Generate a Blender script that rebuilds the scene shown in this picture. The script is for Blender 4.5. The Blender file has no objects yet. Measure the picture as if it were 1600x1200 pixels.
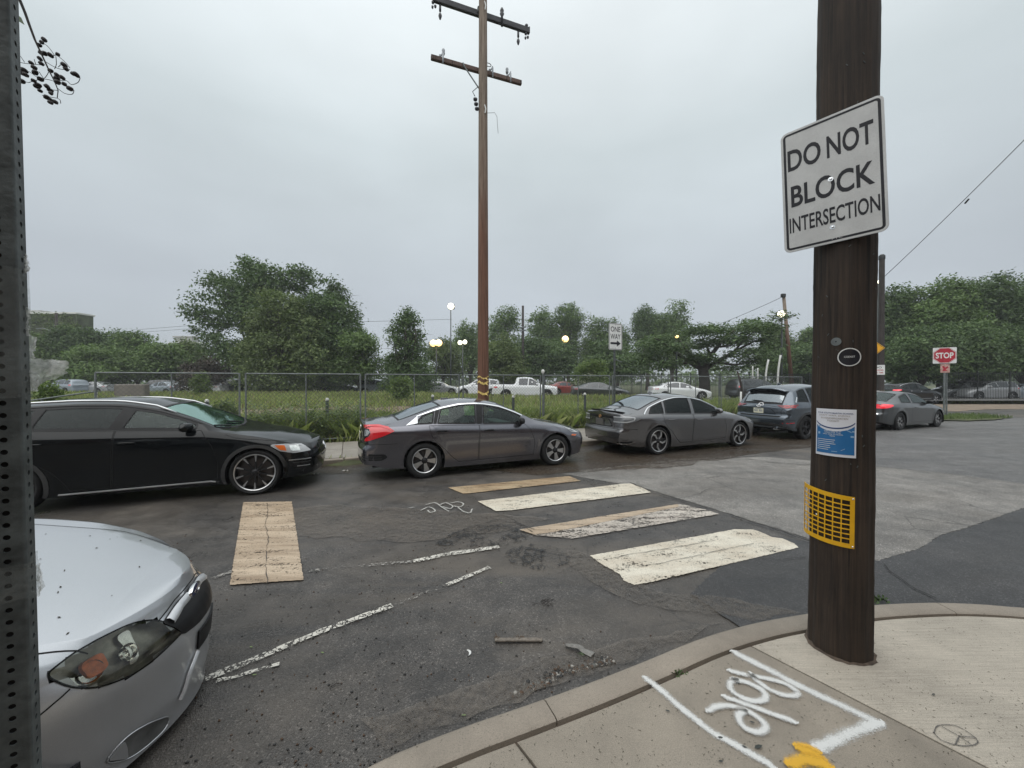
import bpy, bmesh, math, random
import numpy as np
from mathutils import Vector, Matrix
from mathutils.bvhtree import BVHTree
random.seed(7)
RNG = np.random.default_rng(7)
SC = bpy.context.scene
COL = SC.collection
R = math.radians
F = 600.0            # focal length in pixels of the 1600 px wide photograph
CAMH = 1.77          # lens above the road
HOR = 595.0          # horizon row
cd = bpy.data.cameras.new('camera')
cam = bpy.data.objects.new('camera', cd)
COL.objects.link(cam)
cd.sensor_width = 36.0
cd.lens = 36.0 * F / 1600.0
cd.clip_start = 0.05
cd.clip_end = 3000.0
cam.location = (0, 0, CAMH)
cam.rotation_euler = (math.pi / 2 - math.atan(5.0 / F), 0, 0)
SC.camera = cam
SUN_EL, SUN_ROT = R(52), R(200)
world = bpy.data.worlds.new('World')
SC.world = world
world.use_nodes = True
wt = world.node_tree
wt.nodes.clear()
w_out = wt.nodes.new('ShaderNodeOutputWorld')
sky = wt.nodes.new('ShaderNodeTexSky')
sky.sky_type = 'NISHITA'
sky.sun_disc = False
sky.sun_elevation = SUN_EL
sky.sun_rotation = SUN_ROT
bg1 = wt.nodes.new('ShaderNodeBackground')
bg1.inputs[1].default_value = 0.06
wt.links.new(sky.outputs[0], bg1.inputs[0])
tc = wt.nodes.new('ShaderNodeTexCoord')
mp = wt.nodes.new('ShaderNodeMapping')
mp.inputs['Scale'].default_value = (1, 1, 2.6)
wt.links.new(tc.outputs['Generated'], mp.inputs[0])
nz = wt.nodes.new('ShaderNodeTexNoise')
nz.inputs['Scale'].default_value = 1.5
nz.inputs['Detail'].default_value = 4
nz.inputs['Roughness'].default_value = 0.48
wt.links.new(mp.outputs[0], nz.inputs[0])
sep = wt.nodes.new('ShaderNodeSeparateXYZ')
wt.links.new(tc.outputs['Generated'], sep.inputs[0])
rmp = wt.nodes.new('ShaderNodeValToRGB')          # overcast luminance, horizon to zenith
rmp.color_ramp.elements[0].position = 0.0
rmp.color_ramp.elements[0].color = (0.455, 0.50, 0.54, 1)
rmp.color_ramp.elements[1].position = 1.0
rmp.color_ramp.elements[1].color = (1.28, 1.34, 1.36, 1)
e = rmp.color_ramp.elements.new(0.2); e.color = (0.475, 0.52, 0.565, 1)
e = rmp.color_ramp.elements.new(0.5); e.color = (0.585, 0.65, 0.675, 1)
wt.links.new(sep.outputs[2], rmp.inputs[0])
crp = wt.nodes.new('ShaderNodeMapRange')
crp.inputs['From Min'].default_value = 0.3
crp.inputs['From Max'].default_value = 0.7
crp.inputs['To Min'].default_value = 0.88
crp.inputs['To Max'].default_value = 1.08
wt.links.new(nz.outputs[0], crp.inputs[0])
vm = wt.nodes.new('ShaderNodeVectorMath'); vm.operation = 'SCALE'
wt.links.new(rmp.outputs[0], vm.inputs[0]); wt.links.new(crp.outputs[0], vm.inputs['Scale'])
bg2 = wt.nodes.new('ShaderNodeBackground')
bg2.inputs[1].default_value = 1.0
wt.links.new(vm.outputs[0], bg2.inputs[0])
mxs = wt.nodes.new('ShaderNodeMixShader')
mxs.inputs[0].default_value = 0.95
wt.links.new(bg1.outputs[0], mxs.inputs[1]); wt.links.new(bg2.outputs[0], mxs.inputs[2])
wt.links.new(mxs.outputs[0], w_out.inputs[0])
sl = bpy.data.lights.new('sun', 'SUN')
sl.energy = 1.4
sl.angle = R(80)
sl.color = (1.0, 0.975, 0.94)
sun = bpy.data.objects.new('sun', sl)
COL.objects.link(sun)
sdir = Vector((math.sin(SUN_ROT) * math.cos(SUN_EL), math.cos(SUN_ROT) * math.cos(SUN_EL), math.sin(SUN_EL)))
sun.rotation_euler = sdir.to_track_quat('Z', 'Y').to_euler()
SC.view_settings.view_transform = 'Standard'
SC.view_settings.look = 'None'
SC.view_settings.exposure = 0.18
SC.view_settings.gamma = 1.0
SC.view_settings.use_curve_mapping = False
SC.render.engine = 'CYCLES'
SC.cycles.max_bounces = 6
SC.cycles.transparent_max_bounces = 24
SC.cycles.diffuse_bounces = 3
SC.cycles.glossy_bounces = 3
SC.cycles.transmission_bounces = 4
SC.cycles.use_denoising = True
SC.cycles.sample_clamp_indirect = 4
ALPHA = R(23.0)                       # the street runs 23 degrees off the picture plane
U = Vector((math.cos(ALPHA), math.sin(ALPHA), 0))
N = Vector((-math.sin(ALPHA), math.cos(ALPHA), 0))
def st(u, n, z=0.0):
 return U * u + N * n + Vector((0, 0, z))
def G(px, py, z=0.0):
 d = F * (CAMH - z) / (py - HOR)
 return Vector(((px - 800.0) / F * d, d, z))
def P(px, py, d):
 return Vector(((px - 800.0) / F * d, d, CAMH - (py - HOR) / F * d))
class MB:
 def __init__(s):
  s.v = []; s.f = []; s.m = []
 def add(s, vs, fs, mi=0):
  b = len(s.v)
  s.v.extend([tuple(p) for p in vs])
  s.f.extend([tuple(i + b for i in f) for f in fs])
  s.m.extend([mi] * len(fs))
  return s
 def box(s, c, size, rot=None, mi=0, taper=1.0):
  hx, hy, hz = size[0] / 2, size[1] / 2, size[2] / 2
  vs = []
  for z in (-hz, hz):
   t = taper if z > 0 else 1.0
   for x, y in ((-hx, -hy), (hx, -hy), (hx, hy), (-hx, hy)):
    p = Vector((x * t, y * t, z))
    if rot is not None:
     p = rot @ p
    vs.append(p + Vector(c))
  return s.add(vs, [(3, 2, 1, 0), (4, 5, 6, 7), (0, 1, 5, 4), (1, 2, 6, 5), (2, 3, 7, 6), (3, 0, 4, 7)], mi)
 def bbox(s, c, size, b=0.006, rot=None, mi=0):
  hx, hy, hz = [q / 2 for q in size]
  b = min(b, hx * .9, hy * .9, hz * .9)
  vs = []
  idx = {}
  for sx in (-1, 1):
   for sy in (-1, 1):
    for sz in (-1, 1):
     for k in range(3):
      p = [sx * hx, sy * hy, sz * hz]
      for j in range(3):
       if j != k:
        p[j] -= (sx, sy, sz)[j] * b
      idx[(sx, sy, sz, k)] = len(vs)
      p = Vector(p)
      if rot is not None:
       p = rot @ p
      vs.append(p + Vector(c))
  fs = []
  for k in range(3):
   a, d = [j for j in range(3) if j != k]
   for sg in (-1, 1):
    loop = []
    for (x, y) in ((-1, -1), (1, -1), (1, 1), (-1, 1)):
     t = [0, 0, 0]; t[k] = sg; t[a] = x; t[d] = y
     loop.append(idx[(t[0], t[1], t[2], k)])
    fs.append(tuple(loop))
  for k in range(3):          # edges parallel to axis k
   a, d = [j for j in range(3) if j != k]
   for x in (-1, 1):
    for y in (-1, 1):
     q = []
     for sg in (-1, 1):
      t = [0, 0, 0]; t[k] = sg; t[a] = x; t[d] = y
      q.append((idx[(t[0], t[1], t[2], a)], idx[(t[0], t[1], t[2], d)]))
     fs.append((q[0][0], q[0][1], q[1][1], q[1][0]))
  for sx in (-1, 1):
   for sy in (-1, 1):
    for sz in (-1, 1):
     fs.append(tuple(idx[(sx, sy, sz, k)] for k in range(3)))
  return s.add(vs, fs, mi)
 def tube(s, pts, rad, n=8, mi=0, caps=True, flat=None):
  pts = [Vector(p) for p in pts]
  m = len(pts)
  rads = rad if isinstance(rad, (list, tuple)) else [rad] * m
  t0 = (pts[1] - pts[0]).normalized()
  up = Vector((0, 0, 1)) if abs(t0.z) < .9 else Vector((1, 0, 0))
  nrm = (up - t0 * up.dot(t0)).normalized()
  vs = []
  for i, p in enumerate(pts):
   t = (pts[min(i + 1, m - 1)] - pts[max(i - 1, 0)]).normalized()
   nrm = (nrm - t * nrm.dot(t))
   if nrm.length < 1e-6:
    nrm = t.orthogonal()
   nrm.normalize()
   bi = t.cross(nrm)
   for k in range(n):
    a = 2 * math.pi * k / n
    vs.append(p + nrm * (math.cos(a) * rads[i]) + bi * (math.sin(a) * rads[i] * (flat or 1.0)))
  fs = []
  for i in range(m - 1):
   for k in range(n):
    fs.append((i * n + k, i * n + (k + 1) % n, (i + 1) * n + (k + 1) % n, (i + 1) * n + k))
  if caps:
   fs.append(tuple(range(n))[::-1])
   fs.append(tuple(range((m - 1) * n, m * n)))
  return s.add(vs, fs, mi)
 def lathe(s, prof, axis=2, n=24, c=(0, 0, 0), mi=0, closed=False):
  vs = []
  for r, h in prof:
   for k in range(n):
    a = 2 * math.pi * k / n
    q = [r * math.cos(a), r * math.sin(a), h]
    if axis == 1:
     q = [q[0], q[2], q[1]]
    elif axis == 0:
     q = [q[2], q[0], q[1]]
    vs.append((q[0] + c[0], q[1] + c[1], q[2] + c[2]))
  fs = []
  m = len(prof)
  for i in range(m - 1 + (1 if closed else 0)):
   for k in range(n):
    j = (i + 1) % m
    fs.append((i * n + k, i * n + (k + 1) % n, j * n + (k + 1) % n, j * n + k))
  return s.add(vs, fs, mi)
 def prism(s, poly, fr, h0, h1, mi=0):
  o, ex, ey, ez = fr
  n = len(poly)
  vs = [o + ex * p[0] + ey * p[1] + ez * h for h in (h0, h1) for p in poly]
  fs = [tuple(range(n))[::-1], tuple(range(n, 2 * n))]
  for i in range(n):
   j = (i + 1) % n
   fs.append((i, j, n + j, n + i))
  return s.add(vs, fs, mi)
 def mesh(s, name):
  me = bpy.data.meshes.new(name)
  me.from_pydata(s.v, [], s.f)
  return me
 def build(s, name, mats, parent=None, smooth=False, fix=True, angle=None):
  me = s.mesh(name)
  if not isinstance(mats, (list, tuple)):
   mats = [mats]
  for m in mats:
   me.materials.append(m)
  if len(mats) > 1:
   me.polygons.foreach_set('material_index', s.m)
  if fix:
   bm = bmesh.new(); bm.from_mesh(me)
   bmesh.ops.recalc_face_normals(bm, faces=bm.faces)
   bm.to_mesh(me); bm.free()
  if smooth:
   me.polygons.foreach_set('use_smooth', [True] * len(me.polygons))
   if angle:
    me.set_sharp_from_angle(angle=R(angle))
  me.update()
  return link(name, me, parent)
def link(name, data, parent=None, loc=None, rz=None):
 o = bpy.data.objects.new(name, data)
 COL.objects.link(o)
 if parent is not None:
  o.parent = parent
 if loc is not None:
  o.location = loc
 if rz is not None:
  o.rotation_euler = (0, 0, rz)
 return o
def tag(o, label=None, cat=None, group=None, kind=None):
 if label: o['label'] = label
 if cat: o['category'] = cat
 if group: o['group'] = group
 if kind: o['kind'] = kind
 return o
def thing(name, label, cat, loc=(0, 0, 0), rz=0, group=None):
 o = link(name, None, None, loc, rz)
 o.empty_display_size = 0.2
 return tag(o, label, cat, group)
def copy_tree(o, parent=None):
 c = o.copy()
 COL.objects.link(c)
 c.parent = parent
 for ch in list(o.children):
  copy_tree(ch, c)
 return c
def np_mesh(name, verts, faces, mat, parent=None, smooth=False, mat_idx=None, mats=None):
 verts = np.asarray(verts, dtype=np.float32); faces = np.asarray(faces, dtype=np.int32)
 me = bpy.data.meshes.new(name)
 nf, k = faces.shape
 me.vertices.add(len(verts)); me.vertices.foreach_set('co', verts.ravel())
 me.loops.add(nf * k); me.loops.foreach_set('vertex_index', faces.ravel())
 me.polygons.add(nf)
 me.polygons.foreach_set('loop_start', np.arange(0, nf * k, k, dtype=np.int32))
 me.polygons.foreach_set('loop_total', np.full(nf, k, dtype=np.int32))
 for m in (mats or [mat]):
  me.materials.append(m)
 if mat_idx is not None:
  me.polygons.foreach_set('material_index', np.asarray(mat_idx, dtype=np.int32))
 if smooth:
  me.polygons.foreach_set('use_smooth', np.ones(nf, dtype=bool))
 me.update(calc_edges=True)
 return link(name, me, parent)
def new_mat(name):
 m = bpy.data.materials.new(name)
 m.use_nodes = True
 t = m.node_tree
 return m, t, t.nodes['Principled BSDF'], t.nodes['Material Output']
def nd(t, typ, **kw):
 n = t.nodes.new(typ)
 for k, v in kw.items():
  if k in n.inputs:
   n.inputs[k].default_value = v
  else:
   setattr(n, k, v)
 return n
def coords(t, scale=(1, 1, 1), kind='Object', rot=(0, 0, 0)):
 c = nd(t, 'ShaderNodeTexCoord'); m = nd(t, 'ShaderNodeMapping')
 m.inputs['Scale'].default_value = scale
 m.inputs['Rotation'].default_value = rot
 t.links.new(c.outputs[kind], m.inputs[0])
 return m.outputs[0]
def noise(t, vec, scale, detail=4, rough=.55, out=0, dist=0.0):
 n = nd(t, 'ShaderNodeTexNoise')
 n.inputs['Scale'].default_value = scale
 n.inputs['Detail'].default_value = detail
 n.inputs['Roughness'].default_value = rough
 n.inputs['Distortion'].default_value = dist
 if vec is not None:
  t.links.new(vec, n.inputs['Vector'])
 return n.outputs[out]
def ramp(t, fac, stops):
 r = nd(t, 'ShaderNodeValToRGB')
 el = r.color_ramp.elements
 el[0].position, el[1].position = stops[0][0], stops[-1][0]
 def c4(c): return (c, c, c, 1) if isinstance(c, (int, float)) else (c[0], c[1], c[2], 1)
 el[0].color, el[1].color = c4(stops[0][1]), c4(stops[-1][1])
 for p, c in stops[1:-1]:
  e = el.new(p); e.color = c4(c)
 t.links.new(fac, r.inputs[0])
 return r.outputs[0]
def mixc(t, fac, a, b, mode='MIX'):
 m = nd(t, 'ShaderNodeMix', data_type='RGBA', blend_type=mode)
 for sock, v in ((m.inputs[0], fac), (m.inputs[6], a), (m.inputs[7], b)):
  if isinstance(v, bpy.types.NodeSocket):
   t.links.new(v, sock)
  elif isinstance(v, (int, float)):
   sock.default_value = v if sock.type == 'VALUE' else (v, v, v, 1)
  else:
   sock.default_value = (v[0], v[1], v[2], 1)
 return m.outputs[2]
def mth(t, op, a, b=None, clamp=False):
 m = nd(t, 'ShaderNodeMath', operation=op, use_clamp=clamp)
 for sock, v in ((m.inputs[0], a), (m.inputs[1], b)):
  if v is None: continue
  if isinstance(v, bpy.types.NodeSocket): t.links.new(v, sock)
  else: sock.default_value = v
 return m.outputs[0]
def bump(t, h, strength, dist, normal=None):
 b = nd(t, 'ShaderNodeBump')
 b.inputs['Strength'].default_value = strength
 b.inputs['Distance'].default_value = dist
 t.links.new(h, b.inputs['Height'])
 if normal is not None:
  t.links.new(normal, b.inputs['Normal'])
 return b.outputs[0]
def plain(name, col, rough=.6, metal=0.0, var=.15, vscale=6.0, bmp=0.0, bscale=60, coat=0.0, spec=.5, emit=None, estr=0):
 m, t, b, o = new_mat(name)
 v = coords(t)
 n1 = noise(t, v, vscale, 5)
 f = ramp(t, n1, [(0.3, 1 - var), (0.7, 1 + var)])
 c = mixc(t, 1.0, col, f, 'MULTIPLY')
 t.links.new(c, b.inputs['Base Color'])
 b.inputs['Roughness'].default_value = rough
 b.inputs['Metallic'].default_value = metal
 b.inputs['Coat Weight'].default_value = coat
 b.inputs['Coat Roughness'].default_value = .05
 b.inputs['Specular IOR Level'].default_value = spec
 if bmp:
  t.links.new(bump(t, noise(t, v, bscale, 4), bmp, .01), b.inputs['Normal'])
 if emit:
  b.inputs['Emission Color'].default_value = (*emit, 1)
  b.inputs['Emission Strength'].default_value = estr
 return m
def paint_mat(name, col, metal=.6, rough=.32, dirt=.25, flake=.0, dusty=(.30, .29, .27), coat=1.0):
 m, t, b, o = new_mat(name)
 v = coords(t)
 n1 = noise(t, v, 3.0, 6, .6)
 streak = noise(t, coords(t, (14, 14, 1.2)), 3.0, 4)
 f = mth(t, 'MULTIPLY', n1, streak)
 f = ramp(t, f, [(.18, 0.0), (.42, 1.0)])
 f = mth(t, 'MULTIPLY', f, dirt)
 sepn = nd(t, 'ShaderNodeSeparateXYZ'); t.links.new(coords(t), sepn.inputs[0])
 low = nd(t, 'ShaderNodeMapRange'); t.links.new(sepn.outputs[2], low.inputs[0])
 low.inputs[1].default_value = .62; low.inputs[2].default_value = .2
 low.inputs[3].default_value = 0; low.inputs[4].default_value = dirt * 1.2
 f2 = mth(t, 'ADD', f, mth(t, 'MULTIPLY', low.outputs[0], noise(t, v, 9, 5)), True)
 c = mixc(t, f2, col, dusty)
 if flake:
  fl = noise(t, v, 900, 1)
  c = mixc(t, flake, c, ramp(t, fl, [(.4, .15), (.75, 1.0)]), 'OVERLAY')
 t.links.new(c, b.inputs['Base Color'])
 b.inputs['Metallic'].default_value = metal
 r = mth(t, 'ADD', mth(t, 'MULTIPLY', f2, .35), rough)
 t.links.new(r, b.inputs['Roughness'])
 b.inputs['Coat Weight'].default_value = coat
 b.inputs['Specular IOR Level'].default_value = .5 * coat
 t.links.new(mth(t, 'ADD', mth(t, 'MULTIPLY', f2, .2), .03), b.inputs['Coat Roughness'])
 vo = nd(t, 'ShaderNodeTexVoronoi'); vo.inputs['Scale'].default_value = 140
 t.links.new(v, vo.inputs['Vector'])
 bead = ramp(t, vo.outputs['Distance'], [(.0, 1.0), (.28, 0.0)])
 t.links.new(bump(t, bead, .05, .002), b.inputs['Normal'])
 return m
def glass_mat(name, tint=(.55, .66, .6), rough=.03, refl=(.85, .95, .93), base=0.0):
 m, t, b, o = new_mat(name)
 t.nodes.remove(b)
 tr = nd(t, 'ShaderNodeBsdfTransparent'); tr.inputs[0].default_value = (*tint, 1)
 gl = nd(t, 'ShaderNodeBsdfGlossy'); gl.inputs['Roughness'].default_value = rough
 gl.inputs[0].default_value = (*refl, 1)
 fr = nd(t, 'ShaderNodeFresnel'); fr.inputs[0].default_value = 1.5
 v = coords(t)
 sp = ramp(t, noise(t, v, 160, 2), [(.58, 0.0), (.68, .35)])
 fa = mth(t, 'ADD', mth(t, 'ADD', fr.outputs[0], base), mth(t, 'MULTIPLY', sp, .12), True)
 mx = nd(t, 'ShaderNodeMixShader')
 t.links.new(fa, mx.inputs[0]); t.links.new(tr.outputs[0], mx.inputs[1]); t.links.new(gl.outputs[0], mx.inputs[2])
 t.links.new(mx.outputs[0], o.inputs[0])
 return m
def lamp_mat(name, col, rough=.12, emit=0.0):
 m, t, b, o = new_mat(name)
 v = coords(t)
 w = nd(t, 'ShaderNodeTexWave'); w.inputs['Scale'].default_value = 22; w.bands_direction = 'Z'
 t.links.new(v, w.inputs['Vector'])
 c = mixc(t, .45, col, ramp(t, w.outputs[1], [(.2, .45), (.8, 1.3)]), 'MULTIPLY')
 t.links.new(c, b.inputs['Base Color'])
 b.inputs['Roughness'].default_value = rough
 b.inputs['Coat Weight'].default_value = 1.0
 if emit:
  b.inputs['Emission Color'].default_value = (*col, 1)
  b.inputs['Emission Strength'].default_value = emit
 return m
M = {}
M['glass_clear'] = glass_mat('car_glass_clear', (.60, .78, .70))
M['glass_dark'] = glass_mat('car_glass_tinted', (.05, .055, .06), refl=(.55, .60, .60))
M['glass_grey'] = glass_mat('car_glass_grey', (.32, .40, .37))
M['glass_screen'] = glass_mat('windscreen_sky_sheen', (.45, .62, .55), .05, (.62, .86, .78), .42)  # fixed gloss share and green tint stand for the strongly reflected sky
M['glass_rear'] = glass_mat('rear_window_sky_sheen', (.30, .34, .35), .06, (.80, .86, .90), .30)  # fixed gloss share put in for the sky mirrored by the sloping glass
M['glass_lens'] = glass_mat('headlight_lens', (.86, .86, .80), .06, (1, 1, 1))
M['rubber'] = plain('tyre_rubber', (.012, .012, .0125), .75, bmp=.3, bscale=40, var=.3)
M['trim'] = plain('black_plastic_trim', (.012, .012, .013), .45, var=.25, spec=.25)
M['trim_grey'] = plain('grey_plastic_cladding', (.035, .035, .035), .6, var=.3)
M['gap'] = plain('panel_gap', (.006, .006, .006), .9)
M['chrome'] = plain('chrome_trim', (.75, .76, .77), .16, 1.0, var=.06)
M['alloy'] = plain('machined_alloy', (.58, .58, .58), .3, .85, var=.15)
M['alloy_dark'] = plain('dark_alloy', (.03, .03, .032), .35, .5)
M['disc'] = plain('brake_disc', (.10, .09, .085), .5, .8)
M['red_lamp'] = lamp_mat('red_lamp_lens', (.62, .012, .02))
M['red_lit'] = lamp_mat('red_lamp_lens_lit', (.85, .03, .05), emit=.3)
M['red_bright'] = lamp_mat('red_facet_lit', (.80, .05, .06))  # lighter copy of the red lens, imitates lit facets
M['dark_red_lamp'] = lamp_mat('dark_red_lamp_lens', (.16, .008, .015))
M['clear_lamp'] = lamp_mat('clear_lamp_lens', (.42, .43, .44))
M['smoke_lamp'] = lamp_mat('smoked_lamp_lens', (.14, .145, .15))
M['amber'] = lamp_mat('amber_lens', (.75, .16, .03))
M['reflector'] = plain('lamp_reflector', (.75, .75, .72), .12, 1.0, var=.2, vscale=30)
M['seat'] = plain('seat_fabric', (.035, .035, .037), .9)
M['cabin'] = plain('cabin_trim', (.06, .06, .062), .85)
M['plate'] = plain('licence_plate_cream', (.72, .70, .55), .4, var=.1)
M['plate_ink'] = plain('licence_plate_ink', (.04, .07, .16), .5)
M['plate_dark'] = plain('licence_plate_smoked', (.10, .095, .09), .3)
M['white_trim'] = plain('white_badge', (.8, .8, .8), .3)
M['gold_trim'] = plain('bronze_badge', (.45, .25, .10), .3, .8)
M['steel'] = plain('silver_rail', (.62, .63, .64), .28, .9, var=.08)
PAINT = {
 'black': paint_mat('black_car_paint', (.004, .005, .006), 0.0, .10, .04, dusty=(.09, .095, .095), coat=.38),
 'steel': paint_mat('steel_grey_car_paint', (.150, .150, .172), .85, .22, .08, dusty=(.2, .19, .18)),
 'lunar': paint_mat('gunmetal_car_paint', (.160, .156, .160), .85, .22, .08, dusty=(.2, .19, .18)),
 'bluegrey': paint_mat('blue_grey_car_paint', (.095, .115, .138), .75, .22, .08, dusty=(.17, .17, .17)),
 'darkgrey': paint_mat('dark_grey_car_paint', (.080, .085, .088), .8, .28, .10, dusty=(.17, .17, .17)),
 'silver': paint_mat('silver_car_paint', (.56, .575, .60), .75, .36, .10, flake=.18, dusty=(.5, .49, .47)),
 'white': paint_mat('white_car_paint', (.72, .73, .74), 0, .4, .12, dusty=(.5, .49, .45)),
 'greyblue': paint_mat('pale_blue_grey_car_paint', (.26, .30, .34), .3, .35, .15, dusty=(.3, .3, .3)),
 'palegrey': paint_mat('pale_grey_car_paint', (.36, .37, .38), .3, .35, .15, dusty=(.3, .3, .3)),
 'red': paint_mat('red_car_paint', (.30, .03, .02), .1, .3, .15),
}
def smooth_curve(pts, xs, sig):
 p = np.array(pts, float)
 g = np.arange(xs[0] - 1.0, xs[-1] + 1.0, .01)
 y = np.interp(g, p[:, 0], p[:, 1])
 if sig > 0:
  k = np.arange(-int(4 * sig / .01) - 1, int(4 * sig / .01) + 2) * .01
  w = np.exp(-.5 * (k / sig) ** 2); w /= w.sum()
  pad = len(k) // 2
  y = np.convolve(np.pad(y, pad, mode='edge'), w, 'valid')
 return np.interp(xs, g, y)
def inpoly(x, y, poly):
 c = False
 j = len(poly) - 1
 for i in range(len(poly)):
  xi, yi = poly[i]; xj, yj = poly[j]
  if (yi > y) != (yj > y) and x < (xj - xi) * (y - yi) / (yj - yi) + xi:
   c = not c
  j = i
 return c
def resample(pts, step, closed=True):
 out = []
 n = len(pts)
 for i in range(n if closed else n - 1):
  a = np.array(pts[i], float); b = np.array(pts[(i + 1) % n], float)
  k = max(1, int(round(np.linalg.norm(b - a) / step)))
  for j in range(k):
   out.append(tuple(a + (b - a) * j / k))
 if not closed:
  out.append(tuple(pts[-1]))
 return out
def round_poly(pts, r=.03, k=4):
 out = []
 n = len(pts)
 for i in range(n):
  p = np.array(pts[i], float); a = np.array(pts[i - 1], float); b = np.array(pts[(i + 1) % n], float)
  la, lb = np.linalg.norm(a - p), np.linalg.norm(b - p)
  ra, rb = min(r, la * .45), min(r, lb * .45)
  s = p + (a - p) / la * ra; e = p + (b - p) / lb * rb
  for j in range(k + 1):
   t = j / k
   out.append(tuple((1 - t) ** 2 * s + 2 * t * (1 - t) * p + t * t * e))
 return out
def rp(pts, r, k=.0085):
 return [(a / k, b) for a, b in round_poly([(a * k, b) for a, b in pts], r)]
def inset_poly(pts, w):
 n = len(pts)
 P_ = [np.array(p, float) for p in pts]
 area = sum(P_[i][0] * P_[(i + 1) % n][1] - P_[(i + 1) % n][0] * P_[i][1] for i in range(n))
 sg = 1 if area > 0 else -1
 out = []
 for i in range(n):
  e1 = P_[i] - P_[i - 1]; e2 = P_[(i + 1) % n] - P_[i]
  l1, l2 = np.linalg.norm(e1), np.linalg.norm(e2)
  if l1 < 1e-7 or l2 < 1e-7:
   out.append(tuple(P_[i])); continue
  n1 = np.array([-e1[1], e1[0]]) / l1 * sg; n2 = np.array([-e2[1], e2[0]]) / l2 * sg
  m_ = n1 + n2
  q = m_.dot(m_)
  m_ = m_ * (2 / q) if q > .5 else n1
  out.append(tuple(P_[i] + m_ * w))
 return out
class Shell:
 def __init__(s, S):
  s.S = S
  L, W = S['L'], S['W']
  s.XF = S['fo'] + S['wb'] / 2
  s.wheels = [S['fo'], S['fo'] + S['wb']]
  s.R, s.Ra = S['R'], S.get('Ra', S['R'] + .045)
  bf, br = S.get('bf', .10), S.get('br', .07)
  step = S.get('step', .035)
  ends = [0, .008, .02, .04, .07, .105]
  xs = [bf + e for e in ends] + list(np.arange(bf + .14, L - br - .14, step)) + [L - br - e for e in ends[::-1]]
  xs = np.array(xs)
  s.xs = xs
  h = W / 2
  plan = S.get('plan', [(bf, .70), (bf + .04, .78), (bf + .12, .86), (bf + .28, .925), (bf + .5, .965), (bf + .9, .99), (1.5, 1.0),
                              (L - 1.3, 1.0), (L - .9, .985), (L - .5, .955), (L - .25, .91), (L - br - .04, .83), (L - br, .76)])
  w = smooth_curve(plan, xs, .012) * h
  zb = smooth_curve(S['bot'], xs, .03)
  zc = smooth_curve(S['crease'], xs, .05)
  zbelt = smooth_curve(S['belt'], xs, .05)
  wbelt = w * smooth_curve(S.get('beltw', [(0, .945), (L, .945)]), xs, .05)
  zr = smooth_curve(S['rail'], xs, S.get('rsig', .05))
  wr = np.minimum(smooth_curve(S['railw'], xs, .08) * h, wbelt * .97)
  zt = smooth_curve(S['top'], xs, S.get('tsig', .035))
  zr = np.minimum(zr, zt - .004)
  zbelt = np.minimum(zbelt, zr - .01)
  s.zrail = lambda d: float(np.interp(d, xs, zr)); s.zbelt = lambda d: float(np.interp(d, xs, zbelt))
  s.wrail = lambda d: float(np.interp(d, xs, wr)); s.ztop = lambda d: float(np.interp(d, xs, zt))
  nlow = S.get('lowmid', .978)
  seg = S.get('seg', [2, 4, 6, 4, 9, 10])
  rows = []
  kl = S.get('rock', .11)
  p0 = (w * S.get('p0w', .94), zb); p1 = (w * S.get('p1w', .958), zb + kl); p2 = (w * nlow, zb + kl + (zc - zb - kl) * .42)
  p3 = (w, zc); p4 = (wbelt, zbelt); p5 = (wr, zr)
  pts = [p0, p1, p2, p3, p4, p5]
  for k in range(5):
   a, b = pts[k], pts[k + 1]
   for j in range(seg[k]):
    t = j / seg[k]
    y = a[0] + (b[0] - a[0]) * t; z = a[1] + (b[1] - a[1]) * t
    if k == 4:
     y = y + np.sin(math.pi * t) * .016 * np.clip((zr - zbelt) / .3, 0, 1)
    if k == 2:
     y = y + math.sin(math.pi * t) * .004
    if k == 3:
     y = y + math.sin(math.pi * t) * .006
    rows.append((y, z))
  s.row_belt = sum(seg[:4]); s.row_rail = sum(seg[:5])
  ex = S.get('crown', 2.6)
  for j in range(seg[5] + 1):
   t = j / seg[5]
   q = 1 - t ** .85 if t < 1 else 0
   q = math.cos(t * math.pi / 2) if True else q
   rows.append((wr * q, zr + (zt - zr) * (1 - q ** ex)))
  Y = np.array([r[0] for r in rows]); Z = np.array([r[1] for r in rows])   # [row, station]
  X = np.tile(xs, (len(rows), 1))
  for dw in s.wheels:
   r = np.sqrt((X - dw) ** 2 + (Z - s.R) ** 2)
   f = np.exp(-((r - s.Ra - .01) / .055) ** 2) * S.get('flare', .014)
   f[s.row_belt:] = 0
   Y = Y + f
  nR, nS = Y.shape
  cap = S.get('cap', [.94, .85, .72, .55, .36, .17, 0.0])
  fx = S.get('frontx', [(.1, .12), (.2, .05), (.35, .01), (.5, 0), (.62, .02), (.72, .07), (.85, .13)])
  rx = S.get('rearx', [(.1, .14), (.25, .03), (.4, 0), (.6, 0), (.62, .04), (.8, .06), (1.05, .05), (1.2, .1)])
  ffall = S.get('ffall', .35); rfall = S.get('rfall', .35)
  def xshift(d, z):
   a = np.interp(z, [p[0] for p in fx], [p[1] for p in fx]) * np.exp(-np.maximum(d - bf, 0) / ffall)
   b = np.interp(z, [p[0] for p in rx], [p[1] for p in rx]) * np.exp(-np.maximum(L - br - d, 0) / rfall)
   return a - b
  cols = []
  for c in cap[::-1]:                   # front cap, from the middle out
   q = 1 - c
   dd = np.full(nR, bf) - bf * (1 - c ** 2)
   cols.append((dd + xshift(np.full(nR, bf), Z[:, 0]), Y[:, 0] * c, Z[:, 0]))
  s.c0 = len(cols)
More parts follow.
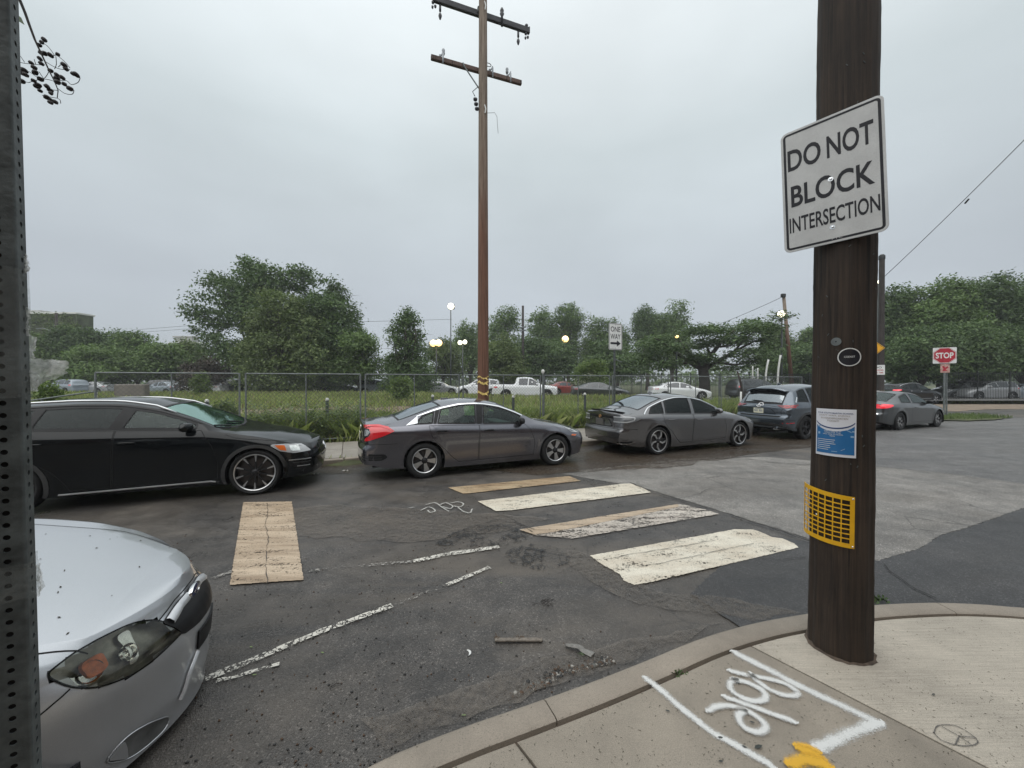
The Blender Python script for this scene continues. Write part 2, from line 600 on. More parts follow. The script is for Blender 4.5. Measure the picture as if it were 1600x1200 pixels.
  for i in range(nS):
   cols.append((xs[i] + xshift(np.full(nR, xs[i]), Z[:, i]), Y[:, i], Z[:, i]))
  for c in cap:
   dd = np.full(nR, L - br) + br * (1 - c ** 2)
   cols.append((dd + xshift(np.full(nR, L - br), Z[:, -1]), Y[:, -1] * c, Z[:, -1]))
  s.D = np.array([c[0] for c in cols]); s.Y = np.array([c[1] for c in cols]); s.Z = np.array([c[2] for c in cols])
  nC = len(cols)
  s.nC, s.nR = nC, nR
  V = []
  for sg in (-1, 1):
   for i in range(nC):
    for j in range(nR):
     V.append((s.XF - s.D[i, j], sg * s.Y[i, j], s.Z[i, j]))
  Fc = []
  for h_ in (0, 1):
   b = h_ * nC * nR
   for i in range(nC - 1):
    for j in range(nR - 1):
     q = (b + i * nR + j, b + (i + 1) * nR + j, b + (i + 1) * nR + j + 1, b + i * nR + j + 1)
     Fc.append(q if h_ == 1 else q[::-1])
  s.V, s.Fc = V, Fc
  s.bvh = BVHTree.FromPolygons([Vector(v) for v in V], Fc)
 def ray(s, mode, a, b):
  if mode == 'R':
   return Vector((s.XF - a, -3, b)), Vector((0, 1, 0))
  if mode == 'L':
   return Vector((s.XF - a, 3, b)), Vector((0, -1, 0))
  if mode == 'T':
   return Vector((s.XF - a, b, 4)), Vector((0, 0, -1))
  if mode == 'F':
   return Vector((s.XF + 2, a, b)), Vector((-1, 0, 0))
  if mode == 'B':
   return Vector((s.XF - s.S['L'] - 2, a, b)), Vector((1, 0, 0))
  _, d0, y0, end = mode               # around a corner; angle 0 looks along the car, 90 sideways
  sg = -1 if y0 < 0 else 1
  ex = 1 if end == 'front' else -1
  dr = Vector((math.cos(R(a)) * ex, math.sin(R(a)) * sg, 0))
  o = Vector((s.XF - d0, y0, b)) + dr * 2.5
  return o, -dr
 def hit(s, mode, a, b, off=0.0):
  o, dr = s.ray(mode, a, b)
  p, nrm, i, dist = s.bvh.ray_cast(o, dr)
  if p is None:
   o2, _ = s.ray(mode, a + .0007, b + .0009)
   p, nrm, i, dist = s.bvh.ray_cast(o2, dr)
  if p is None:
   p, nrm, i, dist = s.bvh.find_nearest(o + dr * (3 if not isinstance(mode, tuple) else 2))
  if nrm.dot(dr) > 0:
   nrm = -nrm
  return p + nrm * off, nrm
 def patch(s, name, poly, mode, mat, parent, off=.003, grid=.06, depth=.012, smooth=True, sc=(1, 1), both=None):
  bm = bmesh.new()
  vs = [bm.verts.new((p[0] * sc[0], p[1] * sc[1], 0)) for p in poly]
  bm.faces.new(vs)
  for ax in (0, 1):
   lo = min(p[ax] * sc[ax] for p in poly); hi = max(p[ax] * sc[ax] for p in poly)
   k = int((hi - lo) / grid)
   for j in range(1, k + 1):
    c = lo + (hi - lo) * j / (k + 1)
    co = [0, 0, 0]; co[ax] = c
    no = [0, 0, 0]; no[ax] = 1
    bmesh.ops.bisect_plane(bm, geom=bm.verts[:] + bm.edges[:] + bm.faces[:], plane_co=co, plane_no=no, dist=1e-5)
  if depth:
   be = [e for e in bm.edges if len(e.link_faces) == 1]
   r = bmesh.ops.extrude_edge_only(bm, edges=be)
   low = {v for v in r['geom'] if isinstance(v, bmesh.types.BMVert)}
  else:
   low = set()
  nmap = {}
  for v in bm.verts:
   p, nrm = s.hit(mode, v.co.x / sc[0], v.co.y / sc[1], off - (depth if v in low else 0))
   v.co = p
   nmap[v] = nrm
  if depth:
   for e in bm.edges:
    if sum(v in low for v in e.verts) == 0 and any(any(v in low for v in f.verts) for f in e.link_faces):
     e.smooth = False
  bmesh.ops.recalc_face_normals(bm, faces=bm.faces)
  bm.normal_update()
  sc_ = sum(f.normal.dot(nmap[f.verts[0]]) * f.calc_area() for f in bm.faces if not any(v in low for v in f.verts))
  if sc_ < 0:
   bmesh.ops.reverse_faces(bm, faces=bm.faces)
  me = bpy.data.meshes.new(name)
  for f in bm.faces:
   f.smooth = smooth
  bm.to_mesh(me); bm.free()
  me.materials.append(mat)
  return link(name, me, parent)
 def strip(s, name, pts, mode, mat, parent, width=.006, off=.0015, closed=False, step=.03, mb=None, thick=0.0, side=0):
  q = resample(pts, step, closed)
  hs = [s.hit(mode, a, b, off) for a, b in q]
  n = len(hs)
  vs = []
  for i in range(n):
   a = hs[(i - 1) % n if closed else max(i - 1, 0)][0]
   b = hs[(i + 1) % n if closed else min(i + 1, n - 1)][0]
   t = (b - a)
   if t.length < 1e-7: t = Vector((1, 0, 0))
   t.normalize()
   bi = t.cross(hs[i][1])
   if bi.length < 1e-7: bi = t.orthogonal()
   bi.normalize()
   p = hs[i][0] + bi * side * width / 2
   if thick:
    vs += [p - bi * width / 2, p - bi * width * .3 + hs[i][1] * thick, p + bi * width * .3 + hs[i][1] * thick, p + bi * width / 2]
   else:
    vs += [p - bi * width / 2, p + bi * width / 2]
  k = 4 if thick else 2
  fs = []
  for i in range(n if closed else n - 1):
   j = (i + 1) % n
   for c in range(k - 1):
    fs.append((i * k + c, i * k + c + 1, j * k + c + 1, j * k + c))
  m_ = mb or MB()
  m_.add(vs, fs)
  if mb is None:
   return m_.build(name, mat, parent, smooth=bool(thick), fix=False)
 def ring(s, poly, w, mode, mb, off=.002):
  q = resample(poly, .04)
  inn = inset_poly(q, w)
  n = len(q)
  vs = []
  for i in range(n):
   vs.append(s.hit(mode, *q[i], off)[0]); vs.append(s.hit(mode, *inn[i], off)[0])
  mb.add(vs, [(2 * i, 2 * i + 1, 2 * ((i + 1) % n) + 1, 2 * ((i + 1) % n)) for i in range(n)])
 def build(s, parent, paint, holes=(), panels=(), cut_arch=True):
  nC, nR = s.nC, s.nR
  D, Y, Z = s.D.copy(), s.Y.copy(), s.Z.copy()
  inside = np.zeros((nC, nR), bool)
  if cut_arch:
   for dw in s.wheels:
    r = np.sqrt((D - dw) ** 2 + (Z - s.R) ** 2)
    ins = (r < s.Ra)
    ins[:, s.row_belt + 1:] = False
    ins[:s.c0] = False; ins[nC - s.c0:] = False
    inside |= ins
  keep = np.ones((nC - 1, nR - 1), bool)
  allin = inside[:-1, :-1] & inside[1:, :-1] & inside[1:, 1:] & inside[:-1, 1:]
  keep &= ~allin
  if cut_arch:
   for dw in s.wheels:
    for i in range(nC):
     for j in range(s.row_belt + 1):
      if inside[i, j] and abs(D[i, j] - dw) < s.Ra + .01:
       dx, dz = D[i, j] - dw, Z[i, j] - s.R
       q = math.hypot(dx, dz)
       if q > s.Ra - .07 and q > 1e-6:
        D[i, j] = dw + dx / q * s.Ra; Z[i, j] = s.R + dz / q * s.Ra
       else:
        for (a, b) in ((i - 1, j - 1), (i - 1, j), (i, j - 1), (i, j)):
         if 0 <= a < nC - 1 and 0 <= b < nR - 1:
          keep[a, b] = False
  def normals(Dm, Ym, Zm):
   Pm = np.stack([s.XF - Dm, -Ym, Zm], -1)
   du = np.zeros_like(Pm); dv = np.zeros_like(Pm)
   du[1:-1] = Pm[2:] - Pm[:-2]; du[0] = Pm[1] - Pm[0]; du[-1] = Pm[-1] - Pm[-2]
   dv[:, 1:-1] = Pm[:, 2:] - Pm[:, :-2]; dv[:, 0] = Pm[:, 1] - Pm[:, 0]; dv[:, -1] = Pm[:, -1] - Pm[:, -2]
   dv[:, -1] = np.array([0, 1, 0]) * 1e-3 + dv[:, -1] * [0, 1, 0]
   du[0] = np.where(np.abs(Ym[0])[:, None] < 1e-6, np.array([0, -1e-3, 0]), du[0])
   du[-1] = np.where(np.abs(Ym[-1])[:, None] < 1e-6, np.array([0, 1e-3, 0]), du[-1])
   nn = np.cross(du, dv)
   ln = np.linalg.norm(nn, axis=-1, keepdims=True)
   nn = nn / np.maximum(ln, 1e-9)
   bad = ln[..., 0] < 1e-10
   nn[bad] = [0, 0, 1]
   return nn
  NN = normals(s.D, s.Y, s.Z)
  cx = (D[:-1, :-1] + D[1:, 1:] + D[1:, :-1] + D[:-1, 1:]) / 4
  cy = (Y[:-1, :-1] + Y[1:, 1:] + Y[1:, :-1] + Y[:-1, 1:]) / 4
  cz = (Z[:-1, :-1] + Z[1:, 1:] + Z[1:, :-1] + Z[:-1, 1:]) / 4
  owner = {}
  groups = {'body': []}
  names = {}
  for k, (nm, mode, poly) in enumerate(panels):
   groups[k] = []; names[k] = nm
  for half, sg in ((0, -1), (1, 1)):
   for i in range(nC - 1):
    for j in range(nR - 1):
     if not keep[i, j]:
      continue
     d, y, z = cx[i, j], cy[i, j] * sg, cz[i, j]
     side_row = j < s.row_rail
     dead = False
     for mode, poly in holes:
      if mode in ('R', 'L'):
       if not side_row or j < s.row_belt - 1 or (mode == 'R') != (sg < 0): continue
       if inpoly(d, z, poly): dead = True
      elif mode == 'T':
       if j >= s.row_rail and inpoly(d, y, poly): dead = True
      elif mode == 'F':
       if d < 1.0 and j < s.row_rail and (i <= s.c0 + 3) and inpoly(y, z, poly): dead = True
      elif isinstance(mode, tuple):
       _, d0, y0, end = mode
       if (y0 < 0) != (sg < 0) or j > s.row_rail + 2: continue
       ex = 1 if end == 'front' else -1
       if (d0 - d) * ex < -.4: continue
       a = math.degrees(math.atan2(abs(y) - abs(y0), (d0 - d) * ex))
       if inpoly(a, z, poly): dead = True
      if dead: break
     if dead: continue
     g = 'body'
     for k, (nm, mode, poly) in enumerate(panels):
      if mode in ('R', 'L'):
       if side_row and (mode == 'R') == (sg < 0) and s.c0 <= i < nC - s.c0 and inpoly(d, z, poly): g = k; break
      elif mode == 'T':
       if j >= s.row_belt + 3 and inpoly(d, y, poly): g = k; break
     b = half
     q = ((b, i, j), (b, i + 1, j), (b, i + 1, j + 1), (b, i, j + 1))
     groups[g].append(q if half == 1 else q[::-1])
  objs = {}
  for g, fl in groups.items():
   if not fl: continue
   vid = {}; vs = []; ns = []; fs = []
   for q in fl:
    f = []
    for (b, i, j) in q:
     key = (b, i, j)
     on_axis = Y[i, j] < 1e-5
     if on_axis: key = (0, i, j)
     if key not in vid:
      vid[key] = len(vs)
      sg = -1 if b == 0 else 1
      vs.append((s.XF - D[i, j], sg * Y[i, j], Z[i, j]))
      n_ = NN[i, j]
      ns.append((n_[0], n_[1] * (-sg), n_[2]))
     f.append(vid[key])
    f2 = [f[k] for k in range(4) if f[k] != f[k - 1]]
    if len(f2) >= 3:
     fs.append(tuple(f2))
   nm = 'body' if g == 'body' else names[g]
   me = bpy.data.meshes.new(nm)
   me.from_pydata(vs, [], fs)
   me.materials.append(paint)
   me.polygons.foreach_set('use_smooth', [True] * len(fs))
   nv = [Vector(n_) for n_ in ns]
   me.update()
   c = 0
   for p in me.polygons:
    c += 1 if p.normal.dot(nv[p.vertices[0]]) > 0 else -1
   if c < 0:
    nv = [-n_ for n_ in nv]
   me.normals_split_custom_set_from_vertices(nv)
   o = link(nm, me, parent)
   objs.setdefault(nm, []).append(o)
  return objs
def wheel_meshes(Rw, width, rim_r, style, fine=True):
 n = 40 if fine else 20
 h = width / 2
 ty = MB()
 ty.lathe([(rim_r, -h + .012), (rim_r + .012, -h + .002), (rim_r + (Rw - rim_r) * .5, -h - .006), (Rw - .022, -h + .006), (Rw - .006, -h + .022),
              (Rw, -h + .05), (Rw, h - .05), (Rw - .006, h - .022), (Rw - .022, h - .006), (rim_r + .012, h), (rim_r, h - .01)], 1, n)
 rm = MB()
 rm.lathe([(rim_r + .004, -h + .004), (rim_r - .004, -h - .001), (rim_r - .012, -h + .006), (rim_r - .02, -h + .03), (rim_r - .03, h - .03), (rim_r, h - .01)], 1, n)
 sp = MB(); sd = MB()
 yo = -h + .012
 fr = lambda a: (Vector((0, 0, 0)), Vector((math.cos(a), 0, math.sin(a))), Vector((-math.sin(a), 0, math.cos(a))), Vector((0, -1, 0)))
 def spoke(mb, a, poly, t0, t1):
  mb.prism(poly, fr(a), t0, t1)
 rr = rim_r - .008
 dep = h - .02
 if style == 'five_blade':            # broad twisted blades, bright on one flank
  for k in range(5):
   a = 2 * math.pi * k / 5 + .3
   sp.prism([(.03, -.012), (rr * .5, -.02), (rr, -.03), (rr * .99, .085), (rr * .5, .045), (.035, .03)], fr(a), dep - .03, dep - .010)
   sd.prism([(.03, -.03), (rr * .55, -.06), (rr, -.075), (rr, -.03), (rr * .5, -.02), (.03, -.012)], fr(a), dep - .045, dep - .022)
  sp.lathe([(rr - .010, -h + .006), (rr + .002, -h - .002), (rr + .010, -h + .004)], 1, n)
 elif style == 'ten_spoke':           # dark spokes with bright tips
  for k in range(10):
   a = 2 * math.pi * k / 10 + .15
   sd.prism([(.04, -.014), (rr * .6, -.010), (rr * .6, .010), (.04, .014)], fr(a), dep - .035, dep - .012)
   sd.prism([(rr * .58, -.012), (rr, -.022), (rr, .022), (rr * .58, .012)], fr(a), dep - .035, dep - .014)
   sp.prism([(rr * .60, -.009), (rr, -.017), (rr, .017), (rr * .60, .002)], fr(a), dep - .014, dep - .008)
  sp.lathe([(rr - .008, -h + .004), (rr + .004, -h - .003), (rr + .010, -h + .004)], 1, n)
 elif style == 'five_hook':           # hooked split spokes
  for k in range(5):
   a = 2 * math.pi * k / 5 + .45
   sp.prism([(.02, -.012), (rr * .62, -.026), (rr * .92, .03), (rr, .07), (rr, .125), (rr * .82, .055), (rr * .58, .008), (.02, .016)], fr(a), dep - .03, dep - .008)
   sd.prism([(.05, -.05), (rr, -.05), (rr, .0), (.05, .0)], fr(a + .55), dep - .05, dep - .04)
  sp.lathe([(rr - .014, -h + .004), (rr + .002, -h - .003), (rr + .010, -h + .004)], 1, n)
 elif style == 'dark_y':
  for k in range(5):
   a = 2 * math.pi * k / 5 + .2
   for da, w in ((-.17, .016), (.17, .016)):
    sd.prism([(.05, -.02), (rr, -w), (rr, w), (.05, .02)], fr(a + da), dep - .035, dep - .010)
 else:                                # plain multi spoke
  nn = {'seven': 7, 'five': 5, 'nine': 9}.get(style, 7)
  for k in range(nn):
   a = 2 * math.pi * k / nn + .1
   sp.prism([(.03, -.02), (rr, -.026 * 7 / nn), (rr, .026 * 7 / nn), (.03, .02)], fr(a), dep - .03, dep - .010)
 hub = MB()
 hub.lathe([(0.001, -h + .014), (.026, -h + .014), (.030, -h + .018), (.055, -h + .024), (.06, -h + .05), (.001, -h + .055)], 1, 20)
 dk = MB()
 dk.lathe([(.05, -h + .085), (rim_r * .78, -h + .085), (rim_r * .78, -h + .105), (.05, -h + .105)], 1, n)
 dk.lathe([(.001, -h + .12), (rim_r - .02, -h + .12), (rim_r - .02, h - .03)], 1, n)
 return ty, rm, sp, sd, hub, dk
def add_wheels(root, shell, width=.215, rim_r=.21, style='seven', rim='alloy', fine=True, track=None, steer=0):
 h = shell.S['W'] / 2
 ty, rm, sp, sd, hub, dk = wheel_meshes(shell.R, width, rim_r, style, fine)
 proto = None
 for i, dw in enumerate(shell.wheels):
  for sg in (-1, 1):
   yc = sg * (h - .035 - width / 2)
   if proto is None:
    w = dk.build('wheel', M['disc'], root, smooth=True, angle=30)
    ty.build('tyre', M['rubber'], w, smooth=True, angle=50)
    rmo = MB()
    rmo.v, rmo.f = rm.v, rm.f
    rmo.m = [1] * len(rm.f)
    rmo.add(sp.v, sp.f, 0); rmo.add(sd.v, sd.f, 1); rmo.add(hub.v, hub.f, 1)
    rmo.build('rim', [M[rim], M['alloy_dark']] if rim == 'alloy' else [M['alloy_dark'], M['alloy_dark']], w, smooth=True, angle=35)
    proto = w
   else:
    w = copy_tree(proto, root)
   w.location = (shell.XF - dw, yc, shell.R)
   w.rotation_euler = (0, RNG.uniform(0, 1) if fine else 0, 0 if sg < 0 else math.pi)
   if i == 0 and steer:
    w.rotation_euler[2] += steer
 mb = MB()
 for dw in shell.wheels:
  for sg in (-1, 1):
   n = 16
   vs = []
   for k in range(n + 1):
    a = R(-25 + 230 * k / n)
    x = shell.XF - dw + math.cos(a) * (shell.Ra + .002); z = shell.R + math.sin(a) * (shell.Ra + .002)
    vs += [(x, sg * (h - .02), z), (x, sg * (h - .34), z)]
   mb.add(vs, [(2 * k, 2 * k + 1, 2 * k + 3, 2 * k + 2) for k in range(n)])
   c = [(shell.XF - dw, sg * (h - .34), shell.R)] + vs[1::2]
   mb.add(c, [(0, k + 1, k + 2) for k in range(n)])
 S = shell.S
 zb = min(p[1] for p in S['bot'])
 xs0, xs1 = shell.XF - .35, shell.XF - S['L'] + .3
 hw = h - .3
 mb.box(((xs0 + xs1) / 2, 0, zb + .12), (xs0 - xs1, 2 * hw, .12))
 segs = [(.25, shell.wheels[0] - shell.Ra), (shell.wheels[0] + shell.Ra, shell.wheels[1] - shell.Ra), (shell.wheels[1] + shell.Ra, S['L'] - .22)]
 for a, b in segs:
  mb.box((shell.XF - (a + b) / 2, 0, zb + .13), (b - a, 2 * (h - .16), .1))
 mb.build('underbody', M['trim'], root)
def cabin(root, sh, floor=.35, seats=True, c0=1.5, c1=3.6, belt=.9, rear=True, dash=None):
 h = sh.S['W'] / 2
 mb = MB()
 dash = dash or c0
 mb.box((sh.XF - (c0 + c1) / 2, 0, floor), (c1 - c0, 2 * h - .3, .06))
 mb.box((sh.XF - dash - .12, 0, (floor + belt) / 2), (.3, 2 * h - .32, belt - floor - .03))
 mb.tube([Vector((sh.XF - dash - .36, .36 + .18 * math.cos(t), belt - .02 + .18 * math.sin(t))) for t in np.linspace(0, 2 * math.pi, 17)], .014, 6)
 mb.build('dashboard', M['cabin'], root)
 if not seats: return
 rows = [dash + .95] + ([dash + 1.72] if rear else [])
 for ri, d in enumerate(rows):
  for y in (-.37, .37):
   m2 = MB()
   m2.bbox((sh.XF - d + .22, y, floor + .2), (.5, .5, .2), .05)
   rt = Matrix.Rotation(R(-14), 3, 'Y')
   zt = min(floor + .95, sh.ztop(d + .2) - .17)
   bh = zt - .17 - (floor + .2)
   m2.bbox((sh.XF - d - .08, y, floor + .2 + bh / 2), (.14, .48, bh), .05, rot=rt)
   m2.bbox((sh.XF - d - .15, y, zt - .10), (.10, .26, .17), .045, rot=rt)
   m2.build('seat', M['seat'], root, smooth=True, angle=40)
def mirror_obj(root, sh, d, z, paint, side, size=1.0, lower=None):
 sg = -1 if side == 'R' else 1
 y = sh.hit(side, d, z)[0].y
 mb = MB()
 c = Vector((sh.XF - d, y + sg * .115, z + .01))
 prof = []
 n = 12; m_ = 8
 vs = []
 for i in range(m_ + 1):
  u = -1 + 2 * i / m_
  for k in range(n):
   a = 2 * math.pi * k / n
   ca, sa = math.cos(a), math.sin(a)
   r = (1 - abs(u) ** 3.2) ** .5
   e = lambda v: math.copysign(abs(v) ** .75, v)
   x = e(ca) * .055 * r * size * (1.0 if ca < 0 else 1.3)
   zz = e(sa) * .068 * r * size * (1 - .15 * u)
   vs.append(c + Vector((x + .02 * u * -1, sg * u * .105 * size, zz)))
 fs = [(i * n + k, i * n + (k + 1) % n, (i + 1) * n + (k + 1) % n, (i + 1) * n + k) for i in range(m_) for k in range(n)]
 mb.add(vs, fs, 0)
 mb.tube([(sh.XF - d - .01, y - sg * .02, z - .07), (sh.XF - d, y + sg * .05, z - .03)], [.022, .03], 8, 1)
 o = mb.build('mirror', [lower or paint, M['trim']], root, smooth=True, angle=50)
 return o
def handle_obj(parent, sh, d, z, side, mat, ln=.19):
 sg = -1 if side == 'R' else 1
 mb = MB()
 pts = []
 for k in range(9):
  t = k / 8
  p, nrm = sh.hit(side, d - ln / 2 + ln * t, z + .004 * math.sin(t * math.pi))
  pts.append(p + nrm * (.006 + .026 * math.sin(math.pi * min(max(t, .02), .98)) ** .45))
 mb.tube(pts, .013, 8, flat=.7)
 return mb.build('handle', mat, parent, smooth=True)
def gaps(parent, sh, lines, width=.007, name='panel_gap'):
 mb = MB()
 for mode, pts in lines:
  sh.strip('x', pts, mode, None, None, width=width, mb=mb)
 return mb.build(name, M['gap'], parent, fix=False)
def windows(root_of, sh, wins, glass, frit=.028, side='R', name='window'):
 for (poly, key, own) in wins:
  q = round_poly(poly, .03)
  par = root_of(own)
  sh.patch(name, inset_poly(resample(q, .05), .006), side, M[key], par, off=-.004, depth=0, grid=.12)
  mb = MB()
  sh.ring(q, frit, side, mb, .001)
  mb.build('window_frame', M['trim'], par, fix=False)
def arc(dw, zc, r, a0, a1, n=14):
 return [(dw + r * math.cos(R(a0 + (a1 - a0) * k / n)), zc + r * math.sin(R(a0 + (a1 - a0) * k / n))) for k in range(n + 1)]
def cladding(root, sh, w=.055, mat='trim_grey'):
 for dw in sh.wheels:
  for side in ('R', 'L'):
   poly = arc(dw, sh.R, sh.Ra + w, -22, 202, 22) + arc(dw, sh.R, sh.Ra + .001, 202, -22, 22)
   zb = min(p[1] for p in sh.S['bot']) + .005
   poly = [(a, max(b, zb)) for a, b in poly]
   cl = []
   for p in poly:
    if not cl or math.hypot(p[0] - cl[-1][0], p[1] - cl[-1][1]) > 1e-4: cl.append(p)
   try:
    sh.patch('wheel_arch_trim', cl, side, M[mat], root, off=.008, grid=.2, depth=.01)
   except Exception as e:
    pass
def emblem_ring(root, sh, mode, a, b, r=.05, flat=.75, mat='chrome', inner='wing', name='badge'):
 mb = MB()
 hs = []
 for k in range(24):
  t = 2 * math.pi * k / 24
  hs.append(sh.hit(mode, a + r * math.cos(t), b + r * flat * math.sin(t), .006)[0])
 mb.tube(hs + [hs[0]], r * .13, 6)
 if inner == 'wing':
  for sg in (-1, 1):
   mb.tube([sh.hit(mode, a + sg * r * x, b + r * flat * z, .006)[0] for x, z in ((.0, -.35), (.25, -.1), (.5, .25), (.95, .35))], [r * .14, r * .13, r * .12, r * .05], 6)
 elif inner == 'H':
  for sg in (-1, 1):
   mb.tube([sh.hit(mode, a + sg * r * x, b + r * flat * z, .006)[0] for x, z in ((.35, -.7), (.45, .0), (.6, .8))], r * .13, 6)
  mb.tube([sh.hit(mode, a + r * x, b, .006)[0] for x in (-.45, .45)], r * .13, 6)
 elif inner == 'stars':
  for x, z, q in ((-.45, .2, .2), (.1, .35, .11), (.5, .25, .11), (-.05, -.3, .11), (.35, -.35, .11), (.65, -.1, .1)):
   p, nn = sh.hit(mode, a + r * x, b + r * flat * z, .008)
   tt = nn.orthogonal().normalized(); bb = nn.cross(tt)
   vs = [p]
   for k in range(8):
    rad = r * q * (1 if k % 2 == 0 else .35)
    vs.append(p + tt * rad * math.cos(k * math.pi / 4) + bb * rad * math.sin(k * math.pi / 4))
   mb.add(vs, [(0, k + 1, (k + 1) % 8 + 1) for k in range(8)])
 elif inner == 'bar':
  mb.tube([sh.hit(mode, a - r * .7, b - r * flat * .7, .006)[0], sh.hit(mode, a + r * .7, b + r * flat * .7, .006)[0]], r * .13, 6)
 return mb.build(name, M[mat], root, smooth=True)
def plate_obj(root, sh, end, y, z, mat='plate', text=True, w=.305, hgt=.152, tilt=0):
 mode = 'F' if end == 'front' else 'B'
 p, nn = sh.hit(mode, y, z, .012)
 sx = 1 if end == 'front' else -1
 px = min((sh.hit(mode, y + a, z + b, .012)[0].x * sx for a in (-.15, .15, 0) for b in (-.07, .07)), default=0)
 px = max((sh.hit(mode, y + a, z + b, .012)[0].x * sx for a in (-.15, .15, 0) for b in (-.07, .07)))
 mb = MB()
 mb.bbox((px * sx, y, z), (.012, w, hgt), .004, mi=0)
 if text:
  for k in range(7):
   if k == 3: continue
   mb.box((px * sx + sx * .0075, y + (-.11 + k * .037) * sx, z), (.003, .020, .06), mi=1)
   mb.box((px * sx + sx * .0085, y + (-.11 + k * .037) * sx, z + (.01 if k % 2 else -.012)), (.003, .009, .016), mi=0)
  mb.box((px * sx + sx * .0075, y, z + .058), (.003, .2, .014), mi=1)
 return mb.build('licence_plate', [M[mat], M['plate_ink']], root)
def win(sh, d0b, d1b, d0t, d1t, up=.03, dn=.022, n=6):
 pts = [(d0b, sh.zbelt(d0b) + dn), (d1b, sh.zbelt(d1b) + dn)]
 for k in range(n + 1):
  d = d1t + (d0t - d1t) * k / n
  pts.append((d, max(sh.zrail(d) - up, sh.zbelt(d) + dn + .02)))
 return pts
def screen(sh, d0, d1, mid0=0.0, mid1=0.0, edge=.045, n=6):
 pts = []
 for k in range(n + 1):
  t = -1 + 2 * k / n
  pts.append((d0 + mid0 * (1 - t * t), t * (sh.wrail(d0) - edge)))
 for k in range(1, n):
  d = d0 + (d1 - d0) * k / n
  pts.append((d, sh.wrail(d) - edge))
 for k in range(n + 1):
  t = 1 - 2 * k / n
  pts.append((d1 + mid1 * (1 - t * t), t * (sh.wrail(d1) - edge)))
 for k in range(1, n):
  d = d1 + (d0 - d1) * k / n
  pts.append((d, -(sh.wrail(d) - edge)))
 return pts
def make_car(S, label, cat, paint, wins, doors, wheel, screens, fine=True, group=None, extra=None, hood=None, cab=True, name='parked_car'):
 sh = Shell(S)
 root = thing(name, label, cat, group=group)
 pm = PAINT[paint]
 wp = [(win(sh, *a), key, own) for a, key, own in wins]
 sp = [(screen(sh, *a), key) for a, key in screens]
 holes, panels = [], []
 if fine:
  for p, key, own in wp:
   q = inset_poly(resample(round_poly(p, .03), .05), .014)
   for side in ('R', 'L'): holes.append((side, q))
  for p, key in sp:
   holes.append(('T', inset_poly(p, .03)))
  for dpoly in doors:
   panels.append(('door', 'R', dpoly)); panels.append(('door', 'L', dpoly))
  for m_, p_ in S.get('holes', []):
   holes.append((m_, [(a / .0095, b) for a, b in p_]))
  if hood: panels.append(('hood', 'T', hood))
 objs = sh.build(root, pm, holes, panels)
 dl = objs.get('door', [])
 for si, side in enumerate(('R', 'L')):
  def own_of(k):
   if k is None or not dl: return objs['body'][0] if fine else root
   return dl[min(2 * k + si, len(dl) - 1)]
  if not fine:
   for p, key, own in wp:
    sh.patch('window', round_poly(p, .03), side, M['glass_far'], root, off=.004, depth=0, grid=.25)
  else:
   windows(own_of, sh, wp, None, side=side)
  if fine:
   for k, dpoly in enumerate(doors):
    gaps(own_of(k), sh, [(side, dpoly + [dpoly[0]])])
    if S.get('handles', True):
     hd, hz = S['handles_at'][k]
     handle_obj(own_of(k), sh, hd, hz, side, S.get('handle_mat', pm))
  if S.get('mirror_at'):
   mirror_obj(root, sh, *S['mirror_at'], pm, side, lower=S.get('mirror_mat'))
 if fine:
  for a in S.get('pillars', []):
   for side in ('R', 'L'):
    sh.patch('pillar_trim', win(sh, *a, up=.034, dn=.026, n=2), side, M['trim'], root, off=.004, grid=.045, depth=.003)
 for p, key in sp:
  nm = 'windscreen' if p[0][0] < S['L'] * .45 else 'rear_window'
  if fine:
   sh.patch(nm, inset_poly(p, .006), 'T', M[key], root, off=-.002, depth=0, grid=.14)
   mb = MB(); sh.ring(p, .035, 'T', mb, .002)
   mb.build('window_seal', M['trim'], root, fix=False)
  else:
   sh.patch(nm, p, 'T', M['glass_far'], root, off=.004, depth=0, grid=.25)
 if hood and fine:
  gaps(objs['hood'][0] if 'hood' in objs else root, sh, [('T', hood + [hood[0]])])
 add_wheels(root, sh, fine=fine, **wheel)
 if fine and cab:
  cabin(root, sh, **S.get('cabin', {}))
 if extra:
  extra(root, sh, objs, pm)
 return root, sh
M['glass_far'] = plain('far_window_glass', (.03, .035, .04), .08, var=.5, vscale=3, coat=1)
def place(root, sh, wheel_px, which='rear', z=0.0, rot=None, dn=.0):
 g = G(wheel_px[0], wheel_px[1], z)
 a = ALPHA if rot is None else rot
 dw = sh.wheels[1 if which == 'rear' else 0]
 lx, ly = sh.XF - dw, -(sh.S['W'] / 2 - .07)
 c, s_ = math.cos(a), math.sin(a)
 root.location = (g.x - (lx * c - ly * s_), g.y - (lx * s_ + ly * c) , z)
 root.rotation_euler = (0, 0, a)
def scale_pts(p, L0, L1):
 return [(a * L1 / L0, b) for a, b in p]
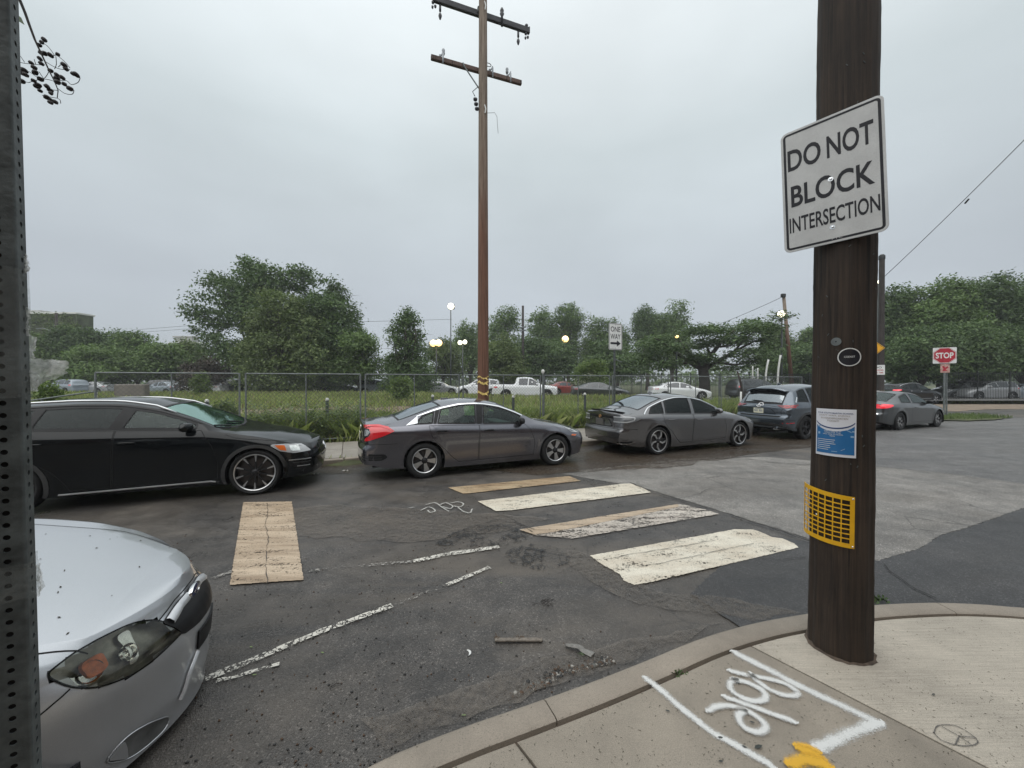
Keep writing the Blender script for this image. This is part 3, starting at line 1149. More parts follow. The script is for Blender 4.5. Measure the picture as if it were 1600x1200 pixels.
def sedan_spec(**k):
 S = dict(L=4.63, W=1.80, fo=.905, wb=2.70, R=.325,
             top=[(.10, .70), (.30, .79), (.7, .88), (1.15, .955), (1.30, .985), (2.05, 1.335), (2.4, 1.405), (2.8, 1.416), (3.2, 1.385), (3.6, 1.28), (4.05, 1.10), (4.22, 1.06), (4.45, 1.055), (4.56, 1.03)],
             rail=[(.1, .66), (.6, .81), (1.1, .91), (1.35, .96), (1.75, 1.15), (2.1, 1.285), (2.5, 1.35), (2.9, 1.345), (3.3, 1.27), (3.7, 1.14), (4.0, 1.045), (4.25, 1.0), (4.56, .985)],
             railw=[(.1, .60), (.5, .72), (1.0, .80), (1.35, .82), (1.8, .76), (2.3, .69), (2.9, .675), (3.5, .69), (4.0, .73), (4.56, .72)],
             belt=[(.1, .60), (.5, .74), (1.0, .84), (1.4, .885), (2.5, .915), (3.4, .955), (4.2, .955), (4.56, .93)],
             crease=[(.1, .5), (.6, .66), (1.0, .72), (1.6, .76), (2.5, .79), (3.5, .83), (4.2, .85), (4.56, .82)],
             bot=[(.1, .22), (.4, .19), (1.4, .17), (3.2, .17), (4.2, .22), (4.56, .30)])
 S.update(k)
 return S
def civic_extra(root, sh, objs, pm):
 for sg, sd in ((-1, 'R'), (1, 'L')):
  m = ('c', 4.07, sg * .35, 'rear')
  sh.patch('tail_light', rp([(15, .985), (44, .99), (72, .955), (84, .885), (62, .80), (40, .725), (24, .70), (27, .745), (40, .80), (43, .86), (38, .93), (18, .945)], 0.018), m, M['red_lamp'], root,
                 off=.012, grid=.05, depth=.03, sc=(.0075, 1))
  sh.patch('lamp_insert', rp([(15, .925), (38, .925), (35, .86), (27, .76), (23, .735), (16, .80)], .018), m, M['trim'], root, off=.014, grid=.05, depth=.02, sc=(.0075, 1))
  mb = MB(); sh.strip('x', [(17, .968), (45, .972), (70, .940), (79, .895)], m, None, None, width=.03, off=.016, mb=mb)
  mb.build('lit_facet_band', M['red_bright'], root, fix=False)  # lit facets put into the colour as a lighter red band
  sh.patch('reversing_light', [(24, .79), (37, .81), (41, .86), (36, .915), (29, .91)], m, M['clear_lamp'], root, off=.018, grid=.05, depth=.02, sc=(.0075, 1))
  sh.patch('bumper_vent', rp([(22, .50), (66, .485), (70, .43), (60, .375), (24, .38)], 0.02), m, M['trim'], root, off=.004, grid=.08, depth=.01, sc=(.0075, 1))
  mb = MB()
  for zz in (.41, .45):
   sh.strip('x', [(26, zz), (60, zz)], m, None, None, width=.012, off=.008, mb=mb)
  mb.build('vent_slat', M['trim_grey'], root, fix=False)
  mf = ('c', .75, sg * .35, 'front')
  sh.patch('headlight', rp([(20, .69), (50, .72), (72, .80), (76, .79), (64, .69), (30, .635)], 0.018), mf, M['clear_lamp'], root, off=.006, grid=.06, depth=.01, sc=(.0075, 1))
  sh.patch('side_marker', round_poly([(.37, .625), (.50, .64), (.53, .615), (.42, .60)], .01), sd, M['amber'], root, off=.006, grid=.2, depth=.01)
  mb = MB()
  pts = [(d, sh.zrail(d) - .022) for d in np.linspace(1.62, 3.72, 14)]
  sh.strip('x', pts, sd, None, None, width=.028, off=.006, mb=mb)
  tri = [(3.70, sh.zrail(3.70) - .02), (3.93, sh.zbelt(3.9) + .012), (3.72, sh.zbelt(3.7) + .045)]
  sh.patch('x', tri, sd, M['chrome'], root, off=.006, grid=.3, depth=.004).name = 'window_chrome'
  mb.build('window_chrome', M['chrome'], root, fix=False)
 sh.patch('rear_bumper_skirt', [(-.55, .24), (.55, .24), (.6, .33), (.48, .40), (-.48, .40), (-.6, .33)], 'B', M['trim'], root, off=.004, grid=.15)
 plate_obj(root, sh, 'rear', 0, .74)
 emblem_ring(root, sh, 'B', 0, .90, .05, .8, inner='H')
 gaps(objs['body'][0], sh, [(('c', 4.07, -.35, 'rear'), [(14, .66), (40, .66), (88, .665)]), ('R', [(4.18, 1.0), (4.28, .98)]),
      ('B', [(-.58, .98), (-.5, .66), (.5, .66), (.58, .98)]),
      ('R', [(.78, .66), (.80, .76), (.95, .84)])])
 mb = MB()
 mb.bbox((sh.XF - 3.05, 0, 1.408), (.16, .05, .02), .01)
 mb.build('antenna', pm, root)
def make_civic():
 S = sedan_spec(L=4.71, pillars=[(2.505, 2.625, 2.445, 2.575), (3.385, 3.445, 3.285, 3.375)], handles_at=[(2.38, .815), (3.30, .845)], handle_mat=M['trim'], mirror_at=(1.72, .965), mirror_mat=M['trim'],
                   cabin=dict(dash=1.7, c0=1.6, c1=3.7, belt=.9), rsig=.05)
 d1 = [(1.42, .28), (1.40, .55), (1.50, .80), (1.62, .91), (2.56, .925), (2.57, .6), (2.58, .265)]
 d2 = [(2.60, .265), (2.59, .6), (2.575, .925), (3.52, .955), (3.50, .80), (3.40, .66), (3.25, .52), (3.10, .36), (2.98, .265)]
 wins = [((1.66, 2.50, 1.66, 2.44), 'glass_clear', 0), ((2.63, 3.38, 2.58, 3.28), 'glass_clear', 1), ((3.45, 3.80, 3.38, 3.62), 'glass_clear', None)]
 return make_car(S, 'dark grey compact sedan with bright red tail light, parked by the utility pole', 'car', 'steel', wins, [d1, d2],
     dict(width=.215, rim_r=.226, style='five_blade'),
     [((1.36, 2.12, -.16, -.05), 'glass_clear'), ((3.25, 4.05, .06, .05), 'glass_rear')], extra=civic_extra, group='dark cars parked along the far kerb',
     hood=[(.22, -.55), (.22, .55), (.9, .70), (1.3, .70), (1.22, 0), (1.3, -.70), (.9, -.70)])
def accord_extra(root, sh, objs, pm):
 L = 4.88
 for sg, sd in ((-1, 'R'), (1, 'L')):
  m = ('c', L - .65, sg * .38, 'rear')
  sh.patch('tail_light', rp([(10, .93), (50, .935), (76, .915), (78, .87), (60, .81), (36, .785), (12, .785)], 0.018), m, M['smoke_lamp'], root, off=.008, grid=.05, depth=.02, sc=(.0075, 1))
  mb = MB()
  sh.strip('x', [(10, .915), (44, .92), (62, .905), (60, .85), (44, .805), (10, .80)], m, None, None, width=.028, off=.013, mb=mb)
  mb.build('light_guide', M['clear_lamp'], root, fix=False)
  mf = ('c', .75, sg * .38, 'front')
  sh.patch('headlight', rp([(20, .68), (50, .72), (74, .79), (78, .77), (64, .68), (30, .63)], 0.018), mf, M['clear_lamp'], root, off=.006, grid=.06, depth=.01, sc=(.0075, 1))
  mb = MB()
  pts = [(d, sh.zrail(d) - .022) for d in np.linspace(1.75, 3.95, 16)] + [(4.17, sh.zbelt(4.17) + .02)]
  sh.strip('x', pts, sd, None, None, width=.022, off=.006, mb=mb)
  mb.build('window_chrome', M['chrome'], root, fix=False)
  sh.patch('exhaust_trim', rp([(22, .30), (48, .30), (60, .345), (54, .36), (24, .345)], 0.018), m, M['trim'], root, off=.006, grid=.1, sc=(.0075, 1))
  mb = MB()
  sh.strip('x', [(22, .30), (48, .30), (61, .35)], m, None, None, width=.014, off=.012, mb=mb)
  mb.build('exhaust_tip', M['chrome'], root, fix=False)
 sh.patch('number_plate_recess', round_poly([(-.50, .87), (.50, .87), (.52, .93), (-.52, .93)], .02), 'B', M['trim'], root, off=.004, grid=.15)
 sh.patch('number_plate_recess', round_poly([(-.34, .85), (.34, .85), (.46, .70), (.40, .67), (-.40, .67), (-.46, .70)], .03), 'B', M['gap'], root, off=.003, grid=.15)
 sh.patch('boot_panel', round_poly([(-.31, .84), (.31, .84), (.42, .71), (.38, .69), (-.38, .69), (-.42, .71)], .02), 'B', pm, root, off=.006, grid=.15)
 plate_obj(root, sh, 'rear', 0, .765, 'plate_dark', text=False)
 emblem_ring(root, sh, 'B', 0, .895, .045, .85, mat='gold_trim', inner='H')
 mb = MB()           # lip spoiler
 n = 16; vs = []
 for k in range(n + 1):
  t = -1 + 2 * k / n
  y = t * .62
  d = L - .10 - .16 * abs(t) ** 3
  z = sh.hit('T', d, y)[0].z
  for dx, dz in ((-.09, -.002), (-.01, .024), (.035, .030), (.03, .012), (.0, -.006)):
   vs.append((sh.XF - d - dx, y, z + dz))
 mb.add(vs, [(k * 5 + j, k * 5 + (j + 1) % 5, (k + 1) * 5 + (j + 1) % 5, (k + 1) * 5 + j) for k in range(n) for j in range(5)])
 mb.build('spoiler', M['trim'], root, smooth=True, angle=40)
 mb = MB()           # shark fin
 z = sh.ztop(3.2)
 x = sh.XF - 3.2
 mb.add([(x + .12, 0, z), (x - .07, -.03, z - .01), (x - .07, .03, z - .01), (x - .06, 0, z + .065), (x - .02, 0, z + .06), (x + .0, -.03, z), (x + .0, .03, z)],
           [(0, 5, 4), (5, 1, 3, 4), (0, 4, 6), (6, 4, 3, 2), (1, 2, 3)])
 mb.build('antenna', pm, root)
 gaps(objs['body'][0], sh, [(('c', L - .65, -.38, 'rear'), [(0, .635), (40, .635), (70, .64)]), ('B', [(-.56, .98), (-.5, .635), (.5, .635), (.56, .98)]),
      ('R', [(4.43, 1.0), (4.52, .98)])])
def make_accord():
 L = 4.88
 S = sedan_spec(L=L, W=1.86, fo=.955, wb=2.83, R=.335,
                   top=[(.10, .70), (.30, .80), (.7, .89), (1.2, .955), (1.38, .985), (2.15, 1.34), (2.55, 1.425), (2.95, 1.45), (3.35, 1.42), (3.75, 1.32), (4.25, 1.13), (4.45, 1.075), (4.70, 1.06), (4.81, 1.035)],
                   rail=[(.1, .66), (.6, .81), (1.1, .91), (1.42, .965), (1.85, 1.16), (2.2, 1.30), (2.6, 1.37), (3.05, 1.375), (3.45, 1.31), (3.85, 1.18), (4.15, 1.06), (4.45, 1.0), (4.81, .975)],
                   railw=[(.1, .60), (.5, .72), (1.0, .80), (1.4, .82), (1.9, .76), (2.4, .69), (3.0, .68), (3.6, .69), (4.2, .74), (4.81, .74)],
                   belt=[(.1, .60), (.5, .75), (1.0, .85), (1.5, .90), (2.6, .925), (3.6, .955), (4.4, .955), (4.81, .92)],
                   crease=[(.1, .5), (.6, .68), (1.0, .76), (1.6, .81), (2.5, .835), (3.5, .865), (4.4, .87), (4.81, .84)],
                   bot=[(.1, .20), (.4, .17), (1.4, .16), (3.3, .16), (4.4, .22), (4.81, .30)],
                   handles_at=[(2.48, .80), (3.42, .825)], mirror_at=(1.80, .985), mirror_mat=PAINT['lunar'],
                   cabin=dict(dash=1.8, c0=1.7, c1=3.9, belt=.9))
 d1 = [(1.50, .28), (1.48, .55), (1.58, .80), (1.70, .92), (2.66, .935), (2.67, .6), (2.68, .255)]
 d2 = [(2.70, .255), (2.69, .6), (2.675, .935), (3.66, .962), (3.64, .80), (3.54, .66), (3.36, .52), (3.22, .36), (3.10, .255)]
 wins = [((1.76, 2.60, 1.76, 2.52), 'glass_dark', 0), ((2.70, 3.56, 2.62, 3.44), 'glass_dark', 1), ((3.60, 4.06, 3.50, 3.86), 'glass_dark', None)]
 return make_car(S, 'gunmetal sedan with tinted windows and smoked number plate, parked under the one way sign', 'car', 'lunar', wins, [d1, d2],
     dict(width=.235, rim_r=.262, style='five_hook'),
     [((1.44, 2.24, -.16, -.05), 'glass_clear'), ((3.42, 4.22, .06, .05), 'glass_rear')], extra=accord_extra, group='dark cars parked along the far kerb')
def wagon_extra(root, sh, objs, pm):
 L = sh.S['L']
 cladding(root, sh, .05)
 for sg, sd in ((-1, 'R'), (1, 'L')):
  mf = ('c', .80, sg * .36, 'front')
  hl = rp([(28, .62), (34, .735), (58, .765), (76, .775), (79, .755), (66, .66), (50, .615)], .014)
  sh.patch('headlight', hl, mf, M['clear_lamp'], root, off=.006, grid=.05, depth=.015, sc=(.0075, 1))
  sh.patch('turn_signal', [(60, .745), (73, .755), (66, .68), (58, .66)], mf, M['amber'], root, off=.010, grid=.05, depth=.01, sc=(.0075, 1))
  sh.patch('reflector', [(42, .73), (54, .735), (53, .65), (42, .64)], mf, M['reflector'], root, off=.009, grid=.05, depth=.01, sc=(.0075, 1))
  for k, zz in enumerate((.50, .45, .39)):
   mb = MB(); sh.strip('x', [(30, zz), (55 - 5 * k, zz + .005)], mf, None, None, width=.014, off=.006, mb=mb, thick=.008)
   mb.build('bumper_blade', M['steel'] if k != 1 else M['trim_grey'], root, fix=False)
  sh.patch('bumper_vent', rp([(26, .53), (58, .53), (52, .40), (40, .34), (26, .34)], 0.02), mf, M['trim'], root, off=.002, grid=.08, depth=.01, sc=(.0075, 1))
  mb = MB()
  pts = []
  for k, d in enumerate(np.linspace(1.95, 4.25, 20)):
   p = sh.hit('T', d, sg * (sh.wrail(d) - .035))[0]
   up = .038 * min(1, min(k, 19 - k) / 2.0)
   pts.append(p + Vector((0, 0, up)))
  mb.tube(pts, .016, 8)
  mb.build('roof_rail', M['steel'], root, smooth=True)
  mb = MB(); zb = .235
  sh.strip('x', [(1.40, zb + .02), (1.46, zb + .035), (2.2, zb + .02), (3.15, zb - .0)], sd, None, None, width=.022, off=.012, mb=mb, thick=.012)
  mb.build('sill_trim', M['steel'], root, fix=False)
  sh.patch('sill_cladding', [(1.36, zb + .012), (3.18, zb - .012), (3.2, zb - .06), (1.36, zb - .05)], sd, M['trim_grey'], root, off=.008, grid=.3)
  mb = MB()
  pts = [(d, sh.zrail(d) - .02) for d in np.linspace(1.6, 4.3, 18)]
  sh.strip('x', pts, sd, None, None, width=.014, off=.006, mb=mb)
  mb.build('window_trim', M['trim'], root, fix=False)
 sh.patch('grille', round_poly([(-.36, .69), (.36, .69), (.40, .60), (.33, .47), (-.33, .47), (-.40, .60)], .03), 'F', M['trim'], root, off=.004, grid=.12)
 emblem_ring(root, sh, 'F', 0, .59, .07, 1.0, inner='bar')
 gaps(objs['body'][0], sh, [('R', [(1.28, .955), (1.15, .90), (1.0, .875), (.45, .80), (.36, .77)]), ('L', [(1.28, .955), (1.15, .90), (1.0, .875), (.45, .80), (.36, .77)]),
      ('R', [(.42, .60), (.62, .655)])])
 mb = MB()
 for y in (-.35, .25):
  mb.tube([sh.hit('T', 1.36, y)[0] + Vector((0, 0, .02)), sh.hit('T', 1.46, y - .4)[0] + Vector((0, 0, .02))], .012, 6)
 mb.build('wiper', M['trim'], root)
def make_wagon():
 L = 4.64
 S = sedan_spec(L=L, W=1.88, fo=.90, wb=2.774, R=.352, Ra=.385, flare=.01,
                   top=[(.10, .76), (.30, .84), (.7, .93), (1.2, .995), (1.36, 1.02), (2.05, 1.40), (2.4, 1.49), (2.8, 1.515), (3.4, 1.50), (4.0, 1.45), (4.25, 1.40), (4.50, 1.10), (4.57, .95)],
                   rail=[(.1, .72), (.6, .86), (1.1, .955), (1.40, 1.05), (1.75, 1.21), (2.15, 1.35), (2.6, 1.43), (3.1, 1.44), (3.7, 1.41), (4.2, 1.34), (4.42, 1.12), (4.57, .91)],
                   railw=[(.1, .60), (.5, .74), (1.0, .82), (1.4, .84), (1.9, .78), (2.4, .72), (3.0, .70), (3.6, .69), (4.2, .67), (4.57, .70)],
                   belt=[(.1, .66), (.5, .81), (1.0, .93), (1.5, 1.02), (2.6, 1.06), (3.6, 1.09), (4.4, 1.08), (4.57, .87)],
                   crease=[(.1, .55), (.6, .74), (1.0, .84), (1.6, .92), (2.5, .945), (3.5, .955), (4.4, .87), (4.57, .80)],
                   bot=[(.1, .24), (.4, .22), (1.4, .20), (3.3, .20), (4.3, .26), (4.57, .34)], seg=[2, 5, 8, 4, 9, 10],
                   pillars=[(2.50, 2.64, 2.40, 2.54), (3.44, 3.52, 3.38, 3.48)], handles_at=[(2.42, .90), (3.38, .925)], mirror_at=(1.74, 1.08), mirror_mat=PAINT['black'],
                   cabin=dict(dash=1.75, c0=1.65, c1=4.2, belt=.96, floor=.4))
 d1 = [(1.38, .30), (1.37, .55), (1.44, .80), (1.58, 1.03), (2.56, 1.07), (2.58, .6), (2.59, .28)]
 d2 = [(2.61, .28), (2.60, .6), (2.575, 1.07), (3.56, 1.10), (3.52, .92), (3.42, .70), (3.22, .55), (3.10, .40), (3.04, .28)]
 wins = [((1.64, 2.52, 1.64, 2.42), 'glass_clear', 0), ((2.62, 3.46, 2.52, 3.40), 'glass_dark', 1), ((3.50, 4.30, 3.46, 4.16), 'glass_dark', None)]
 return make_car(S, 'black wagon with silver roof rails, leftmost of the cars at the far kerb', 'car', 'black', wins, [d1, d2],
     dict(width=.235, rim_r=.282, style='ten_spoke'),
     [((1.43, 2.16, -.14, -.05), 'glass_screen')], extra=wagon_extra, group='dark cars parked along the far kerb')
def suv_extra(root, sh, objs, pm):
 L = sh.S['L']
 cladding(root, sh, .07, 'trim_grey')
 for sg, sd in ((-1, 'R'), (1, 'L')):
  m = ('c', L - .6, sg * .38, 'rear')
  sh.patch('tail_light', rp([(12, 1.03), (45, 1.04), (80, 1.065), (84, 1.04), (60, .965), (40, .94), (30, .965)], 0.018), m, M['dark_red_lamp'], root, off=.012, grid=.05, depth=.02, sc=(.0075, 1))
  for a, w in ((44, .03), (62, .024)):
   mb = MB()
   sh.strip('x', [(a + 7 * math.cos(t), 1.0 + .026 * math.sin(t)) for t in np.linspace(0, 2 * math.pi, 13)], m, None, None, width=.014, off=.016, mb=mb)
   mb.build('light_guide', M['red_lamp'], root, fix=False)
  sh.patch('rear_reflector', [(30, .52), (66, .535), (66, .515), (32, .495)], m, M['red_lamp'], root, off=.006, grid=.1, sc=(.0075, 1))
  mb = MB()
  c = Vector((sh.XF - L + .10, sg * .52, .33))
  mb.lathe([(.028, -.12), (.038, -.12), (.042, -.10), (.042, .12), (.03, .12), (.03, -.09), (.001, -.06)], 0, 16, c)
  mb.build('exhaust_tip', M['chrome'], root, smooth=True, angle=40)
  mb = MB()
  sh.strip('x', [(4.07, sh.zbelt(4.07) + .01), (3.93, 1.28)], sd, None, None, width=.03, off=.008, mb=mb)
  mb.build('window_chrome', M['chrome'], root, fix=False)
  sh.patch('sill_cladding', [(1.42, .36), (3.2, .38), (3.2, .27), (1.42, .25)], sd, M['trim_grey'], root, off=.008, grid=.3)
 sh.patch('rear_bumper_skirt', round_poly([(-.74, .32), (.74, .32), (.78, .42), (.42, .50), (-.42, .50), (-.78, .42)], .04), 'B', M['trim_grey'], root, off=.006, grid=.15)
 sh.patch('number_plate_recess', round_poly([(-.36, .93), (.36, .93), (.50, .78), (-.50, .78)], .03), 'B', M['trim'], root, off=.003, grid=.15)
 sh.patch('tailgate_panel', round_poly([(-.34, .925), (.34, .925), (.49, .765), (.45, .75), (-.45, .75), (-.49, .765)], .03), 'B', pm, root, off=.006, grid=.15)
 sh.patch('bumper_step', round_poly([(-.62, .72), (.62, .72), (.60, .68), (-.60, .68)], .01), 'B', M['gap'], root, off=.004, grid=.15)
 plate_obj(root, sh, 'rear', -.0, .85)
 emblem_ring(root, sh, 'B', 0, 1.03, .075, .8, mat='white_trim', inner='wing')
 mb = MB()
 mb.tube([sh.hit('B', -.02, 1.13, .02)[0], sh.hit('B', .26, 1.15, .015)[0], sh.hit('B', .34, 1.15, .015)[0]], [.014, .010, .006], 6)
 mb.build('wiper', M['trim'], root)
 mb = MB()           # roof spoiler
 n = 14; vs = []
 for k in range(n + 1):
  t = -1 + 2 * k / n
  y = t * .60
  d = 4.05 - .10 * t * t
  z = sh.hit('T', d, y)[0].z
  for dx, dz in ((-.12, .0), (.22, .005), (.235, -.015), (.12, -.045), (-.08, -.06)):
   vs.append((sh.XF - d - dx, y, z + dz))
 mb.add(vs, [(k * 5 + j, k * 5 + (j + 1) % 5, (k + 1) * 5 + (j + 1) % 5, (k + 1) * 5 + j) for k in range(n) for j in range(5)])
 mb.add(vs[:5], [(0, 1, 2, 3, 4)]); mb.add(vs[-5:], [(0, 1, 2, 3, 4)])
 mb.build('spoiler', pm, root, smooth=True, angle=35)
 gaps(objs['body'][0], sh, [('B', [(-.70, 1.1), (-.66, .95), (-.62, .66), (.62, .66), (.66, .95), (.70, 1.1)]), (('c', L - .6, -.38, 'rear'), [(0, .60), (70, .60)])])
 z = sh.ztop(3.4)
 mb = MB(); mb.bbox((sh.XF - 3.5, 0, z + .015), (.14, .04, .05), .015); mb.build('antenna', pm, root)
def make_suv():
 L = 4.55
 S = sedan_spec(L=L, W=1.84, fo=.92, wb=2.70, R=.36, Ra=.40, br=.10,
                   top=[(.10, .85), (.30, .93), (.7, 1.02), (1.15, 1.09), (1.3, 1.12), (1.95, 1.55), (2.3, 1.65), (2.8, 1.68), (3.4, 1.665), (3.9, 1.62), (4.08, 1.56), (4.30, 1.25), (4.40, 1.10), (4.45, .98)],
                   rail=[(.1, .80), (.6, .95), (1.1, 1.04), (1.35, 1.10), (1.75, 1.35), (2.1, 1.50), (2.5, 1.58), (3.1, 1.59), (3.6, 1.54), (3.95, 1.44), (4.2, 1.20), (4.45, .94)],
                   railw=[(.1, .62), (.5, .74), (1.0, .82), (1.4, .84), (1.9, .78), (2.4, .72), (3.0, .71), (3.6, .70), (4.2, .76), (4.45, .78)],
                   belt=[(.1, .72), (.5, .87), (1.0, .97), (1.5, 1.03), (2.6, 1.06), (3.5, 1.10), (4.1, 1.12), (4.45, .92)],
                   crease=[(.1, .6), (.6, .78), (1.0, .86), (1.6, .92), (2.5, .94), (3.5, .97), (4.2, .97), (4.45, .86)],
                   bot=[(.1, .28), (.4, .24), (1.4, .22), (3.3, .22), (4.2, .28), (4.45, .36)],
                   rearx=[(.1, .16), (.3, .06), (.45, .01), (.6, 0), (.68, .01), (.74, .07), (.95, .06), (1.1, .07), (1.3, .08), (1.6, .08)],
                   handles_at=[(2.40, .93), (3.30, .97)], mirror_at=(1.75, 1.10), mirror_mat=PAINT['bluegrey'],
                   plan=[(.1, .70), (.14, .78), (.22, .86), (.38, .925), (.6, .965), (1.0, .99), (1.5, 1), (3.5, 1.0), (3.9, .985), (4.2, .955), (4.36, .91), (4.43, .86), (4.45, .82)],
                   cabin=dict(dash=1.75, c0=1.65, c1=4.0, belt=1.03, floor=.45))
 d1 = [(1.42, .38), (1.40, .6), (1.48, .90), (1.58, 1.045), (2.54, 1.07), (2.55, .7), (2.56, .36)]
 d2 = [(2.58, .36), (2.57, .7), (2.555, 1.07), (3.50, 1.11), (3.46, .95), (3.40, .85), (3.20, .65), (3.10, .5), (3.06, .38)]
 wins = [((1.64, 2.48, 1.64, 2.40), 'glass_dark', 0), ((2.58, 3.40, 2.50, 3.34), 'glass_dark', 1), ((3.46, 3.98, 3.42, 3.80), 'glass_dark', None)]
 return make_car(S, 'blue grey crossover seen from behind, parked just left of the sign pole', 'car', 'bluegrey', wins, [d1, d2],
     dict(width=.235, rim_r=.23, style='dark_y', rim='alloy_dark'),
     [((1.38, 2.06, -.14, -.05), 'glass_clear'), ((4.10, 4.33, .02, .03, .10), 'glass_rear')], extra=suv_extra, group='dark cars parked along the far kerb')
def coupe_extra(root, sh, objs, pm):
 L = sh.S['L']
 for sg, sd in ((-1, 'R'), (1, 'L')):
  m = ('c', L - .6, sg * .36, 'rear')
  sh.patch('tail_light', rp([(8, .94), (45, .945), (80, .92), (84, .89), (60, .82), (36, .79), (10, .79)], 0.018), m, M['red_lit'], root, off=.008, grid=.05, depth=.02, sc=(.0075, 1))
  mf = ('c', .75, sg * .35, 'front')
  sh.patch('headlight', rp([(20, .66), (50, .70), (76, .78), (78, .75), (60, .66), (30, .61)], 0.018), mf, M['clear_lamp'], root, off=.006, grid=.06, depth=.01, sc=(.0075, 1))
 plate_obj(root, sh, 'rear', 0, .80)
 mb = MB(); sh.strip('x', [(-.6, .60), (.6, .60)], 'B', None, None, width=.05, off=.006, mb=mb)
 mb.build('bumper_trim', M['chrome'], root, fix=False)
def make_coupe():
 L = 4.50
 S = sedan_spec(L=L, W=1.75, fo=.92, wb=2.62, R=.325,
                   top=[(.10, .68), (.30, .76), (.7, .87), (1.15, .95), (1.30, .98), (2.05, 1.32), (2.35, 1.385), (2.7, 1.40), (3.1, 1.37), (3.5, 1.25), (3.95, 1.06), (4.15, 1.02), (4.33, 1.02), (4.43, .99)],
                   rail=[(.1, .64), (.6, .80), (1.1, .90), (1.35, .95), (1.75, 1.14), (2.1, 1.27), (2.5, 1.335), (2.8, 1.33), (3.2, 1.23), (3.6, 1.09), (3.9, 1.0), (4.1, .97), (4.43, .95)],
                   bot=[(.1, .22), (.4, .19), (1.4, .17), (3.2, .17), (4.1, .22), (4.43, .30)],
                   belt=[(.1, .58), (.5, .73), (1.0, .83), (1.4, .88), (2.5, .925), (3.3, .955), (4.1, .93), (4.43, .90)],
                   crease=[(.1, .5), (.6, .66), (1.0, .72), (1.6, .76), (2.5, .79), (3.5, .83), (4.1, .85), (4.43, .80)],
                   handles_at=[(2.62, .80)], mirror_at=(1.74, .97), mirror_mat=M['trim'], cabin=dict(dash=1.7, c0=1.6, c1=3.5, belt=.9))
 d1 = [(1.42, .28), (1.40, .55), (1.50, .80), (1.62, .91), (2.82, .94), (2.83, .6), (2.80, .265)]
 wins = [((1.66, 2.72, 1.66, 2.62), 'glass_clear', 0), ((2.80, 3.42, 2.74, 3.24), 'glass_grey', None)]
 return make_car(S, 'dark grey two-door coupe with lit red tail light, rightmost along the far kerb', 'car', 'darkgrey', wins, [d1],
     dict(width=.205, rim_r=.212, style='seven'),
     [((1.36, 2.12, -.16, -.05), 'glass_clear'), ((3.15, 3.9, .06, .05), 'glass_clear')], extra=coupe_extra, group='dark cars parked along the far kerb')
def rx_extra(root, sh, objs, pm):
 L = sh.S['L']
 for sg, sd in ((-1, 'R'), (1, 'L')):
  m = ('c', L - .6, sg * .38, 'rear')
  sh.patch('tail_light', rp([(20, 1.10), (80, 1.12), (86, 1.06), (50, .98), (20, .98)], 0.018), m, M['red_lit'], root, off=.01, grid=.05, depth=.02, sc=(.0075, 1))
  mf = ('c', .75, sg * .35, 'front')
  sh.patch('headlight', rp([(20, .78), (50, .82), (76, .90), (78, .87), (60, .76), (30, .73)], 0.018), mf, M['clear_lamp'], root, off=.006, grid=.06, depth=.01, sc=(.0075, 1))
  mb = MB(); sh.strip('x', [(1.5, .42), (3.3, .44)], sd, None, None, width=.03, off=.01, mb=mb)
  mb.build('door_trim', M['chrome'], root, fix=False)
  mb = MB()
  mb.tube([sh.hit('T', d, sg * (sh.wrail(d) - .03))[0] + Vector((0, 0, .03)) for d in np.linspace(2.1, 4.1, 12)], .015, 6)
  mb.build('roof_rail', M['steel'], root, smooth=True)
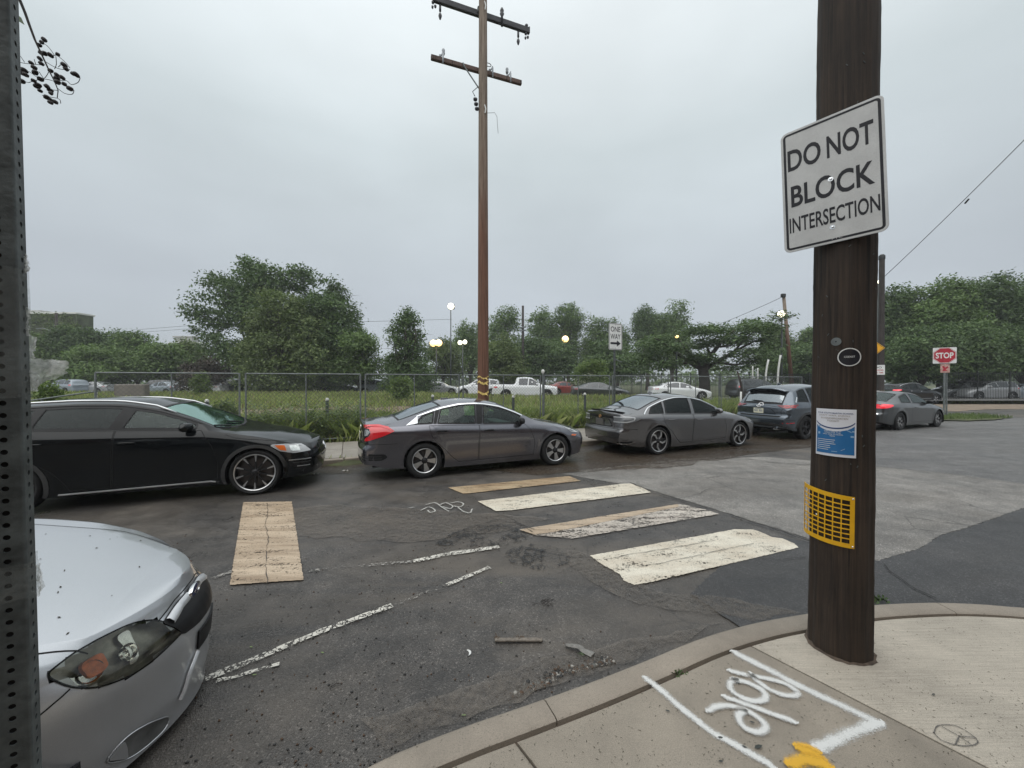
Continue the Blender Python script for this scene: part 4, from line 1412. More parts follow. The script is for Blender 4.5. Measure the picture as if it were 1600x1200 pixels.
def make_rx():
 L = 4.77
 S = sedan_spec(L=L, W=1.885, fo=.95, wb=2.74, R=.37, Ra=.41, br=.10,
                   top=[(.10, .85), (.30, .93), (.7, 1.02), (1.2, 1.09), (1.35, 1.12), (2.05, 1.53), (2.4, 1.63), (2.9, 1.66), (3.5, 1.63), (4.0, 1.54), (4.25, 1.45), (4.50, 1.18), (4.62, 1.10), (4.67, .98)],
                   rail=[(.1, .80), (.6, .95), (1.1, 1.04), (1.4, 1.10), (1.8, 1.33), (2.2, 1.49), (2.6, 1.57), (3.2, 1.56), (3.7, 1.48), (4.1, 1.33), (4.4, 1.16), (4.67, .94)],
                   railw=[(.1, .62), (.5, .74), (1.0, .82), (1.4, .84), (1.9, .78), (2.4, .72), (3.0, .71), (3.6, .70), (4.3, .74), (4.67, .76)],
                   belt=[(.1, .72), (.5, .87), (1.0, .97), (1.5, 1.03), (2.6, 1.07), (3.6, 1.11), (4.3, 1.12), (4.67, .92)],
                   crease=[(.1, .6), (.6, .76), (1.0, .82), (1.6, .88), (2.5, .9), (3.5, .94), (4.3, .95), (4.67, .86)],
                   bot=[(.1, .28), (.4, .24), (1.4, .22), (3.4, .22), (4.3, .28), (4.67, .36)],
                   plan=[(.1, .70), (.14, .78), (.22, .86), (.38, .925), (.6, .965), (1.0, .99), (1.5, 1), (3.6, 1.0), (4.1, .985), (4.4, .955), (4.57, .91), (4.65, .86), (4.67, .82)],
                   handles_at=[(2.45, .96), (3.38, .99)], mirror_at=(1.8, 1.10), mirror_mat=PAINT['black'], handle_mat=M['chrome'],
                   cabin=dict(dash=1.8, c0=1.7, c1=4.0, belt=1.03, floor=.45))
 d1 = [(1.48, .38), (1.46, .6), (1.54, .90), (1.64, 1.045), (2.60, 1.08), (2.61, .7), (2.62, .36)]
 d2 = [(2.64, .36), (2.63, .7), (2.615, 1.08), (3.56, 1.12), (3.50, .95), (3.42, .85), (3.26, .65), (3.16, .5), (3.10, .38)]
 wins = [((1.70, 2.54, 1.70, 2.46), 'glass_grey', 0), ((2.64, 3.46, 2.56, 3.40), 'glass_dark', 1), ((3.50, 4.16, 3.48, 3.98), 'glass_dark', None)]
 return make_car(S, 'black crossover with bright five-spoke wheel, passing beyond the dark coupe', 'car', 'black', wins, [d1, d2],
     dict(width=.235, rim_r=.25, style='five'),
     [((1.42, 2.16, -.14, -.05), 'glass_clear'), ((4.26, 4.52, .02, .03, .10), 'glass_grey')], extra=rx_extra)
def silver_extra(root, sh, objs, pm):
 K = (.0095, 1)
 out = SILVER_LAMP
 for sg in (-1, 1):
  mf = ('c', .95, sg * .05, 'front')
  o1 = rp(out, .03)
  bowl = sh.patch('headlight', o1, mf, M['lamp_bowl'], root, off=-.05, grid=.03, depth=-.049, sc=K)
  sh.patch('lens', o1, mf, M['glass_lens'], bowl, off=.004, grid=.035, depth=.004, sc=K)
  sk = MB()
  sh.strip('x', o1, mf, None, None, width=.007, off=.003, mb=sk, closed=True)
  sk.build('headlight_seal', M['gap'], bowl, fix=False)
  for a, z, r in ((32.5, .572, .042), (24, .565, .036)):
   p, nn = sh.hit(mf, a, z, -.046)
   q = nn.to_track_quat('Z', 'Y').to_matrix()
   mb = MB(); vs = []
   prof = [(r, .034), (r * .92, .030), (r * .75, .012), (r * .45, .002), (r * .28, .0), (r * .26, .02), (.0005, .026)]
   for rad, h in prof:
    for k in range(20):
     t = 2 * math.pi * k / 20
     vs.append(p + q @ Vector((rad * math.cos(t), rad * math.sin(t), h)))
   mb.add(vs, [(i * 20 + k, i * 20 + (k + 1) % 20, (i + 1) * 20 + (k + 1) % 20, (i + 1) * 20 + k) for i in range(len(prof) - 1) for k in range(20)])
   mb.build('reflector', M['reflector'], bowl, smooth=True)
  sh.patch('turn_signal', rp([(28.5, .615), (34, .612), (33.5, .548), (29, .552)], 0.018), mf, M['amber_inner'], bowl, off=-.012, grid=.03, depth=.02, sc=K)
  sh.patch('turn_signal_housing', rp([(31, .545), (37.5, .60), (36.5, .56), (33, .525)], 0.018), mf, M['reflector'], bowl, off=-.022, grid=.03, depth=.012, sc=K)
  sh.patch('lamp_divider', rp([(20, .635), (24, .635), (23, .57), (24.5, .50), (22, .50), (21, .57)], 0.018), mf, M['reflector'], bowl, off=-.030, grid=.03, depth=.01, sc=K)
  pocket = FOG
  sh.patch('fog_pocket_shade', pocket, mf, M['silver_shadow'], root, off=.002, grid=.03, depth=.004, sc=K)  # flat patch, no hole; shade of the recess is in its darker colour
  mb = MB(); sh.strip('x', pocket, mf, None, None, width=.006, off=.003, mb=mb, closed=True, thick=.003); mb.build('fog_lamp_rim', pm, root, smooth=True, fix=False)
  sh.patch('fog_lamp_cover', FOG_COVER, mf, pm, root, off=.008, grid=.04, depth=.01, sc=K)
 g = round_poly([(-.262, .585), (-.14, .622), (0, .632), (.14, .622), (.262, .585), (.21, .485), (.10, .472), (-.10, .472), (-.21, .485)], .015)
 sh.patch('grille', g, 'F', M['trim'], root, off=.007, grid=.015, depth=.008)
 for sg in (-1, 1):
  mb = MB()
  sh.strip('x', [(sg * .235, .575), (sg * .14, .598), (sg * .055, .606)], 'F', None, None, width=.044, off=.009, mb=mb, thick=.010, step=.012)
  mb.build('grille_bar', M['satin'], root, smooth=True, fix=False)
 mb = MB()
 c, nn = sh.hit('F', 0, .603, .014)
 n = 28; vs = []
 prof = [(1.06, -.014), (1.06, .002), (.98, .010), (.90, .008), (.86, .004), (.5, .008), (.01, .010)]
 for rr, h in prof:
  for k in range(n):
   t = 2 * math.pi * k / n
   vs.append(c + Vector((nn.x * h, rr * .066 * math.cos(t), rr * .037 * math.sin(t) + nn.z * h)))
 ms = [(i * n + k, i * n + (k + 1) % n, (i + 1) * n + (k + 1) % n, (i + 1) * n + k) for i in range(len(prof) - 1) for k in range(n)]
 mb.add(vs, ms)
 mb.m = [0 if i < 4 * n else 1 for i in range(len(ms))]
 for y, z, rad in ((-.031, .008, .014), (-.004, .013, .008), (.022, .006, .008), (.0, -.012, .008), (.027, -.013, .008), (.045, .0, .007)):
  p = c + Vector((nn.x * .012 + .002, y, z))
  v2 = [p]
  for k in range(8):
   r_ = rad * (1 if k % 2 == 0 else .35)
   v2.append(p + Vector((0, r_ * math.cos(k * math.pi / 4), r_ * math.sin(k * math.pi / 4))))
  mb.add(v2, [(0, k + 1, (k + 1) % 8 + 1) for k in range(8)], 0)
 mb.build('badge', [M['chrome'], M['badge_blue']], root, smooth=True, angle=40, fix=False)
 sh.patch('licence_bracket', round_poly([(-.10, .43), (.20, .43), (.20, .33), (-.10, .33)], .01), 'F', M['trim'], root, off=.010, grid=.06)
 sh.patch('lower_grille', round_poly([(-.12, .31), (.12, .31), (.26, .17), (.22, .13), (-.22, .13), (-.26, .17)], .03), 'F', M['trim'], root, off=-.002, grid=.05)
 mb = MB()
 sh.strip('x', [(-.10, .325), (-.17, .25), (-.215, .165)], 'F', None, None, width=.022, off=.006, mb=mb, thick=.012)
 mb.build('intake_trim', M['satin'], root, smooth=True, fix=False)
 for sd, s2 in (('R', -1), ('L', 1)):
  mf = ('c', .95, s2 * .05, 'front')
  gaps(objs['body'][0], sh, [('T', [(.255, s2 * .487), (.365, s2 * .549), (.6, s2 * .645), (1.3, s2 * .70)])], .006)
  gaps(objs['body'][0], sh, [(mf, [(37.5, .555), (42.4, .52), (50, .45), (58, .38)])], .006)
 gaps(objs['body'][0], sh, [('F', [(-.262, .60), (-.14, .638), (0, .648), (.14, .638), (.262, .60)])], .006)
 mb = MB()
 rg = np.random.default_rng(4)
 for k in range(34):
  d = rg.uniform(.25, 1.15); y = rg.uniform(-.62, .55)
  p, nn = sh.hit('T', d, y, .0015)
  a = rg.uniform(0, 6.28); l = rg.uniform(.003, .009) * (1 if k % 4 else 1.5); w = l * rg.uniform(.2, .4)
  t = Vector((math.cos(a), math.sin(a), 0)); t = (t - nn * t.dot(nn)).normalized(); b = nn.cross(t)
  mb.add([p - t * l, p - b * w, p + t * l, p + b * w], [(0, 1, 2, 3)])
  mb.add([p - t * l + nn * .002, p - b * w + nn * .003, p + t * l + nn * .001, p + b * w + nn * .002], [(0, 1, 2, 3)])
 tag(mb.build('leaf_litter', M['litter'], root, fix=False), kind='stuff')
FOG = rp([(26, .208), (20.5, .19), (13, .125), (13.5, .075), (20, .075), (25, .088), (31, .16)], .03)
FOG_COVER = rp([(30, .16), (26.3, .195), (25.4, .15), (25, .095)], .012)
SILVER_LAMP = [(41.2, .640), (38.5, .652), (34.9, .661), (27.5, .665), (20.2, .658), (14.0, .612), (9.6, .500), (14.5, .487), (19.8, .471), (25.4, .470), (32.3, .500), (37.5, .560)]
M['amber_inner'] = plain('amber_bulb_cover', (.66, .18, .05), .35, var=.3, vscale=30)
M['satin'] = plain('satin_silver_trim', (.62, .63, .65), .35, .5, var=.1)
M['lamp_bowl'] = plain('headlight_bowl', (.30, .29, .255), .3, .5, var=.6, vscale=11)
M['silver_shadow'] = plain('silver_pocket_shade', (.17, .172, .17), .45, .5, var=.5, vscale=7)  # darkened silver, imitates the shaded inside of the fog lamp recess
M['badge_blue'] = plain('badge_enamel', (.01, .02, .08), .15)
M['litter'] = plain('dry_leaf_bits', (.05, .045, .025), .8, var=.5, vscale=20)
def make_silver():
 L = 4.42
 S = sedan_spec(L=L, W=1.74, fo=.90, wb=2.62, R=.32, bf=.17, step=.025, ffall=.30,
                   seg=[3, 7, 9, 8, 11, 16],
                   top=[(.17, .705), (.30, .75), (.5, .80), (.7, .85), (1.15, .945), (1.30, .99), (1.95, 1.36), (2.3, 1.45), (2.8, 1.475), (3.3, 1.45), (3.8, 1.37), (4.15, 1.15), (4.35, .95)],
                   rail=[(.17, .68), (.3, .72), (.6, .80), (1.1, .90), (1.35, .97), (1.75, 1.2), (2.1, 1.33), (2.6, 1.40), (3.2, 1.38), (3.8, 1.28), (4.1, 1.1), (4.35, .92)],
                   railw=[(.17, .50), (.3, .60), (.6, .72), (1.0, .78), (1.35, .81), (1.8, .76), (2.3, .70), (3, .69), (3.8, .68), (4.35, .7)],
                   belt=[(.17, .62), (.30, .68), (.5, .75), (.8, .83), (1.1, .885), (1.4, .92), (2.5, .95), (3.4, 1.0), (4.1, 1.0), (4.35, .88)],
                   crease=[(.17, .56), (.4, .64), (.7, .70), (1.0, .74), (1.6, .78), (2.5, .82), (3.5, .86), (4.35, .80)],
                   bot=[(.17, .06), (.4, .07), (.9, .12), (1.4, .17), (3.2, .17), (4.1, .24), (4.35, .32)],
                   beltw=[(0, .97), (.5, .965), (4.5, .965)], p0w=.985, holes=[(('c', .95, s_ * .05, 'front'), inset_poly([(a * .0095, b) for a, b in SILVER_LAMP], .004)) for s_ in (-1, 1)],
                   plan=[(.17, .53), (.20, .59), (.26, .67), (.36, .765), (.52, .865), (.75, .94), (1.0, .98), (1.5, 1.0), (3.3, 1.0), (3.9, .96), (4.25, .9), (4.35, .8)],
                   frontx=[(.1, .02), (.2, .0), (.30, .0), (.45, -.01), (.53, .0), (.575, .03), (.60, .055), (.66, .075), (.72, .10), (.85, .14)],
                   cap=[.97, .92, .85, .76, .66, .55, .43, .3, .15, 0.0],
                   handles_at=[(2.3, .84), (3.2, .88)], mirror_at=(1.7, 1.0), mirror_mat=PAINT['silver'], cabin=dict(dash=1.7, c0=1.6, c1=3.8, belt=.93))
 d1 = [(1.42, .28), (1.40, .55), (1.50, .80), (1.60, .93), (2.50, .955), (2.51, .6), (2.52, .265)]
 d2 = [(2.54, .265), (2.53, .6), (2.515, .955), (3.42, 1.005), (3.38, .80), (3.25, .66), (3.1, .5), (3.0, .36), (2.95, .265)]
 wins = [((1.64, 2.44, 1.64, 2.36), 'glass_clear', 0), ((2.56, 3.32, 2.48, 3.30), 'glass_clear', 1)]
 r = make_car(S, 'silver hatchback in the left foreground, only its nose and headlight in the picture', 'car', 'silver', wins, [d1, d2],
                 dict(width=.205, rim_r=.208, style='seven'),
                 [((1.36, 2.02, -.16, -.05), 'glass_clear')], extra=silver_extra)
 return r
def far_spec(kind):
 if kind == 'sedan':
  return sedan_spec(step=.12, seg=[1, 2, 3, 2, 4, 6], cap=[.9, .6, 0.0], flare=0, rsig=.06, mirror_at=(1.72, .965)), [((1.66, 2.50, 1.66, 2.44), 'k', 0), ((2.58, 3.75, 2.52, 3.60), 'k', 1)], [((1.36, 2.12, -.1, -.05), 'k'), ((3.3, 4.02, .06, .05), 'k')], 1.42
 if kind == 'suv':
  S = sedan_spec(L=4.6, W=1.86, fo=.92, wb=2.70, R=.36, Ra=.40, br=.10, step=.12, seg=[1, 2, 3, 2, 4, 6], cap=[.9, .6, 0.0], flare=0,
                       top=[(.10, .85), (.30, .93), (.7, 1.02), (1.15, 1.09), (1.3, 1.12), (1.95, 1.55), (2.3, 1.65), (2.8, 1.68), (3.4, 1.67), (4.1, 1.62), (4.3, 1.52), (4.45, 1.15), (4.5, .98)],
                       rail=[(.1, .80), (.6, .95), (1.1, 1.04), (1.35, 1.10), (1.75, 1.35), (2.1, 1.50), (2.5, 1.58), (3.1, 1.59), (3.8, 1.57), (4.2, 1.48), (4.4, 1.20), (4.5, .94)],
                       railw=[(.1, .62), (.5, .74), (1.0, .82), (1.4, .84), (1.9, .78), (2.4, .72), (3.0, .71), (4.2, .72), (4.5, .78)],
                       belt=[(.1, .72), (.5, .87), (1.0, .97), (1.5, 1.03), (2.6, 1.06), (3.5, 1.08), (4.3, 1.1), (4.5, .92)],
                       crease=[(.1, .6), (.6, .78), (1.0, .86), (1.6, .92), (2.5, .94), (3.5, .95), (4.5, .86)],
                       bot=[(.1, .28), (.4, .24), (1.4, .22), (3.3, .22), (4.2, .28), (4.5, .36)], mirror_at=(1.75, 1.1))
  return S, [((1.64, 2.48, 1.64, 2.40), 'k', 0), ((2.56, 3.40, 2.48, 3.36), 'k', 1), ((3.46, 4.24, 3.42, 4.10), 'k', 1)], [((1.38, 2.06, -.1, -.05), 'k')], 1.68
 if kind == 'pickup':
  S = sedan_spec(L=5.40, W=1.89, fo=.95, wb=3.26, R=.385, Ra=.43, br=.04, step=.12, seg=[1, 2, 3, 2, 4, 6], cap=[.9, .6, 0.0], flare=0, tsig=.02, rsig=.02,
                       top=[(.10, 1.0), (.30, 1.06), (.7, 1.12), (1.15, 1.16), (1.35, 1.19), (1.95, 1.65), (2.2, 1.76), (2.7, 1.79), (3.25, 1.76), (3.42, 1.70), (3.50, 1.20), (3.55, 1.18), (5.36, 1.20)],
                       rail=[(.1, .96), (.6, 1.05), (1.1, 1.10), (1.4, 1.16), (1.75, 1.42), (2.1, 1.64), (2.5, 1.70), (3.1, 1.69), (3.35, 1.62), (3.48, 1.185), (3.6, 1.17), (5.36, 1.19)],
                       railw=[(.1, .66), (.5, .78), (1.0, .86), (1.4, .86), (1.9, .78), (2.4, .74), (3.3, .74), (3.5, .9), (5.36, .92)],
                       belt=[(.1, .85), (.5, .98), (1.0, 1.04), (1.5, 1.08), (2.6, 1.10), (3.5, 1.11), (5.36, 1.15)],
                       crease=[(.1, .7), (.6, .86), (1.6, .95), (5.36, .95)],
                       plan=[(.1, .80), (.14, .86), (.22, .92), (.38, .96), (.6, .985), (1.0, 1), (5.2, 1), (5.36, .97)],
                       frontx=[(.1, .05), (.5, 0), (1.2, .02)], rearx=[(.1, .05), (.3, .05), (.5, 0), (.7, .06), (1.2, .06)],
                       bot=[(.1, .34), (.4, .32), (3.3, .32), (5.36, .42)], mirror_at=(1.75, 1.2))
  return S, [((1.62, 2.42, 1.62, 2.36), 'k', 0), ((2.50, 3.20, 2.44, 3.16), 'k', 1)], [((1.40, 2.04, -.06, -.03), 'k')], 1.79
_far = {}
def far_extra(kind):
 def f(root, sh, objs, pm):
  L = sh.S['L']
  z = {'sedan': .84, 'suv': 1.0, 'pickup': .95}[kind]
  for sg in (-1, 1):
   m = ('c', L - .6, sg * .38, 'rear')
   sh.patch('tail_light', [(30, z + .08), (80, z + .06), (80, z - .04), (30, z - .06)], m, M['red_lamp'], root, off=.01, grid=.3, depth=.02, sc=(.0075, 1))
   mf = ('c', .75, sg * .35, 'front')
   sh.patch('headlight', [(25, z - .16), (50, z - .10), (74, z - .06), (70, z - .14), (30, z - .22)], mf, M['clear_lamp'], root, off=.008, grid=.3, depth=.01, sc=(.0075, 1))
  if kind == 'pickup':
   mb = MB()
   mb.box((sh.XF - 4.45, 0, 1.21), (1.7, 1.45, .05))
   mb.build('cargo_bed', M['trim'], root)
 return f
def far_car(kind, paint, label, cat, px, d, rot, z=0.0, py=None):
 if kind not in _far:
  S, w, s, H = far_spec(kind)
  r, sh = make_car(S, 'x', 'car', paint, w, [], dict(width=.22, rim_r=.21, style='five'), s, fine=False, extra=far_extra(kind))
  _far[kind] = (r, sh)
  o = r
 else:
  o = copy_tree(_far[kind][0])
 def repaint(x):
  if x.type == 'MESH' and x.name.split('.')[0] in ('body', 'mirror'):
   me = x.data.copy(); x.data = me
   me.materials[0] = PAINT[paint]
  for c in x.children: repaint(c)
 repaint(o)
 o.name = 'parked_pickup' if kind == 'pickup' else ('parked_car' if kind == 'sedan' else 'parked_car')
 tag(o, label, cat, 'cars parked beyond the vacant lot')
 o.location = ((px - 800) / F * d, d, z)
 o.rotation_euler = (0, 0, rot)
 return o
def asphalt(name, base, wet=.5, speck=1.0, brown=.3, crack=.5, rough=(.22, .62)):
 m, t, b, o = new_mat(name)
 v = coords(t)
 big = noise(t, v, .55, 5, .6)
 mid = noise(t, v, 3.2, 6, .65)
 fine = noise(t, v, 190, 3, .6)
 grit = nd(t, 'ShaderNodeTexVoronoi'); grit.inputs['Scale'].default_value = 130
 t.links.new(v, grit.inputs['Vector'])
 sp2 = nd(t, 'ShaderNodeSeparateColor'); t.links.new(grit.outputs['Color'], sp2.inputs[0])
 stone = ramp(t, sp2.outputs[0], [(.0, .60), (.45, .95), (.80, 1.15), (.92, 1.5), (.975, 2.5)])
 c = mixc(t, speck, base, stone, 'MULTIPLY')
 c = mixc(t, 1.0, c, ramp(t, mid, [(.3, .72), (.7, 1.25)]), 'MULTIPLY')
 c = mixc(t, 1.0, c, ramp(t, fine, [(.3, .7), (.7, 1.3)]), 'MULTIPLY')
 c = mixc(t, 1.0, c, ramp(t, noise(t, coords(t, (.5, 1.6, 1), rot=(0, 0, -ALPHA)), .8, 5, .6), [(.3, .78), (.7, 1.25)]), 'MULTIPLY')
 silt = ramp(t, noise(t, coords(t, (.35, 1.0, 1), rot=(0, 0, -ALPHA)), .9, 6, .62, dist=1.0), [(.44, 0.0), (.64, 1.0)])
 c = mixc(t, mth(t, 'MULTIPLY', silt, brown), c, (.135, .115, .094))
 if crack:
  vo = nd(t, 'ShaderNodeTexVoronoi', feature='DISTANCE_TO_EDGE'); vo.inputs['Scale'].default_value = 1.1
  wv = mixc(t, .12, v, noise(t, v, 3, 5, .6, out=1))
  t.links.new(wv, vo.inputs['Vector'])
  cr = ramp(t, vo.outputs['Distance'], [(.004, 1.0), (.011, 0.0)])
  gate = ramp(t, noise(t, v, .35, 2), [(.52, 0.0), (.60, 1.0)])
  cr = mth(t, 'MULTIPLY', mth(t, 'MULTIPLY', cr, gate), crack)
  c = mixc(t, cr, c, (.012, .012, .012))
 wetm = ramp(t, mth(t, 'ADD', mth(t, 'MULTIPLY', big, .7), mth(t, 'MULTIPLY', mid, .3)), [(.40, 1.0), (.58, 0.0)])
 wetm = mth(t, 'MULTIPLY', wetm, wet)
 c = mixc(t, mth(t, 'MULTIPLY', wetm, .5), c, (.018, .018, .019))
 t.links.new(c, b.inputs['Base Color'])
 r = nd(t, 'ShaderNodeMapRange'); t.links.new(wetm, r.inputs[0])
 r.inputs[3].default_value = rough[1]; r.inputs[4].default_value = rough[0]
 t.links.new(r.outputs[0], b.inputs['Roughness'])
 n1 = bump(t, grit.outputs['Distance'], .9, .004)
 n2 = bump(t, fine, .5, .003, n1)
 n3 = bump(t, mid, .35, .02, n2)
 t.links.new(n3, b.inputs['Normal'])
 return m
def concrete(name, base, streak=.3, dirt=.4, wet=.2, sc=1.0):
 m, t, b, o = new_mat(name)
 v = coords(t, (sc, sc, sc))
 c = mixc(t, 1.0, base, ramp(t, noise(t, v, 2.2, 6, .6), [(.3, .82), (.7, 1.14)]), 'MULTIPLY')
 c = mixc(t, 1.0, c, ramp(t, noise(t, v, 240, 3, .7), [(.3, .74), (.7, 1.2)]), 'MULTIPLY')
 pit = nd(t, 'ShaderNodeTexVoronoi'); pit.inputs['Scale'].default_value = 85
 t.links.new(v, pit.inputs['Vector'])
 pm_ = ramp(t, pit.outputs['Distance'], [(.10, 1.0), (.22, 0.0)])
 g = ramp(t, noise(t, v, 7, 3), [(.45, 0.0), (.62, .8)])
 c = mixc(t, mth(t, 'MULTIPLY', pm_, g), c, (.07, .065, .055))
 st_ = noise(t, coords(t, (5, 150, 5), rot=(0, 0, R(-8))), 1.0, 3)
 c = mixc(t, streak, c, ramp(t, st_, [(.35, .70), (.65, 1.25)]), 'MULTIPLY')
 stain = ramp(t, noise(t, v, 1.1, 6, .6, dist=.8), [(.48, 0.0), (.72, dirt)])
 c = mixc(t, stain, c, (.13, .115, .095))
 t.links.new(c, b.inputs['Base Color'])
 b.inputs['Roughness'].default_value = .72
 n1 = bump(t, noise(t, v, 180, 3), .45, .002)
 n2 = bump(t, st_, .25 * streak * 3, .002, n1)
 t.links.new(n2, b.inputs['Normal'])
 return m
M['asphalt'] = asphalt('asphalt_damp', (.078, .071, .065), brown=.85, wet=.8, rough=(.17, .58))
M['asphalt_dark'] = asphalt('asphalt_new_dark', (.050, .049, .050), wet=.4, brown=.10, crack=.15)
M['asphalt_pale'] = asphalt('asphalt_pale_worn', (.205, .192, .176), wet=.35, brown=.35, crack=.5, speck=.8, rough=(.3, .65))
M['asphalt_far'] = asphalt('asphalt_far', (.122, .118, .115), wet=.3, brown=.1, crack=.0)
M['kerb'] = concrete('kerb_concrete', (.31, .265, .215), .05, .5)
M['slab'] = concrete('slab_concrete_brown', (.30, .26, .21), .05, .5)
M['slab_new'] = concrete('slab_concrete_pale', (.46, .41, .34), .35, .15)
M['walk'] = concrete('far_walk_concrete', (.27, .245, .21), .05, .3)
M['mud'] = plain('wet_silt', (.12, .085, .055), .5, var=.5, vscale=3, bmp=.4)
M['joint'] = plain('joint_earth', (.095, .07, .052), .9, var=.5, vscale=20, bmp=.5)
M['soil'] = plain('soil_and_turf', (.075, .085, .035), .95, var=.45, vscale=1.4, bmp=.6, bscale=9)
M['dirt'] = plain('bare_dirt', (.20, .155, .115), .95, var=.3, vscale=2, bmp=.5, bscale=12)
M['lawn'] = plain('park_lawn', (.09, .12, .04), .95, var=.3, vscale=.5, bmp=.3, bscale=6)
def road_paint(name, col, wear=.5, tint=None, rough=.45, scale=1.0, streak=(1, 1), soft=0.0, craze=0):
 m, t, b, o = new_mat(name)
 v = coords(t, (streak[0], streak[1], 1), rot=(0, 0, -ALPHA))
 v0 = coords(t)
 n1 = noise(t, v, 5 * scale, 6, .7)
 n2 = noise(t, v0, 46 * scale, 4, .7)
 c = mixc(t, 1.0, col, ramp(t, n1, [(.3, .86), (.7, 1.08)]), 'MULTIPLY')
 if tint:
  c = mixc(t, ramp(t, noise(t, coords(t, (streak[0], streak[1], 1), rot=(0, 0, -ALPHA)), 2.6 * scale, 9, .68), [(.40, 0.0), (.62, .9)]), c, tint)
 c = mixc(t, ramp(t, noise(t, v0, 120, 3, .7), [(.56, 0.0), (.68, .75)]), c, (.09, .08, .07))
 t.links.new(c, b.inputs['Base Color'])
 b.inputs['Roughness'].default_value = rough
 f = mth(t, 'ADD', mth(t, 'MULTIPLY', n1, .45), mth(t, 'MULTIPLY', n2, .55))
 if craze:
  vo = nd(t, 'ShaderNodeTexVoronoi', feature='DISTANCE_TO_EDGE'); vo.inputs['Scale'].default_value = craze
  t.links.new(mixc(t, .1, v0, noise(t, v0, 12, 3, .6, out=1)), vo.inputs['Vector'])
  f = mth(t, 'SUBTRACT', f, ramp(t, vo.outputs['Distance'], [(.02, .22), (.09, 0.0)]))
 al = ramp(t, f, [(wear - .03 - soft, 0.0), (wear + .025 + soft, 1.0 if not soft else .62)])
 tr = nd(t, 'ShaderNodeBsdfTransparent')
 mx = nd(t, 'ShaderNodeMixShader')
 t.links.new(al, mx.inputs[0]); t.links.new(tr.outputs[0], mx.inputs[1]); t.links.new(b.outputs[0], mx.inputs[2])
 t.links.new(mx.outputs[0], o.inputs[0])
 if not soft: t.links.new(bump(t, n2, .3, .003), b.inputs['Normal'])
 return m
M['silt_pale'] = road_paint('silt_pale', (.175, .15, .125), .50, rough=.45, scale=.45, streak=(.5, 1.2), soft=.10)
M['silt_film'] = road_paint('silt_film', (.095, .068, .046), .46, rough=.25, scale=.35, streak=(.4, 1.6), soft=.07)
def sheet(name, poly, z, mat, kind='structure', parent=None, jag=0.0, seed=0):
 rg = random.Random(seed)
 pts = [(p[0], p[1]) for p in poly]
 if jag:
  q = []
  n = len(pts)
  for i in range(n):
   a = Vector(pts[i]); b = Vector(pts[(i + 1) % n])
   k = max(1, int((b - a).length / (jag * 3)))
   for j in range(k):
    t = j / k
    p = a.lerp(b, t)
    if j: p += Vector((rg.uniform(-1, 1), rg.uniform(-1, 1))) * jag
    q.append((p.x, p.y))
  pts = q
 bm = bmesh.new()
 f = bm.faces.new([bm.verts.new((x, y, z)) for x, y in pts])
 f.normal_update()
 if f.normal.z < 0: f.normal_flip()
 bmesh.ops.triangulate(bm, faces=bm.faces)
 me = bpy.data.meshes.new(name); bm.to_mesh(me); bm.free()
 me.materials.append(mat)
 o = link(name, me, parent)
 if kind and parent is None: o['kind'] = kind
 return o
def road_edge(x):
 return float(np.interp(x, [-60, -11, 0, 60], [39, 38.5, 28.8, 28.0]))
def terr(x, y):
 n = -math.sin(ALPHA) * x + math.cos(ALPHA) * y
 u = math.cos(ALPHA) * x + math.sin(ALPHA) * y
 if n < 8.8:
  h = -.10
 else:
  h = .085 + .10 * min(1, max(0, (n - 11.5) / 3))
 if n > 11.5:
  re = road_edge(x)
  t = min(1, max(0, (y - 12) / (re - 15)))
  rise = .42 * t * t * (3 - 2 * t)
  fall = min(1, max(0, (y - (re - 2.2)) / 2.0))
  fx = min(1, max(0, (22 - u) / 5))
  h += rise * (1 - fall) * fx + .03 * fall
  h += .04 * math.sin(x * 1.7 + y * .9) * math.cos(y * 1.3 - x * .6) * min(1, (n - 11.5) / 2) * (1 - fall)
 if u > 20.5 and n > 8.8:       # beyond the corner everything is at road level
  h = min(h, -.05)
 return h
nx, ny = 150, 110
gx = np.concatenate([-np.geomspace(900, 32, 14), np.linspace(-31, 45, nx), np.geomspace(47, 900, 14)])
gy = np.concatenate([[-60, -20, -5], np.linspace(-2, 46, ny), np.geomspace(48, 1500, 16)])
V_ = np.array([(x, y, terr(x, y)) for x in gx for y in gy])
W_ = len(gy)
F_ = np.array([(i * W_ + j, (i + 1) * W_ + j, (i + 1) * W_ + j + 1, i * W_ + j + 1) for i in range(len(gx) - 1) for j in range(len(gy) - 1)])
M['terrain'] = plain('field_soil', (.085, .095, .042), .95, var=.5, vscale=1.1, bmp=.6, bscale=9)
tag(np_mesh('ground', V_, F_, M['terrain'], smooth=True), kind='structure')
KERB_FAR = 8.85
road = [st(-30, -25), st(-30, KERB_FAR), st(20.3, KERB_FAR), st(21.2, 9.6), st(21.6, 11.5), (21.0, 24.6), (10, 27.0), (10, 27.4), (90, 27.4), (90, -25)]
road = [Vector((p[0], p[1], 0)) for p in [st(-30, -25), st(-30, KERB_FAR), st(20.3, KERB_FAR), st(21.4, 9.8), st(22.2, 12.0), (22.0, 30.2), (90, 30.2), (90, -25)]]
sheet('road', road, 0.0, M['asphalt'])
pale = [G(*p) for p in ((880, 741), (1010, 764), (1120, 797), (1200, 822), (1290, 851), (1372, 878), (1440, 858), (1470, 838), (1515, 825), (1600, 795))] + \
       [G(1750, 765), G(1750, 785)][:1] + [G(*p) for p in ((1700, 779), (1600, 756), (1480, 739), (1372, 729), (1290, 722), (1190, 714), (1050, 722))]
sheet('road_patch', pale, .004, M['asphalt_pale'], jag=.012, seed=2)
